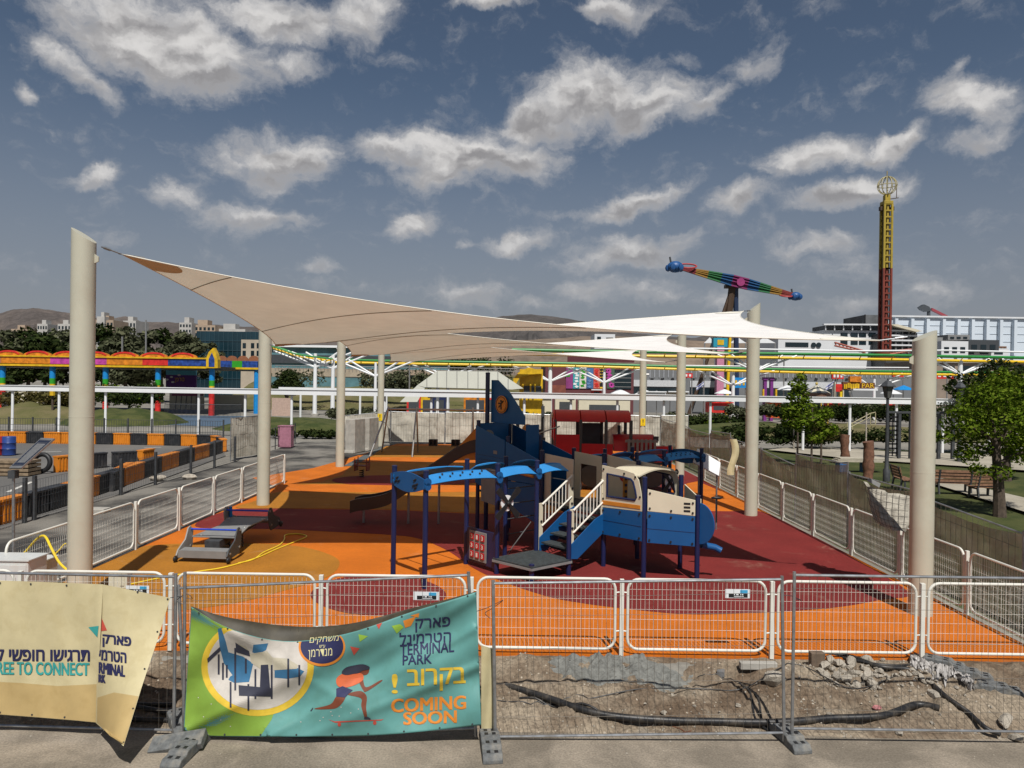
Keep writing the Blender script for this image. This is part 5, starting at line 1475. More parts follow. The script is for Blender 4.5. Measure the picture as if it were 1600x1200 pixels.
def leaves(blobs, n, size, rn, shell=.55):
    mb = MB()
    tot = sum(b[3]**2 for b in blobs)
    vs, fs = [], []
    for (bx, by, bz, br, *sq) in blobs:
        sq = sq[0] if sq else .8
        k = max(6, int(n * br*br / tot))
        for _ in range(k):
            d = V((rn.gauss(0, 1), rn.gauss(0, 1), rn.gauss(0, 1))).normalized()
            r = br * (shell + (1-shell)*rn.random()**.7) * (1 + .22*noise.noise(d*2.3 + V((bx, by, bz))))
            c = V((bx, by, bz)) + V((d.x*r, d.y*r, d.z*r*sq))
            a = V((rn.gauss(0, 1), rn.gauss(0, 1), rn.gauss(0, .6))).normalized(); b = a.cross(d + V((.01, .3, .2))).normalized()
            s = size*rn.uniform(.6, 1.4); o = len(vs)
            vs += [c - a*s, c + b*s*.5, c + a*s, c - b*s*.5]; fs.append((o, o+1, o+2, o+3))
    mb.v, mb.f, mb.mi = vs, fs, [0]*len(fs)
    return mb
def tree(name, label, base, blobs, n, size, lm, trunk, seed=1, cat='tree', group=None, bend=0, stake=False):
    rn = random.Random(seed); base = V(base)
    t = thing(name, label, cat, base, group)
    mb = leaves([(base.x+b[0], base.y+b[1], base.z+b[2], *b[3:]) for b in blobs], n, size, rn)
    mb.build('crown', lm, t, norm=False)
    if trunk:
        r, h = trunk
        mb = MB()
        top = base + V((bend, 0, h))
        mb.tube(smooth_open([base + V((0, 0, -.1)), base + V((bend*.2, .02, h*.4)), top], 4), [r*(1.25 - .6*i/8) for i in range(9)], 8)
        for b in blobs[:7]:
            e = base + V(b[:3]); st = base + V((bend*.6, 0, h*rn.uniform(.6, .95)))
            mb.tube([st, st.lerp(e, .5) + V((0, 0, .1*b[3])), e], [r*.55, r*.35, r*.12], 6)
        mb.build('trunk', M['bark'], t, smooth=True)
    return t
def bush(name, label, base, w, d, h, n, size, lm, seed=1, cat='bush', group=None):
    rn = random.Random(seed); base = V(base); t = thing(name, label, cat, base, group)
    bl = [(base.x + rn.uniform(-w, w)*.75, base.y + rn.uniform(-d, d)*.7, base.z + h*rn.uniform(.35, .62), h*rn.uniform(.35, .5)) for _ in range(max(5, int(w/h*7)))]
    leaves(bl, n, size, rn, .3).build('foliage', lm, t, norm=False)
    return t
def gbase(px, py, z=0.0): return gr(px, py, z)
def pr(px, Y): return at(px, 600, Y).x
def pz(px, py, Y): return at(px, py, Y).z

# ------------------------------------------------------------------ kart track on the left
def kart_proto(m, nm):
    t = thing(nm, 'x', 'track barrier', (0, 0, 0))
    mb = MB()
    mb.box(-.49, .49, -.13, .13, 0, .66)
    for k in range(7): mb.box(-.44 + .135*k, -.36 + .135*k, -.155, .155, .06, .60)
    mb.build('block', m, t, bevel=.012)
    mb = MB(); mb.box(-.50, .50, -.17, .17, .62, .68); mb.build('top_lip', m, t)
    return t
KO = kart_proto(mat('barrier_orange', (.62, .20, .012, 1), .5, 0, .15, 3, dirt=(.25, .13, .05, 1), dscale=3, damt=.4), 'kart_barrier')
KB = kart_proto(mat('barrier_black', (.022, .023, .026, 1), .5, 0, .2, 3, dirt=(.10, .09, .08, 1), dscale=3, damt=.4), 'kart_barrier')
kused = {KO: 0, KB: 0}
def kart_row(pts, pattern, where, start=0):
    P = [V((x, y, 0)) for x, y in pts]; P = smooth_open(P, 10)
    L = [0]
    for a, b in zip(P, P[1:]): L.append(L[-1] + (b-a).length)
    n = int(L[-1] / 1.0); j = 0
    for i in range(n):
        s = (i + .5)*L[-1]/n
        while L[j+1] < s: j += 1
        t = (s-L[j])/(L[j+1]-L[j]); c = P[j].lerp(P[j+1], t); d = P[j+1]-P[j]
        src = KO if pattern[(i + start) % len(pattern)] == 'o' else KB
        rz = math.atan2(d.y, d.x)
        if not kused[src]: kused[src] = 1; o = src; o.location = (c.x, c.y, -.02); o.rotation_euler = (0, 0, rz)
        else: o = dup(src, (c.x, c.y, -.02), rz)
        o['label'] = ('orange' if src is KO else 'black') + ' ribbed plastic barrier block ' + where
        o['group'] = ('orange' if src is KO else 'black') + ' kart barriers ' + where
g0 = lambda x, y: (gr(x, y).x, gr(x, y).y)
kart_row([(-13.75, 17.5), (-13.8, 22), (-14.2, 26), (-14.9, 31), (-15.3, 35), (-15.6, 39.3)], 'oobb', 'along the path side of the kart track', 3)
kart_row([g0(350, 705), g0(338, 699), (-18.2, 42.9), (-22, 43.3), (-27, 43.4), (-33, 43.4), (-38, 43.4)], 'obobobobobooobooobb', 'along the far edge of the kart track')
kart_row([g0(82, 738), g0(150, 731), g0(210, 727), g0(238, 722)], 'obb', 'on the inner bend of the kart track')
kart_row([g0(205, 748), g0(190, 757), g0(170, 768)], 'oob', 'on the short inner return of the kart track')
tf = thing('mesh_fence', 'low dark mesh fence along the asphalt path beside the kart track', 'fence', (-13.2, 25, 0))
ys = [19.9, 20.3, 24.8, 27.2, 30.2, 32.6, 35.0]
for y in ys:
    mb = MB(); mb.box(-13.24, -13.16, y-.05, y+.05, -.02, 1.22); mb.build('post', M['darksteel'], tf)
for a, b in zip([16.5]+ys, ys):
    if b - a < 1: continue
    mb = MB(); n = int((b-a)/.12)
    for k in range(n): mb.tube([(-13.2, a + (b-a)*k/n, .08), (-13.2, a + (b-a)*k/n, 1.08)], .004, 4, caps=False)
    for z in (.08, .35, .6, .85, 1.1): mb.tube([(-13.2, a, z), (-13.2, b, z)], .005, 4, caps=False)
    mb.build('mesh_panel', M['darksteel'], tf)
tf = thing('mesh_fence', 'dark mesh fence behind the far orange and black track barriers', 'fence', (-30, 47, 0))
xa, xb = pr(-60, 47.5), pr(350, 47.5)
for k in range(12):
    x = xa + (xb-xa)*k/11; mb = MB(); mb.box(x-.04, x+.04, 47.46, 47.54, -.05, 1.3); mb.build('post', M['darksteel'], tf)
mb = MB()
for k in range(int((xb-xa)/.16)): x = xa + .16*k; mb.tube([(x, 47.5, .05), (x, 47.5, 1.2)], .011, 4, caps=False)
for z in (.08, .45, .8, 1.2): mb.tube([(xa, 47.5, z), (xb, 47.5, z)], .012, 4, caps=False)
mb.build('mesh_panel', M['darksteel'], tf)
# solar lamp
sY = 15.6
sl_ = thing('solar_lamp', 'solar panel on a thin steel pole at the left edge', 'solar panel', gr(21, 892))
b = gr(21, 892); top = at(21, 738, b.y)
mb = MB(); mb.tube([b, top], .028, 10); mb.build('pole', M['galv'], sl_, smooth=True)
PV = mat('solar_cells', (.02, .024, .04, 1), .2, 0, .1, 4, spec=.6)
pc = [at(14, 731, b.y-.06), at(33, 731, b.y-.16), at(85, 685, b.y+.42), at(64, 684, b.y+.52)]
nrm = (pc[1]-pc[0]).cross(pc[3]-pc[0]).normalized()
if nrm.z < 0: nrm = -nrm
mb = MB(); mb.prism([p - nrm*.035 for p in pc], nrm*.035); fr = mb.build('panel_frame', M['steel'], sl_)
ctr = sum(pc, V((0,0,0)))/4
mb = MB(); mb.add([p.lerp(ctr, .13) + nrm*.003 for p in pc], [(0,1,2,3)]); cl = mb.build('cells', PV, fr, norm=False)
mb = MB()
for k in range(1, 12):
    t = k/12; a_, b_ = pc[0].lerp(pc[3], t), pc[1].lerp(pc[2], t); mb.beam(a_.lerp(b_, .12) + nrm*.004, a_.lerp(b_, .88) + nrm*.004, .006, .002, up=nrm)
mb.build('cell_line', M['steel'], cl)
mb = MB(); mb.box(top.x-.07, top.x+.07, top.y-.07, top.y+.07, top.z-.12, top.z+.04); mb.build('bracket', M['darksteel'], sl_)
# tyre, pallets, barrels
g = gr(65, 739); mb = MB()
mb.tube([g + V((.34*math.cos(2*math.pi*k/28), .05*math.sin(2*math.pi*k/28), .42 + .34*math.sin(2*math.pi*k/28))) for k in range(28)], .095, 10, closed=True)
tag(mb.build('tyre', M['black'], loc=g, smooth=True), 'black tyre standing upright beside the stacked timber', 'tyre')
g = gr(30, 742); tl = thing('timber_stack', 'stack of weathered timber boards at the left behind the solar panel', 'timber', g)
for k in range(4):
    mb = MB(); mb.box(g.x-1.6, g.x+.62, g.y-.4, g.y+.4, .02 + .16*k, .13 + .16*k); mb.build('board', mat('old_timber', (.22, .16, .10, 1), .8, 0, .3, 5), tl)
for px, m, lab in ((14, mat('barrel_blue', (.02, .05, .2, 1), .4), 'blue barrel by the kart track at the left edge'), (-5, mat('barrel_red', (.35, .03, .02, 1), .4), 'red barrel cut by the left edge of the picture')):
    g = gr(px, 711); mb = MB(); mb.lathe(g, [(.28, 0), (.30, .02), (.30, .3), (.315, .32), (.30, .34), (.30, .6), (.315, .62), (.30, .64), (.30, .9), (.28, .93)], 18)
    tag(mb.build('barrel', m, loc=g, smooth=True), lab, 'barrel')
g = gr(262, 749); mb = MB(); rn = random.Random(4)
for k in range(5):
    q = g + V((rn.uniform(-.6, .9), rn.uniform(-.3, .3), .08)); mb.ball(q, rn.uniform(.12, .25), 7, 0, (1.4, .8, .6))
tag(mb.build('rubble_heap', ROCKM, loc=g), 'grey heap of broken concrete on the asphalt path by the mesh fence', 'rubble')
g = gr(149, 800); mb = MB(); mb.box(g.x-.25, g.x+.35, g.y-.2, g.y+.2, -.01, .12); tag(mb.build('path_slab', M['concrete'], loc=g, bevel=.015), 'pale concrete slab on the asphalt path behind the left pole', 'slab')
# cloth screens, blocks and box at the back left
CLOTH = mat('shade_cloth_beige', (.46, .43, .36, 1), .85, 0, .15, 2.5, dirt=(.2, .175, .135, 1), dscale=1.2, damt=.6)
def meshcloth():
    m = bpy.data.materials.new('shade_cloth_brown'); m.use_nodes = True
    t = m.node_tree; T = NT(t)
    for nd in list(t.nodes): t.nodes.remove(nd)
    co = T.n('ShaderNodeTexCoord').outputs['Object']
    c = T.mix(T.ss(T.noise(co, 1.1, 7, .65, .3), .38, .68), (.33, .262, .195, 1), (.47, .40, .315, 1))
    d = T.n('ShaderNodeBsdfDiffuse'); t.links.new(c, d.inputs[0])
    tr = T.n('ShaderNodeBsdfTranslucent'); t.links.new(c, tr.inputs[0])
    tp_ = T.n('ShaderNodeBsdfTransparent')
    m1 = T.n('ShaderNodeMixShader'); m1.inputs[0].default_value = .35
    t.links.new(d.outputs[0], m1.inputs[1]); t.links.new(tr.outputs[0], m1.inputs[2])
    m2 = T.n('ShaderNodeMixShader'); t.links.new(T.ss(T.noise(co, 2.3, 5, .6), .35, .7, .12, .36), m2.inputs[0])
    t.links.new(m1.outputs[0], m2.inputs[1]); t.links.new(tp_.outputs[0], m2.inputs[2])
    o = T.n('ShaderNodeOutputMaterial'); t.links.new(m2.outputs[0], o.inputs[0])
    return m
CLOTHB = meshcloth()
def screen(p, q, z0, z1, label, m, name='cloth_fence', wave=.05, seed=0, z1b=None, sag=0.0, posts=True, slump=0):
    p, q = V(p), V(q); d = (q-p); L = d.length; d.normalize(); nx = V((d.y, -d.x, 0))
    t = thing(name, label, 'fence', V((p.x, p.y, z0)), 'cloth covered site fences')
    zb = z1b if z1b is not None else z1
    for k in (0, 1):
        c = p if k == 0 else q
        mb = MB(); mb.tube([V((c.x, c.y, z0-.05)), V((c.x, c.y, (z1 if k == 0 else zb) + .06))], .022, 8); mb.build('upright', M['galv'], t)
    mb = MB(); mb.tube([V((p.x, p.y, z1)), V((q.x, q.y, zb))], .018, 6); mb.build('top_rail', M['galv'], t)
    mb = MB()
    def fn(u, v):
        z = z0 + .12 + ((z1 + (zb-z1)*u) - z0 - .14)*v
        s = sag*math.sin(math.pi*u)*v + slump*max(0, u-.35)*v
        c = p + d*(L*u) + nx*(wave*(noise.noise(V((u*L*1.1, v*2, seed))) + .5*noise.noise(V((u*L*3.5 + v*3, v*2, seed+5)))) + (slump*.35*math.sin(math.pi*v)*u if slump else 0))
        return V((c.x, c.y, z - s))
    mb.grid(fn, max(8, int(L*8)), 16); mb.build('cloth', m, t, smooth=True, norm=False)
    mb = MB(); n = int(L/.16)
    for k in range(1, n):
        c = p + d*(L*k/n) + nx*.03; mb.tube([V((c.x, c.y, z0+.1)), V((c.x, c.y, z1 + (zb-z1)*k/n))], .004, 4, caps=False)
    for z in (.3, .6, .85): mb.tube([p + nx*.03 + V((0, 0, z0 + z*(z1-z0))), q + nx*.03 + V((0, 0, z0 + z*(zb-z0)))], .004, 4, caps=False)
    mb.build('wire_mesh', M['wire'], t)
    return t
# back of the playground
BY = 47.0
xs = [pr(p, BY) for p in (540, 612, 697, 778, 862, 948, 1034, 1078)]
nm_ = ['behind the concrete blocks', 'behind the left half of the swing set', 'behind the swing seats', 'behind the plane tail', 'behind the climbing tower', 'seen through the red train', 'between the two far right poles']
for i in range(7):
    screen((xs[i], BY, 0), (xs[i+1]-.06, BY, 0), -.04, 2.0 if i else 1.7, 'pale beige cloth fence ' + nm_[i], CLOTH, wave=.10, seed=i, z1b=2.0 - .06*(i % 2))
# right boundary, brown cloth, walking towards the camera
RXF = 9.0
seg = [44.0, 40.4, 36.9, 33.4, 30.0, 26.6, 23.1, 19.7, 16.3, 12.9, 9.5]
rl_ = ['farthest, behind the wing tip', 'next to farthest', 'behind the information board', 'behind the far barrier panels', 'left of the gap by the second pole', 'just right of the pole that pierces the sail', 'with the pale folded strip', 'with dark wire grid by the wooden stumps', 'right of the front pole', 'nearest, cut by the right edge']
for i in range(10):
    y0_, y1_ = seg[i], seg[i+1] + .06
    zt = 1.93 - .032*i + .12*math.sin(i*2.3)
    screen((RXF + (.12 if i % 2 else 0), y0_, 0), (RXF + (.0 if i % 2 else .1), y1_, 0), -.26 - .008*i, zt, 'brown cloth fence on the right, ' + rl_[i], CLOTHB, wave=.07, seed=20+i, z1b=zt - .05 - .16*math.sin(i*1.7), sag=.12, slump=(.0 if i not in (8,) else 0))
# silvery plastic slumped over the fence
pA_, pB_, pC_, pD_ = at(1349, 752, 14.9), at(1424, 775, 14.4), at(1418, 832, 13.6), at(1368, 815, 14.2)
mb = MB()
mb.grid(lambda u, v: (pA_*(1-u)*(1-v) + pB_*u*(1-v) + pC_*u*v + pD_*(1-u)*v) + V((-.16, -.10, -.05))*math.sin(math.pi*u)*math.sin(math.pi*(.25+.6*v)) + V((.03*math.sin(u*17 + v*6), .02*math.sin(u*11 - v*9), .025*noise.noise(V((u*7, v*4, 3))))), 30, 24)
tag(mb.build('slumped_cloth', mat('silver_cloth', (.30, .275, .225, 1), .7, 0, .3, 9), loc=pD_, smooth=True, norm=False), 'loose silvery cloth slumped over the brown fence left of the front pole', 'cloth')
t_ = bpy.data.objects.get('slumped_cloth'); mb = MB()
fS = lambda u, v: (pA_*(1-u)*(1-v) + pB_*u*(1-v) + pC_*u*v + pD_*(1-u)*v) + V((-.16, -.10, -.05))*math.sin(math.pi*u)*math.sin(math.pi*(.25+.6*v)) + V((-.04, -.03, .01))
for k in range(9): mb.tube([fS((k+.5)/9, j/8) for j in range(9)], .004, 4)
for k in range(6): mb.tube([fS(j/8, (k+.5)/6) for j in range(9)], .005, 4)
mb.build('wire_mesh', M['wire'], t_)
p = at(1366, 757, 14.6); mb = MB(); mb.prism([p + V((-.14, 0, .07)), p + V((.10, 0, -.06)), p + V((.14, .02, .02)), p + V((-.08, .02, .12))], (0, .03, 0)); tag(mb.build('fence_label', M['grey'], loc=p), 'small grey plate tied to the slumped cloth', 'plate')
p0 = at(1148, 690, 25.2)
mb = MB(); mb.grid(lambda u, v: at(1140 + 11*u + 4*math.sin(v*5), 686 + 56*v, 25.2) + V((0, -.06*math.sin(math.pi*u), 0)), 8, 20)
tag(mb.build('folded_banner', BEIGE, loc=p0, smooth=True, norm=False), 'narrow folded beige banner hanging on the brown fence left of the second pole', 'banner')
screen(gr(360, 719), gr(403, 713), -.02, 2.05, 'pale cloth screen beyond the kart track left of the second pole', CLOTH, wave=.12, seed=41, z1b=2.1)
for px0, px1, pyt, pyb, lab in ((539, 556, 655, 708, 'left concrete block behind the third pole'), (562, 577, 653, 704, 'right concrete block next to the far pole')):
    a, b = gr(px0, pyb), gr(px1, pyb); zt = pz(px0, pyt, a.y)
    t = thing('concrete_barrier_block', lab, 'concrete block', a)
    mb = MB(); mb.prism([(a.x, a.y, 0), (a.x + .55, a.y - .1, 0), (a.x + .85, a.y + 1.2, 0), (a.x + .3, a.y + 1.3, 0)], (0, 0, zt)); mb.build('block', M['concrete'], t, bevel=.03)
    mb = MB(); mb.box(a.x - .04, a.x + .5, a.y - .16, a.y + .2, 0, .14); mb.build('base_ledge', M['concrete'], t, bevel=.02)
a = gr(434, 700); t = thing('pink_box', 'dusty pink cupboard standing on the asphalt beyond the second pole', 'box', a)
PKM = mat('dusty_pink', (.33, .14, .19, 1), .6); mb = MB(); mb.box(a.x, a.x + .75, a.y, a.y + .6, .05, 1.25); mb.build('casing', PKM, t, bevel=.01)
mb = MB(); mb.box(a.x + .06, a.x + .69, a.y - .014, a.y - .002, .12, 1.15); mb.build('door', PKM, t)
mb = MB(); mb.box(a.x - .03, a.x + .78, a.y - .03, a.y + .63, 1.25, 1.29); mb.build('lid', PKM, t)
wf = thing('railing', 'dark railing around the pink cupboard', 'railing', gr(425, 704))
for px, py in ((430, 702), (446, 697), (461, 692)):
    g = gr(px, py); mb = MB(); mb.tube([g, g + V((0, 0, 1.25))], .03, 6); mb.build('post', M['darksteel'], wf)
for z in (.2, .7, 1.2):
    mb = MB(); mb.tube([gr(424, 704) + V((0, 0, z)), gr(461, 692) + V((0, 0, z))], .02, 5); mb.build('rail', M['darksteel'], wf)

# ------------------------------------------------------------------ low white monorail across the park
mn = thing('monorail', 'long white monorail beam on thin white posts across the whole park', 'monorail', (0, 48.5, 0))
A_, B_ = at(-140, 604.0, 51.5), at(1740, 632.0, 45.5)
mb = MB(); mb.beam(A_, B_, .30, .34); mb.build('beam', M['white_bright'], mn)
mb = MB(); mb.beam(A_ + V((0, 0, .19)), B_ + V((0, 0, .19)), .42, .04); mb.build('beam_flange', M['white_bright'], mn)
for k in range(-1, 24):
    px = 20 + 72.7*k; u = (px + 140)/1880.0; c = A_.lerp(B_, u)
    c.x = pr(px, c.y)
    mb = MB(); mb.tube([V((c.x, c.y, -.1)), V((c.x, c.y, c.z - .15))], .085, 8); lg_ = mb.build('leg', M['white_bright'], mn, smooth=True)
    if k % 3 == 0:
        mb = MB(); mb.box(c.x-.22, c.x+.22, c.y-.18, c.y+.18, c.z-.24, c.z-.16); mb.build('bracket', M['grey'], lg_)
ml = thing('white_rail', 'second thinner white rail behind the monorail left of the far poles', 'rail', (pr(520, 62), 62, 0))
a, b = at(436, 607.5, 62), at(760, 613, 62); mb = MB(); mb.beam(a, b, .25, .3); mb.build('beam', M['white_bright'], ml)
for px in (470, 563, 604, 700):
    x = pr(px, 62); mb = MB(); mb.tube([(x, 62, -.1), (x, 62, a.z)], .09, 6); mb.build('leg', M['white_bright'], ml)

# ------------------------------------------------------------------ right side of the park: lamps, stumps, benches, trees
def lamp(px, py_b, py_t, zb, label, k=1.0):
    g = gr(px, py_b, zb); zt = pz(px, py_t, g.y); t = thing('street_lamp', label, 'street lamp', g, 'old style street lamps')
    x, y = g.x, g.y
    mb = MB(); mb.lathe(V((x, y, 0)), [(.15, zb), (.15, zb+.5), (.09, zb+.6), (.075, zb+1.5), (.06, zt-.85), (.10, zt-.82)], 12); mb.build('pole', M['darksteel'], t, smooth=True)
    mb = MB(); mb.lathe(V((x, y, 0)), [(.13, zt-.82), (.24, zt-.30)], 6); mb.build('lantern_glass', mat('lamp_glass', (.10, .10, .095, 1), .25, 0, .1, 5), t)
    mb = MB(); mb.lathe(V((x, y, 0)), [(.36, zt-.32), (.36, zt-.28), (.14, zt-.08), (.05, zt-.03), (.04, zt+.05)], 6); mb.build('hood', M['darksteel'], t)
    mb = MB()
    for j in range(6): a = 2*math.pi*j/6; mb.tube([(x+.13*math.cos(a), y+.13*math.sin(a), zt-.82), (x+.245*math.cos(a), y+.245*math.sin(a), zt-.3)], .014, 4)
    mb.build('lantern_bar', M['darksteel'], t)
lamp(1385, 752, 593, -.2, 'black street lamp on the lawn left of the front right pole')
lamp(1499, 722, 597, -.15, 'black street lamp half hidden by the bushy tree on the right')
for px, yb, yt, lab in ((1320, 724, 679, 'shorter weathered tree stump post on the lawn, left of the two'), (1356, 748, 690, 'taller weathered tree stump post next to the street lamp')):
    g = gr(px, yb, -.2); h = pz(px, yt, g.y) + .2
    mb = MB(); rn = random.Random(px); mb.tube([g + V((rn.uniform(-.03, .03), 0, h*k/8)) for k in range(9)], [.24*rn.uniform(.85, 1.12) for _ in range(9)], 12)
    tag(mb.build('tree_stump', mat('reddish_wood', (.16, .075, .045, 1), .85, 0, .35, 6, bump=.4), loc=g, smooth=True), lab, 'stump')
def bench(px, py, label, rz=0.0, w=1.5, s=1.0):
    g = gr(px, py, -.2); t = thing('park_bench', label, 'bench', (0, 0, 0), 'park benches on the lawn')
    mb = MB()
    for k in range(4): mb.box(-w/2, w/2, -.22+.12*k, -.12+.12*k, .42, .46)
    mb.build('seat', M['wood'], t)
    mb = MB()
    for k in range(4): mb.beam((-w/2, .27 + .03*k, .56 + .12*k), (w/2, .27 + .03*k, .56 + .12*k), .03, .10)
    mb.build('backrest', M['wood'], t)
    for x in (-w*.38, w*.38):
        mb = MB(); mb.prism([(x-.03, -.25, 0), (x-.03, -.19, 0), (x-.03, -.15, .36), (x-.03, .2, .36), (x-.03, .27, 0), (x-.03, .33, 0), (x-.03, .27, .42), (x-.03, .42, .98), (x-.03, .37, .98), (x-.03, .23, .42), (x-.03, -.24, .42)], (.06, 0, 0)); mb.build('leg', M['darksteel'], t)
    t.location = g; t.rotation_euler = (0, 0, rz)
    return t
bench(1487, 771, 'brown bench seen from behind right of the front pole', R(172), 1.55)
bench(1412, 764, 'dark bench seen end on left of the front right pole', R(80), 1.3)
bench(1535, 778, 'low bench beside the bushy tree trunk', R(185), 1.0)
g = gr(1337, 737, -.2); t = thing('board_stack', 'stack of pale boards on blue trestles on the lawn by the stumps', 'boards', g)
for k in range(3):
    mb = MB(); mb.box(g.x-1.1+.1*k, g.x+1.2+.15*k, g.y-.3, g.y+.3, .30 + .07*k, .36 + .07*k); mb.build('board', mat('pale_board', (.42, .38, .3, 1), .8), t)
for x in (-.7, .5):
    mb = MB(); mb.box(g.x+x-.2, g.x+x+.2, g.y-.25, g.y+.25, -.2, .3); mb.build('trestle', mat('tarp_blue', (.04, .12, .28, 1), .6), t)

g = gr(1562, 806, -.22)
tree('bushy_tree', 'bushy bright green tree on the lawn at the right edge', g,
     [(-.55,0,3.9,.85,.7),(.45,.3,4.15,.8,.7),(-1.05,.2,3.0,.75,.7),(.1,-.4,3.15,.95,.75),(1.05,.1,3.3,.85,.7),(-.45,.5,2.3,.65,.7),(.75,-.2,2.2,.75,.7),(-1.35,-.1,3.45,.5,.6),(-1.0,.2,2.0,.42,.7),(.1,.2,4.6,.5,.7),(1.5,0,2.7,.6,.7),(-.15,-.2,1.5,.4,.8),(1.0,0,4.4,.6,.7),(-.75,0,1.55,.3,.8),(-1.7,.2,2.6,.4,.6),(1.9,0,3.6,.6,.7)], 8600, .066, LEAF_BR, (.17, 2.6), 5, bend=-.2)
g = gr(1585, 770, -.2); tree('bushy_tree', 'darker tree behind the bushy one, cut by the right edge', g + V((2.4, 4, 0)), [(0,0,3.4,1.2),(-1.2,0,2.6,.9),(.9,0,2.8,1.1),(-.4,0,4.2,.8),(.5,0,1.6,.8)], 3500, .12, LEAF_BR, (.16, 2.2), 8)
g = gr(1535, 735, -.1); tree('dark_tree', 'dark olive tree with a broad crown behind the bushy tree', V((pr(1560, 46), 46, -.1)), [(-2.0,0,4.2,1.2),(0,0,4.9,1.4),(1.8,0,4.5,1.3),(-1.2,.5,3.4,1.2),(.8,.5,3.5,1.3),(3.0,0,3.9,1.1)], 4200, .15, LEAF_DK, (.18, 3.0), 9)
for (px, py, zt, bl, n, lm, lab, sd) in ((1246, 722, 0, [(0,0,3.5,.62),(-.3,0,2.8,.6),(.35,0,2.9,.62),(0,0,4.1,.5),(-.35,.2,2.2,.5),(.1,0,4.6,.3),(.5,.2,2.2,.5)], 2000, LEAF_BR, 'slim young tree with staked trunk, left of the pair behind the brown fence', 3),
                                          (1268, 728, 0, [(0,0,2.4,.62),(.7,0,2.7,.42),(-.5,0,2.1,.5),(.9,0,1.9,.45),(.2,0,1.5,.45)], 1300, LEAF_BR, 'slim pale trunked young tree in front of the carousel tent', 4),
                                          (1283, 722, 0, [(0,0,1.9,.55),(.5,0,1.5,.45),(-.4,0,1.3,.4),(.2,.1,2.5,.35)], 800, LEAF_DRY, 'sparse dry young tree right of the carousel tent', 6),
                                          (1497, 708, 0, [(0,0,3.0,.9),(-1,0,2.8,.7),(.9,0,3.2,.8)], 1300, LEAF_DK, 'small flat crowned tree left of the second lamp', 12)):
    g = gr(px, py, -.1); tree('young_tree', lab, g, bl, n, .10, lm, (.055, 3.0), sd, group='young trees behind the brown fence')
PALEB = mat('pale_bark', (.38, .34, .28, 1), .85, 0, .3, 9)
for px, pb in ((1240, 700), (1353, 700)):
    g = gr(px, pb, -.1); mb = MB(); mb.tube([g, g + V((0, 0, 2.4))], .05, 7); tag(mb.build('tree_stake', PALEB, loc=g), 'thin pale stake standing on the %s' % ('grass left of the young trees' if px < 1300 else 'slope behind the taller stump'), 'stake')
bn = [(1100, 660, 5.0, 1.5, 1.3, LEAF_BR, 'bright green hedge behind the far right poles'), (1115, 668, 4.0, 1.3, 1.25, LEAF_DK, 'dark low bush below the bright hedge behind the poles'), (1320, 668, 6.0, 2.0, 1.6, LEAF_DK, 'long dark hedge behind the street lamp and stumps'), (1195, 662, 3.5, 2.0, 1.4, LEAF_GR, 'grey green bush right of the pole that pierces the sail'), (1315, 696, 7.0, 1.2, 1.7, LEAF_DK, 'dark shrubs added for the shaded ground under the young trees'), (1225, 697, 5.0, 1.0, 1.5, LEAF_DK, 'added dark shrub strip standing for shade left of the young trees'), (1400, 662, 4.5, 1.5, 1.7, LEAF_GR, 'grey hedge behind the street lamp'),  # some dark shrubs added to stand for the shadow under the trees
      (1290, 672, 5.0, 1.6, 1.5, LEAF_DK, 'dark hedge behind the young trees under the monorail'), (1360, 675, 5.0, 1.4, 1.8, LEAF_DK, 'dark shrubs on the slope below the stair railing'), (1210, 684, 5.0, 1.0, 1.6, LEAF_DK, 'added dark shrub mass standing for shade on the grass left of the young trees'), (1080, 650, 2.5, 1.0, 1.4, LEAF_GR, 'grey shrub between the two far right poles'), (60, 655, 4.5, 2.0, 2.0, LEAF_DRY, 'dry yellow green bush on the left mound'), (195, 650, 3.8, 2.0, 2.4, LEAF_DK, 'dense green bush on the grassy mound right of the tall pole'), (175, 640, 3.0, 1.5, 2.2, LEAF_BR, 'lighter bush on top of the grassy mound'), (560, 650, 3.0, 1.2, 1.3, LEAF_GR, 'grey tufty bush left of the far pole'), (470, 684, 4.5, .8, .8, LEAF_DK, 'dark clipped hedge beyond the second pole'), (835, 648, 2.0, 1.0, 1.2, LEAF_GR, 'small bush behind the play train')]
for i, (px, py, w, d, h, lm, lab) in enumerate(bn):
    g = gr(px, py, 0); Y = min(g.y, 70)
    k = Y/60.0
    zz = 1.0 if 'mound' in lab else (.8 if px > 1150 and Y > 57 else -.05)
    bush('bush', lab, V((pr(px, Y), Y, zz)), w*k, d*k, h*k, 2600, .15*k, lm, 30+i, group='bushes of the park')
# dark trellis by the lamp
g = gr(1420, 716, -.1); t = thing('pergola', 'dark pergola frame behind the street lamp and front right pole', 'pergola', g)
for px in (1406, 1424, 1468, 1490):
    x = pr(px, g.y); mb = MB(); mb.box(x-.08, x+.08, g.y-.08, g.y+.08, -.1, 2.5); mb.build('post', M['darksteel'], t)
mb = MB(); mb.box(pr(1388, g.y), pr(1495, g.y), g.y-.1, g.y+.1, 2.5, 2.62); mb.build('top_beam', M['darksteel'], t)
mb = MB()
x0, x1 = pr(1390, g.y), pr(1408, g.y)
for k in range(9): mb.beam((x0, g.y, .2 + .26*k), (x1, g.y, .2 + .26*k), .04, .10)
for k in range(4): x = x0 + (x1-x0)*k/3; mb.beam((x, g.y, 0), (x, g.y, 2.5), .06, .04)
mb.build('lattice', M['black'], t)
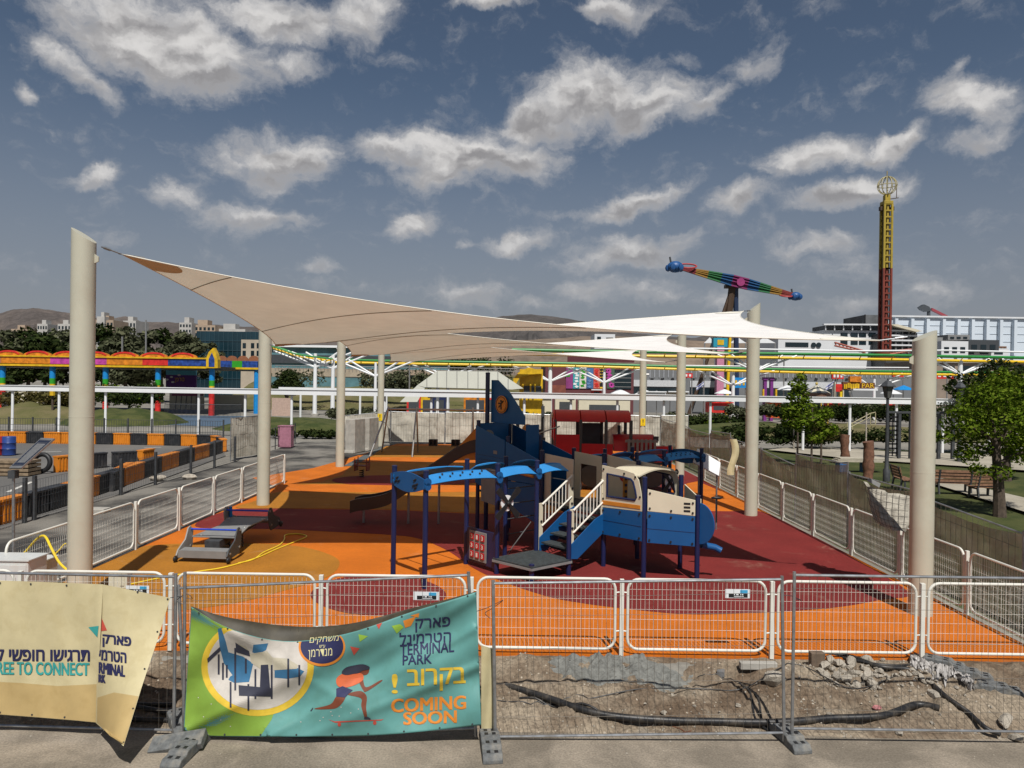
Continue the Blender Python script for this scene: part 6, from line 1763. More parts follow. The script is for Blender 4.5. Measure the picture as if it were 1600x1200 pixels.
# stair railing on the slope
t = thing('stair_railing', 'yellowish stair railing on the dry slope behind the stumps', 'railing', gr(1345, 680))
RLM = mat('rail_ochre', (.36, .32, .18, 1), .6); Y = 56
for a, b in (((1330,662),(1360,646)),((1330,667),(1360,651)),((1360,646),(1368,644)),((1360,663),(1368,663))):
    mb = MB(); mb.tube([at(*a, Y), at(*b, Y)], .035, 6); mb.build('rail', RLM, t)
for px, y0_, y1_ in ((1324, 680, 660), (1332, 680, 660), (1360, 663, 645), (1368, 663, 645)):
    mb = MB(); mb.tube([at(px, y0_, Y), at(px, y1_, Y)], .035, 6); mb.build('post', RLM, t)
# ------------------------------------------------------------------ rides and buildings behind
GZ = -.06
def bld(name, label, cat, px0, px1, pyt, Y, depth, m, z0=GZ, group=None, wallname='wall'):
    x0, x1, zt = pr(px0, Y), pr(px1, Y), pz((px0+px1)/2, pyt, Y)
    t = thing(name, label, cat, V(((x0+x1)/2, Y, z0)), group)
    mb = MB(); mb.box(x0, x1, Y, Y+depth, z0, zt); mb.build(wallname, m, t)
    return t, x0, x1, zt
def fbox(t, name, px0, px1, py0, py1, Y, m, out=.03, depth=.03, par=None, bev=0):
    """box standing proud of a front wall, traced in the picture at depth Y"""
    mx = (px0+px1)/2
    mb = MB(); mb.box(pr(px0, Y), pr(px1, Y), Y-out, Y-out+depth, pz(mx, py1, Y), pz(mx, py0, Y))
    return mb.build(name, m, par or t, bevel=bev)
# orange ride hall on the left with scalloped roof band and rainbow columns
YR = 78
AO_ = mat('ride_orange', (.55, .185, .012, 1), .5, 0, .35, 2.2); AR_ = mat('ride_red', (.55, .025, .02, 1), .5, 0, .25, 2.5)
AM_ = mat('ride_magenta', (.42, .05, .28, 1), .5, 0, .3, 2.2); AB_ = mat('ride_blue', (.015, .05, .22, 1), .5, 0, .5, 3); AY_ = mat('ride_yellow', (.60, .37, .012, 1), .45, 0, .2, 2)
CBLU, CGRN = mat('column_blue', (.01, .22, .55, 1), .4), mat('column_green', (.03, .28, .02, 1), .4)
rh = thing('ride_hall', 'orange roller coaster station with red scalloped roof edge and rainbow columns', 'ride', (pr(140, YR), YR, GZ))
zA = lambda py: pz(160, py, YR)
for a, b, m in ((-90, 0, AB_), (0, 78, AO_), (78, 166, AM_), (166, 222, AO_), (222, 262, AR_), (262, 326, AB_)):
    mb = MB(); mb.box(pr(a, YR), pr(b, YR), YR, YR+.4, zA(569.5), zA(559)); mb.build('band_panel', m, rh)
for n_, y0_, y1_, m in (('lower_trim', 570.5, 573.5, AY_), ('upper_trim', 556.8, 559, AY_)):
    mb = MB(); mb.box(pr(-90, YR), pr(335, YR), YR-.12, YR+.5, zA(y1_), zA(y0_)); mb.build(n_, m, rh)
mb = MB(); mb.box(pr(-90, YR), pr(335, YR), YR+.5, YR+14, zA(575), zA(570)); mb.build('ceiling', M['darksteel'], rh)
k = 0; px = -80
while px < 318:
    c = V((pr(px, YR), YR+.1, zA(557)))
    w = pr(px+22, YR) - pr(px-22, YR)
    N = 12
    mb = MB(); mb.prism([c + V((w*.5*math.cos(math.pi*i/N), 0, .50*math.sin(math.pi*i/N))) for i in range(N+1)], (0, .3, 0)); mb.build('scallop', AO_, rh)
    o_ = [c + V((w*.42*math.cos(math.pi*(.12+.76*i/N)), -.05, .54*math.sin(math.pi*(.12+.76*i/N)))) for i in range(N+1)]
    i_ = [p + V((0, 0, -.17)) for p in o_]
    mb = MB(); mb.prism(o_ + i_[::-1], (0, .4, 0)); mb.build('scallop_edge', AR_, rh)
    px += 45.5
for px in (-70, 4, 82, 165, 247, 331):
    x = pr(px, YR+.5); y = YR+.5; r = .29
    segs = [(zA(573), zA(592), CBLU), (zA(592), zA(601), CGRN), (zA(601), zA(612), AY_), (zA(612), GZ, AR_)]
    cm = None
    for za, zb_, m in segs:
        mb = MB(); mb.tube([(x, y, zb_), (x, y, za)], r, 12)
        o = mb.build('column' if cm is None else 'column_band', m, rh if cm is None else cm, smooth=True); cm = cm or o
e = [(322, 575), (322, 560), (326, 550), (333, 543.5), (337, 552), (340, 562), (340, 575)]
mb = MB(); mb.prism([at(x, y, YR-.3) for x, y in e], (0, .8, 0)); ea = mb.build('end_arch', AY_, rh)
mb = MB(); mb.prism([at(x, y, YR-.33) for x, y in ((326,573),(326,561),(331,551),(335,561),(335,573))], (0, .02, 0)); mb.build('arch_inlay', AB_, ea)
rh2 = thing('ride_hall', 'duller rear wing of the ride station with brown arches beside the second pole', 'ride', (pr(370, 84), 84, GZ))
for a, b, m in ((340, 362, AB_), (362, 378, CGRN), (378, 402, AB_)):
    mb = MB(); mb.box(pr(a, 84), pr(b, 84), 84, 84.4, pz(370, 574, 84), pz(370, 564, 84)); mb.build('band_panel', m, rh2)
mb = MB(); mb.box(pr(338, 84), pr(404, 84), 83.9, 84.5, pz(370, 577, 84), pz(370, 574, 84)); mb.build('lower_trim', AY_, rh2)
for px in (345, 361, 378, 395):
    c = V((pr(px, 84), 84.1, pz(px, 564, 84))); mb = MB(); mb.prism([c + V((.62*math.cos(math.pi*i/10), 0, .6*math.sin(math.pi*i/10))) for i in range(11)], (0, .3, 0)); mb.build('scallop', mat('ride_brown', (.24, .09, .04, 1), .6), rh2)
for px in (399,):
    mb = MB(); mb.tube([(pr(px, 84), 84.4, GZ), (pr(px, 84), 84.4, pz(px, 576, 84))], .3, 10); mb.build('column', CBLU, rh2)
# things under and behind the hall
def slab_thing(name, label, cat, px0, px1, py0, py1, Y, depth, m, extra=None):
    x0, x1 = pr(px0, Y), pr(px1, Y); mx = (px0+px1)/2; z0, z1 = pz(mx, py1, Y), pz(mx, py0, Y)
    t = thing(name, label, cat, V(((x0+x1)/2, Y, z0)))
    mb = MB(); mb.box(x0, x1, Y, Y+depth, z0, z1); mb.build('body', m, t)
    return t
PUR = mat('purple_board', (.10, .02, .22, 1), .5, 0, .1, 2)
ps = slab_thing('billboard', 'purple billboard with yellow lettering and white clouds under the ride hall', 'billboard', 259, 306, 586, 606, 92, .3, PUR)
fbox(ps, 'sky_strip', 259, 306, 577, 586, 92, mat('board_cyan', (.10, .42, .58, 1), .5), .0, .3)
for cx, cy in ((268, 589), (261, 593), (270, 597), (280, 586), (311, 588)):
    c = at(cx, cy, 91.98); mb = MB(); mb.prism([c + V((.16*math.cos(2*math.pi*i/10)*1.3, 0, .12*math.sin(2*math.pi*i/10))) for i in range(10)], (0, -.03, 0)); mb.build('cloud_print', M['white_bright'], ps)
vs, fs = text_geo(heb('טרפן'), 0); mb = MB(); mb.add([at(273 + 15*u, 598 - 8*v, 91.93) for u, v in vs], fs); mb.build('lettering', AY_, ps, norm=False)
for a, b, y0_, y1_, Y, m, lab in ((265, 318, 612, 640, 90, M['creampanel'], 'pale wall panel behind the rides left of the second pole'), (330, 385, 617, 640, 92, M['creampanel'], 'pale wall between the rainbow column and the second pole'), (425, 455, 622, 650, 70, mat('pink_wall', (.42, .3, .24, 1), .7), 'faded pink hoarding beyond the pink cupboard'), (0, 75, 612, 640, 95, M['creampanel'], 'cream wall at the left edge beyond the mounds')):
    slab_thing('hoarding', lab, 'wall', a, b, y0_, y1_, Y, .3, m)
ch = thing('chair_ride', 'purple canopied chair ride behind the railing right of the rainbow column', 'ride', (pr(290, 84), 84, GZ))
mb = MB(); mb.box(pr(272, 84), pr(312, 84), 83.4, 85, pz(290, 618.5, 84), pz(290, 614.5, 84)); mb.build('canopy', mat('maroon', (.10, .015, .05, 1), .6), ch)
for px in (274, 282, 290, 298, 306):
    mb = MB(); mb.tube([(pr(px, 84), 84, GZ), (pr(px+2, 84), 84, pz(px, 618, 84))], .06, 5); mb.build('strut', M['darksteel'], ch)
mb = MB(); mb.box(pr(266, 84), pr(312, 84), 83.6, 84.4, GZ, pz(290, 640, 84)); mb.build('base_screen', mat('deep_blue', (.012, .03, .11, 1), .5, 0, .4, 3), ch)
tr = thing('ride_railing', 'grey railing in front of the rainbow columns', 'railing', (pr(300, 74), 74, GZ))
mb = MB()
for k in range(60): x = pr(258 + 2*k, 74); mb.tube([(x, 74, GZ), (x, 74, 1.3)], .02, 4, caps=False)
mb.build('bars', M['darksteel'], tr)
mb = MB(); mb.tube([(pr(258, 74), 74, 1.3), (pr(378, 74), 74, 1.3)], .04, 5); mb.build('rail', M['darksteel'], tr)
WATER = mat('blue_safety_floor', (.07, .11, .16, 1), .7, 0, .1, 2)
sheet('blue_floor', [gr(250, 663), gr(420, 668), gr(420, 650), gr(250, 648)], WATER, -.03)
sheet('red_floor', [gr(-40, 652), gr(20, 652), gr(20, 644), gr(-40, 644)], mat('red_floor_paint', (.4, .08, .08, 1), .7), -.03)
rdm = slab_thing('inflatable_arch', 'red and dark ride entrance at the left edge', 'ride', -20, 3, 612, 648, 72, .8, AR_)
fbox(rdm, 'dark_opening', 3, 16, 613, 648, 72, M['darkgrey'], 0, .5)
yst = thing('tree_guard', 'yellow topped post on the left mound', 'post', at(82, 650, 64)); mb = MB(); mb.tube([at(82, 652, 64), at(82, 612, 64)], .09, 8); mb.build('pole', M['bark'], yst); mb = MB(); mb.tube([at(82, 618, 63.9), at(82, 609, 63.9)], .22, 8); mb.build('cap', AY_, yst)
# left tree belt
rn = random.Random(21)
tb = [(12,517,34),(44,512,40),(86,516,36),(112,513,36),(160,506,40),(196,511,40),(232,517,32),(252,515,34),(284,519,30),(330,538,14),(25,530,34),(70,528,34),(180,528,34),(215,532,30),(300,528,20)]
for i, (px, py, w) in enumerate(tb):
    Y = 118 + rn.uniform(-8, 10); zt = pz(px, py - 3, Y); W_ = w*Y/FPX
    base = V((pr(px, Y), Y, GZ))
    bl = [(rn.uniform(-W_, W_)*.9, rn.uniform(-1, 1), zt*rn.uniform(.34, .80), W_*rn.uniform(.42, .62), .75) for _ in range(10)] + [(0, 0, zt - W_*.36, W_*.45, .75)]
    lm = LEAF_GR if i % 3 != 1 else LEAF_DK
    tree('acacia_tree', ('grey green' if lm is LEAF_GR else 'dark green') + ' acacia of the belt behind the ride hall, ' + ['first from the left', 'second from the left', 'third from the left', 'fourth from the left', 'left of the street mast', 'around the street mast', 'right of the street mast', 'near the glass building', 'beside the glass building', 'small one before the glass building', 'lower one at the left edge', 'lower left of tall pole', 'lower right of tall pole', 'lower one under the mast', 'lower one before the hotels'][i], base, bl, 3000, .42, lm, (.3, zt*.5), 50+i, group='trees of the belt behind the ride hall')
for px, pt_, lab in ((228, 500, 'tall pale street mast above the tree belt'), (191, 526, 'short street mast in the tree belt')):
    mb = MB(); mb.tube([at(px, 556, 108), at(px, pt_, 108)], .13, 6); tag(mb.build('street_mast', M['steel'], loc=at(px, 556, 108)), lab, 'mast')
HW, HT = mat('hotel_white', (.40, .385, .36, 1), .7, 0, .1, .2), mat('hotel_tan', (.34, .26, .19, 1), .7, 0, .12, .2)
def hotel(px0, px1, pyt, Y, m, label, nwx, nwy, pyb=545):
    t, x0, x1, zt = bld('hotel', label, 'building', px0, px1, pyt, Y, 18, m, group='distant hotels')
    zb = pz(px0, pyb, Y)
    for i in range(nwx):
        for j in range(nwy):
            x = x0 + (x1-x0)*(i+.5)/nwx; z = zb + (zt-zb)*(j+.4)/nwy
            mb = MB(); w, h = (x1-x0)/nwx*.28, (zt-zb)/nwy*.25
            mb.box(x-w, x+w, Y-.1, Y+.05, z-h, z+h); mb.build('window', M['glassdark'], t)
    mb = MB(); mb.box(x0+(x1-x0)*.2, x0+(x1-x0)*.6, Y+3, Y+9, zt, zt+3); mb.build('roof_house', m, t)
for a in ((16, 45, 514, 520, HT, 'low tan hotel far behind the trees at the left', 5, 3), (57, 73, 506, 520, HW, 'white hotel block left of the tall pole', 4, 4), (89, 110, 506, 520, HW, 'white hotel just left of the tall pole', 4, 4), (148, 176, 500, 460, HT, 'tan hotel with white top right of the tall pole', 5, 4), (150, 162, 494.5, 458, HW, 'white roof block rising over the tan hotel', 2, 1), (191, 211, 501, 500, HW, 'stepped white hotel on the skyline left of the mast', 4, 4), (279, 298, 504, 380, HW, 'white hotel left of the tan tower on the skyline', 4, 5), (296, 335, 508, 385, HT, 'tan hotel behind the glass building', 6, 4), (335, 382, 514, 390, HW, 'low white terraces above the glass building', 8, 2)):
    hotel(*a)
gb, x0, x1, zt = bld('glass_building', 'dark blue glass office building left of the second pole', 'building', 306, 420, 518, 150, 30, mat('curtain_glass', (.008, .03, .042, 1), .15, 0, .3, .15, spec=.7))
mb = MB()
for k in range(1, 16): x = x0 + (x1-x0)*k/16; mb.box(x-.05, x+.05, 149.9, 150, 0, zt)
for k in range(1, 7): z = zt*k/7; mb.box(x0, x1, 149.86, 149.9, z-.05, z+.05)
mb.build('mullion_grid', mat('mullion', (.03, .06, .075, 1), .4), gb)
sb_, x0, x1, zt = bld('stone_building', 'beige office block with square windows in front of the glass building', 'building', 376, 440, 531, 140, 15, mat('beige_stone', (.40, .34, .26, 1), .8, 0, .1, .5))
for px in (381, 394, 403, 412):
    for py in (536, 548):
        fbox(sb_, 'window', px-2.6, px+2.6, py, py+8, 140, M['glassdark'], .05, .06)
# pale terrace, teal glazed roof and walls in the middle distance
tg, x0, x1, zt = bld('glazed_hall', 'long low hall with teal glazed front behind the second and third poles', 'building', 424, 700, 543, 112, 20, mat('teal_glazing', (.10, .20, .22, 1), .25, 0, .3, .3))
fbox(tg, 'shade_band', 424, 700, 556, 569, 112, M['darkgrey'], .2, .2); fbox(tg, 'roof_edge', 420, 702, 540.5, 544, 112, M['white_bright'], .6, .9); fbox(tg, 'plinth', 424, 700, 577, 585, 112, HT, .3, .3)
tw_ = slab_thing('terrace_wall', 'long beige retaining wall below the glazed hall', 'wall', 425, 640, 578, 590, 98, .6, mat('beige_wall', (.36, .3, .22, 1), .85, 0, .15, .6))
rlg = thing('terrace_railing', 'grey railing along the terrace above the white footbridge', 'railing', (pr(620, 97), 97, pz(620, 580, 97)))
mb = MB()
for k in range(70): mb.tube([at(430 + 5.5*k, 580 + .077*k, 97), at(430 + 5.5*k, 571 + .077*k, 97)], .03, 4, caps=False)
mb.tube([at(430, 571, 97), at(815, 576.4, 97)], .05, 4); mb.tube([at(430, 575, 97), at(815, 580.4, 97)], .04, 4); mb.build('bars', M['steel'], rlg)
g = V((pr(449, 88), 88, GZ)); tree('round_tree', 'dark round tree beyond the second pole', g, [(0,0,3.6,1.5),(-.9,0,3.2,1.1),(1,0,3.1,1.1),(.2,0,4.5,1)], 1500, .2, LEAF_DK, (.22, 2.4), 71)
for i, (px, py, r) in enumerate(((470, 590, 2.2), (585, 590, 2.0), (640, 585, 2.2), (662, 592, 1.6), (700, 567, 3.0), (745, 565, 3.2), (775, 566, 2.6), (620, 600, 1.5))):
    Y = 94 if i not in (4, 5, 6) else 118
    c = at(px, py, Y); bush('bush', ['terrace shrub right of the round tree', 'terrace shrub by the far pole', 'terrace shrub above the white footbridge', 'terrace shrub on the footbridge ramp', 'dark tree crown under the sail, left one', 'dark tree crown under the sail, middle one', 'dark tree crown under the sail, right one', 'low terrace shrub beside the ramp'][i], V((c.x, Y, c.z - r*.9)), r*1.3, r*.6, r*1.5, 700, .25, LEAF_DK if i in (4, 5, 6) else LEAF_GR, 80+i, group='shrubs of the terrace')
# white footbridge
YB = 66
fbm = mat('bridge_panel', (.60, .60, .52, 1), .5, 0, .04, .6)
fb = thing('footbridge', 'white panelled footbridge with sloping ends behind the swing set and plane tail', 'footbridge', (pr(735, YB), YB, GZ))
PX = [(652, 603), (683, 579.5), (778, 580.5), (800, 592), (818, 606), (818, 609), (652, 608)]
mb = MB(); mb.prism([at(x, y, YB) for x, y in ((652, 602), (683, 579.5), (778, 580.5), (818, 607), (800, 608.5), (664, 605))], (0, .15, 0)); mb.build('side_panel', fbm, fb)
for px in (667, 683, 698, 714, 731, 747, 763, 778, 794):
    yt = 579.5 if 683 <= px <= 778 else (602 - (px-652)*22.5/31 if px < 683 else 580.5 + (px-778)*26.5/40)
    mb = MB(); mb.beam(at(px, 605.5 + (px-664)*.02, YB-.02), at(px, yt+.5, YB-.02), .05, .04, up=(0, 1, 0)); mb.build('panel_joint', M['grey'], fb)
mb = MB(); mb.prism([at(x, y, YB) for x, y in ((625, 628), (652, 602), (664, 606), (652, 628))], (0, .15, 0)); mb.build('ramp_panel', fbm, fb)
mb = MB(); mb.box(pr(664, YB), pr(815, YB), YB+.2, YB+3, pz(730, 607.5, YB), pz(730, 604.5, YB)); mb.build('deck', M['grey'], fb)
for px in (684, 700, 772, 794):
    mb = MB(); mb.tube([(pr(px, YB+1), YB+1, GZ), (pr(px, YB+1), YB+1, pz(px, 606, YB+1))], .14, 8); mb.build('leg', M['white_bright'], fb, smooth=True)
for a, b, m, lab in ((636, 658, AR_, 'red booth under the left ramp of the footbridge'), (658, 676, AY_, 'yellow booth under the footbridge'), (676, 697, mat('deep_blue2', (.012, .02, .07, 1), .5), 'dark opening booth under the middle of the footbridge'), (725, 760, AO_, 'orange booth under the footbridge left of the plane tail'), (760, 800, AR_, 'red booth behind the plane tail')):
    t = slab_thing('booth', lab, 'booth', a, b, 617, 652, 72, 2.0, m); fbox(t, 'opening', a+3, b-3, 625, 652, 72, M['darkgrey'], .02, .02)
# yellow play house
yh = thing('yellow_slide_house', 'bright yellow water slide building right of the footbridge', 'building', (pr(825, 76), 76, GZ))
mb = MB(); mb.box(pr(812, 76), pr(848, 76), 76, 79, GZ, pz(830, 577, 76)); mb.build('wall', AY_, yh)
mb = MB(); mb.prism([at(x, y, 75.8) for x, y in ((802, 592), (810, 582), (826, 574), (836, 577), (847, 577), (847, 584), (830, 585), (812, 590), (806, 600), (802, 598))], (0, -.8, 0)); mb.build('slide', AY_, yh)
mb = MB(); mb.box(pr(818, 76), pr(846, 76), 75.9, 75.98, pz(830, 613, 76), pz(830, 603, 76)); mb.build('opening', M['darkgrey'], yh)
for px in (817, 829, 836):
    mb = MB(); mb.tube([at(px, 615, 75), at(px, 600, 75)], .08, 6); mb.build('post', AY_, yh)
# building with coloured upright panels
YC = 92
cb_, x0, x1, zt = bld('panelled_building', 'building fronted with tall coloured banners behind the red train', 'building', 852, 990, 570, YC, 14, mat('maroon_wall', (.12, .035, .04, 1), .6, 0, .1, .5))
for a, b, c, nm in ((884, 895, (.24, .04, .17), 'purple'), (895, 905, (.04, .30, .33), 'teal'), (905, 916, (.62, .58, .52), 'white'), (916, 927, (.05, .13, .28), 'blue'), (927, 937, (.55, .12, .09), 'coral'), (937, 943, (.7, .45, .04), 'amber'), (948, 960, (.06, .11, .07), 'green')):
    p_ = fbox(cb_, 'banner_panel', a+.2, b-.2, 574, 607, YC, mat('panel_' + nm, (*c, 1), .6, 0, .2, .8), .12, .1)
    rn = random.Random(nm); ink = {'purple': CGRN, 'teal': M['white_bright'], 'white': CGRN, 'blue': mat('print_blue2', (.12, .22, .4, 1), .6), 'coral': AR_, 'amber': M['black'], 'green': AM_}[nm]
    mb = MB()
    for k in range(7 if nm != 'purple' else 1):
        c_ = at(rn.uniform(a+3, b-3), 578 + 4.2*k + rn.uniform(-1, 1) + (8 if nm == 'purple' else 0), YC-.14); s = .22 if nm not in ('purple', 'green') else .3; an = rn.uniform(0, 3)
        mb.prism([c_ + V((s*1.3*math.cos(an + j*1.57), 0, s*.8*math.sin(an + j*1.57))) for j in range(4)], (0, -.02, 0))
    mb.build('print_pattern', ink, p_)
fbox(cb_, 'dark_glazing', 960, 986, 578, 608, YC, M['glassdark'], .1, .1)
for k in range(4): fbox(cb_, 'glazing_bar', 960, 986, 583 + 7*k, 584 + 7*k, YC, M['grey'], .14, .03)
fbox(cb_, 'brick_base', 862, 884, 602, 617, YC, mat('brick_red', (.2, .06, .04, 1), .8, 0, .2, 2), .1, .1)
fbox(cb_, 'roof_sign', 886, 990, 556, 566, YC, mat('dark_maroon', (.09, .02, .025, 1), .6), .3, .3)
# long grey mall block behind the right half
YM = 104
gm_, x0, x1, zt = bld('grey_mall', 'long grey shopping block with white window bands behind the coaster', 'building', 984, 1440, 574, YM, 25, mat('mall_grey', (.16, .165, .17, 1), .7, 0, .08, .3))
for k in range(60):
    px = 1000 + 7.2*k; fbox(gm_, 'roof_rib', px, px+1.6, 578, 590, YM, mat('rib_light', (.30, .31, .33, 1), .5), .08, .08)
for a, b in ((990, 1060), (1078, 1150), (1196, 1330)):
    fbox(gm_, 'white_band', a, b, 594 + (a-990)*.014, 604 + (a-990)*.014, YM, mat('band_white', (.5, .51, .52, 1), .6), .15, .15)
    fbox(gm_, 'window_band', a, b, 606 + (a-990)*.014, 618 + (a-990)*.014, YM, M['glassdark'], .1, .1)
for px in range(1000, 1330, 16):
    fbox(gm_, 'vent_opening', px, px+5, 591, 593.5, YM, M['black'], .16, .02)
# market clutter at ground level right of centre
CL = [(1000, 1040, 612, 622, M['white_bright'], 'white umbrella row right of the panelled building'), (1045, 1075, 612, 622, mat('stall_beige', (.42, .36, .26, 1), .7), 'beige stall by the third pole'), (1108, 1145, 629, 641, AR_, 'red stall behind the bright hedge'), (1204, 1222, 628, 649, mat('stall_orange', (.62, .10, .015, 1), .5), 'orange red booth right of the pole that pierces the sail'), (1296, 1312, 630, 641, AR_, 'red booth below the monorail right of the carousel'), (1318, 1360, 630, 640, mat('stall_pink', (.4, .12, .14, 1), .6), 'pink red stall behind the tree stumps'), (1362, 1410, 632, 643, AR_, 'red stall behind the street lamp'), (1225, 1245, 640, 652, mat('stall_salmon', (.45, .22, .16, 1), .7), 'salmon low box beside the orange booth'), (868, 900, 618, 640, M['creampanel'], 'pale screen panels left of the red train'), (905, 985, 620, 648, M['creampanel'], 'pale screen wall behind the red train'), (800, 862, 620, 645, M['creampanel'], 'pale screen wall right of the plane tail'), (925, 940, 609, 616, AR_, 'small red kiosk below the coloured banners')]
for i, (a, b, y0_, y1_, m, lab) in enumerate(CL):
    Y = 80 + (i % 3)*2
    t = slab_thing('stall', lab, 'stall', a, b, y0_, y1_ + 4, Y, 1.5, m)
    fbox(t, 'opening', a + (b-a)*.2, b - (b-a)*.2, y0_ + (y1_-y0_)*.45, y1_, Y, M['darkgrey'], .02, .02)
    fbox(t, 'roof_edge', a-1, b+1, y0_-.8, y0_+.8, Y, M['white_bright'] if i % 2 else m, .25, .4)
# purple and yellow towers of a small ride
rt = thing('tower_ride', 'small ride with purple posts and yellow platform right of the second right pole', 'ride', (pr(1205, 84), 84, GZ))
for px in (1194, 1204):
    mb = MB(); mb.box(pr(px, 84), pr(px+4.5, 84), 84, 84.5, GZ, pz(px, 590, 84)); mb.build('post', mat('ride_purple', (.17, .03, .19, 1), .5), rt)
    mb = MB(); mb.box(pr(px-1, 84), pr(px+5.5, 84), 83.9, 84.6, pz(px, 594, 84), pz(px, 589.5, 84)); mb.build('post_head', mat('ride_purple', (.2, .03, .2, 1)), rt)
for px in (1192, 1212): fbox(rt, 'yellow_frame', px, px+2.5, 608, 622, 83.5, AY_, 0, .3)
fbox(rt, 'platform', 1186, 1220, 620.5, 623.5, 83.5, M['darkgrey'], 0, 1)
# carousel
cy = 76; cx = pr(1276, cy); zc = pz(1276, 614, cy); zt = pz(1276, 601, cy)
ct = thing('carousel', 'carousel with striped cream and grey tent roof behind the young trees', 'carousel', (cx, cy, GZ))
for k in range(16):
    a, b = 2*math.pi*k/16, 2*math.pi*(k+1)/16
    mb = MB(); mb.add([(cx, cy, zt), (cx + 1.35*math.cos(a), cy + 1.35*math.sin(a), zc), (cx + 1.35*math.cos(b), cy + 1.35*math.sin(b), zc), (cx, cy, zc - .02)], [(0, 1, 2), (0, 2, 3), (0, 3, 1), (1, 3, 2)])
    mb.build('roof_panel', (M['creampanel'], M['grey'])[k % 2], ct)
mb = MB(); mb.lathe(V((cx, cy, 0)), [(1.36, zc-.35), (1.38, zc), (1.3, zc)], 16); mb.build('rim', mat('rim_brown', (.22, .12, .08, 1), .6, 0, .3, 3), ct)
mb = MB(); mb.ball((cx, cy, zt+.1), .16, 8); mb.build('finial', mat('gilt', (.5, .36, .08, 1), .4), ct)
mb = MB(); mb.tube([(cx, cy, GZ), (cx, cy, zc)], .4, 10); mb.build('core', M['grey'], ct)
for k in range(8):
    a = 2*math.pi*k/8; mb = MB(); mb.tube([(cx + 1.2*math.cos(a), cy + 1.2*math.sin(a), GZ), (cx + 1.2*math.cos(a), cy + 1.2*math.sin(a), zc-.2)], .05, 5); mb.build('pole', AY_, ct)
# ride entrance sign in orange letters
ys_ = 78
es = thing('ride_sign', 'orange ride entrance sign with big letters left of the street lamp', 'sign', (pr(1340, ys_), ys_, GZ))
def sb2(n, a, b, y0_, y1_, m, out=0, d=.4): return fbox(es, n, a, b, y0_, y1_, ys_, m, out, d)
DKO = mat('sign_brown', (.13, .05, .015, 1), .6, 0, .3, 3); SGO = mat('sign_orange', (.5, .16, .015, 1), .5, 0, .4, 3)
sb2('sign_board', 1317, 1344, 597, 609, DKO); sb2('sign_board', 1345, 1367, 598, 607, DKO); sb2('crest_board', 1328, 1346, 588, 599, SGO); sb2('mascot_panel', 1306, 1316, 600, 612, AR_)
for a, b in ((1313, 1316.5), (1317.5, 1319)):
    sb2('support', a, b, 610, 627, M['yellow'] if a < 1316 else M['creampanel'])
sb2('support', 1304.5, 1305.5, 597, 627, M['creampanel'])
mb = MB(); mb.beam(at(1328, 611, ys_), at(1338, 644, ys_), .3, .2); mb.build('support', M['white_bright'], es)
sb2('counter_roof', 1328, 1366, 607.5, 610, M['white_bright'], .8, 1.2)
for tx_, a, b, y0_, y1_ in (('RIDE', 1319, 1343, 599, 607.5), ('PA', 1347, 1359, 599, 606), ('R', 1360, 1366, 599, 606)):
    if tx_ == 'RIDE':
        rn = random.Random(2); mb = MB()
        for k in range(9): c = at(1320 + 2.7*k, 603 + rn.uniform(-1, 1), ys_-.06); mb.box(c.x-.07, c.x+.06, ys_-.08, ys_-.02, c.z-.25, c.z+.25)
        mb.build('ornament', AY_, es); continue
    vs, fs = text_geo(tx_, 0); mb = MB(); mb.add([at(a + (b-a)*u, y1_ - (y1_-y0_)*v, ys_-.06) for u, v in vs], fs); mb.build('lettering', AY_, es, norm=False)
# flags
FW, FB = mat('flag_white', (.62, .63, .66, 1), .7), mat('flag_blue', (.03, .06, .38, 1), .7)
for (px, py, s, ppx, pt_, pb_, Y, lab) in ((1290, 600, 1.0, 1307, 585, 628, 80, 'white flag with blue stripes and star beside the orange sign'), (1088, 600, .9, 1100, 582, 645, 82, 'white flag with blue stripes and star between the two right poles')):
    t = thing('flag', lab, 'flag', at(ppx, pb_, Y))
    mb = MB(); mb.tube([at(ppx, pb_, Y), at(ppx, pt_, Y)], .05, 6); mb.build('pole', M['steel'], t)
    def fl(u, v, Y=Y): return at(px + 13*s*u, py - 9*s*u + 4 + 7*s*v, Y - .1 + .12*math.sin(5*u))
    mb = MB(); mb.grid(fl, 10, 6); c_ = mb.build('cloth', FW, t, smooth=True)
    for v0 in (.12, .76):
        mb = MB(); mb.grid(lambda u, v: fl(u, v0 + .13*v) + V((0, -.03, 0)), 10, 1); mb.build('stripe', FB, c_, norm=False)
    mb = MB()
    for f in (0, math.pi): 
        P = [fl(.5, .5) + V((.22*math.cos(math.pi/2 + f + k*2.094), -.05, .22*math.sin(math.pi/2 + f + k*2.094))) for k in range(3)]
        mb.tube(P, .025, 4, closed=True)
    mb.build('star', FB, c_)
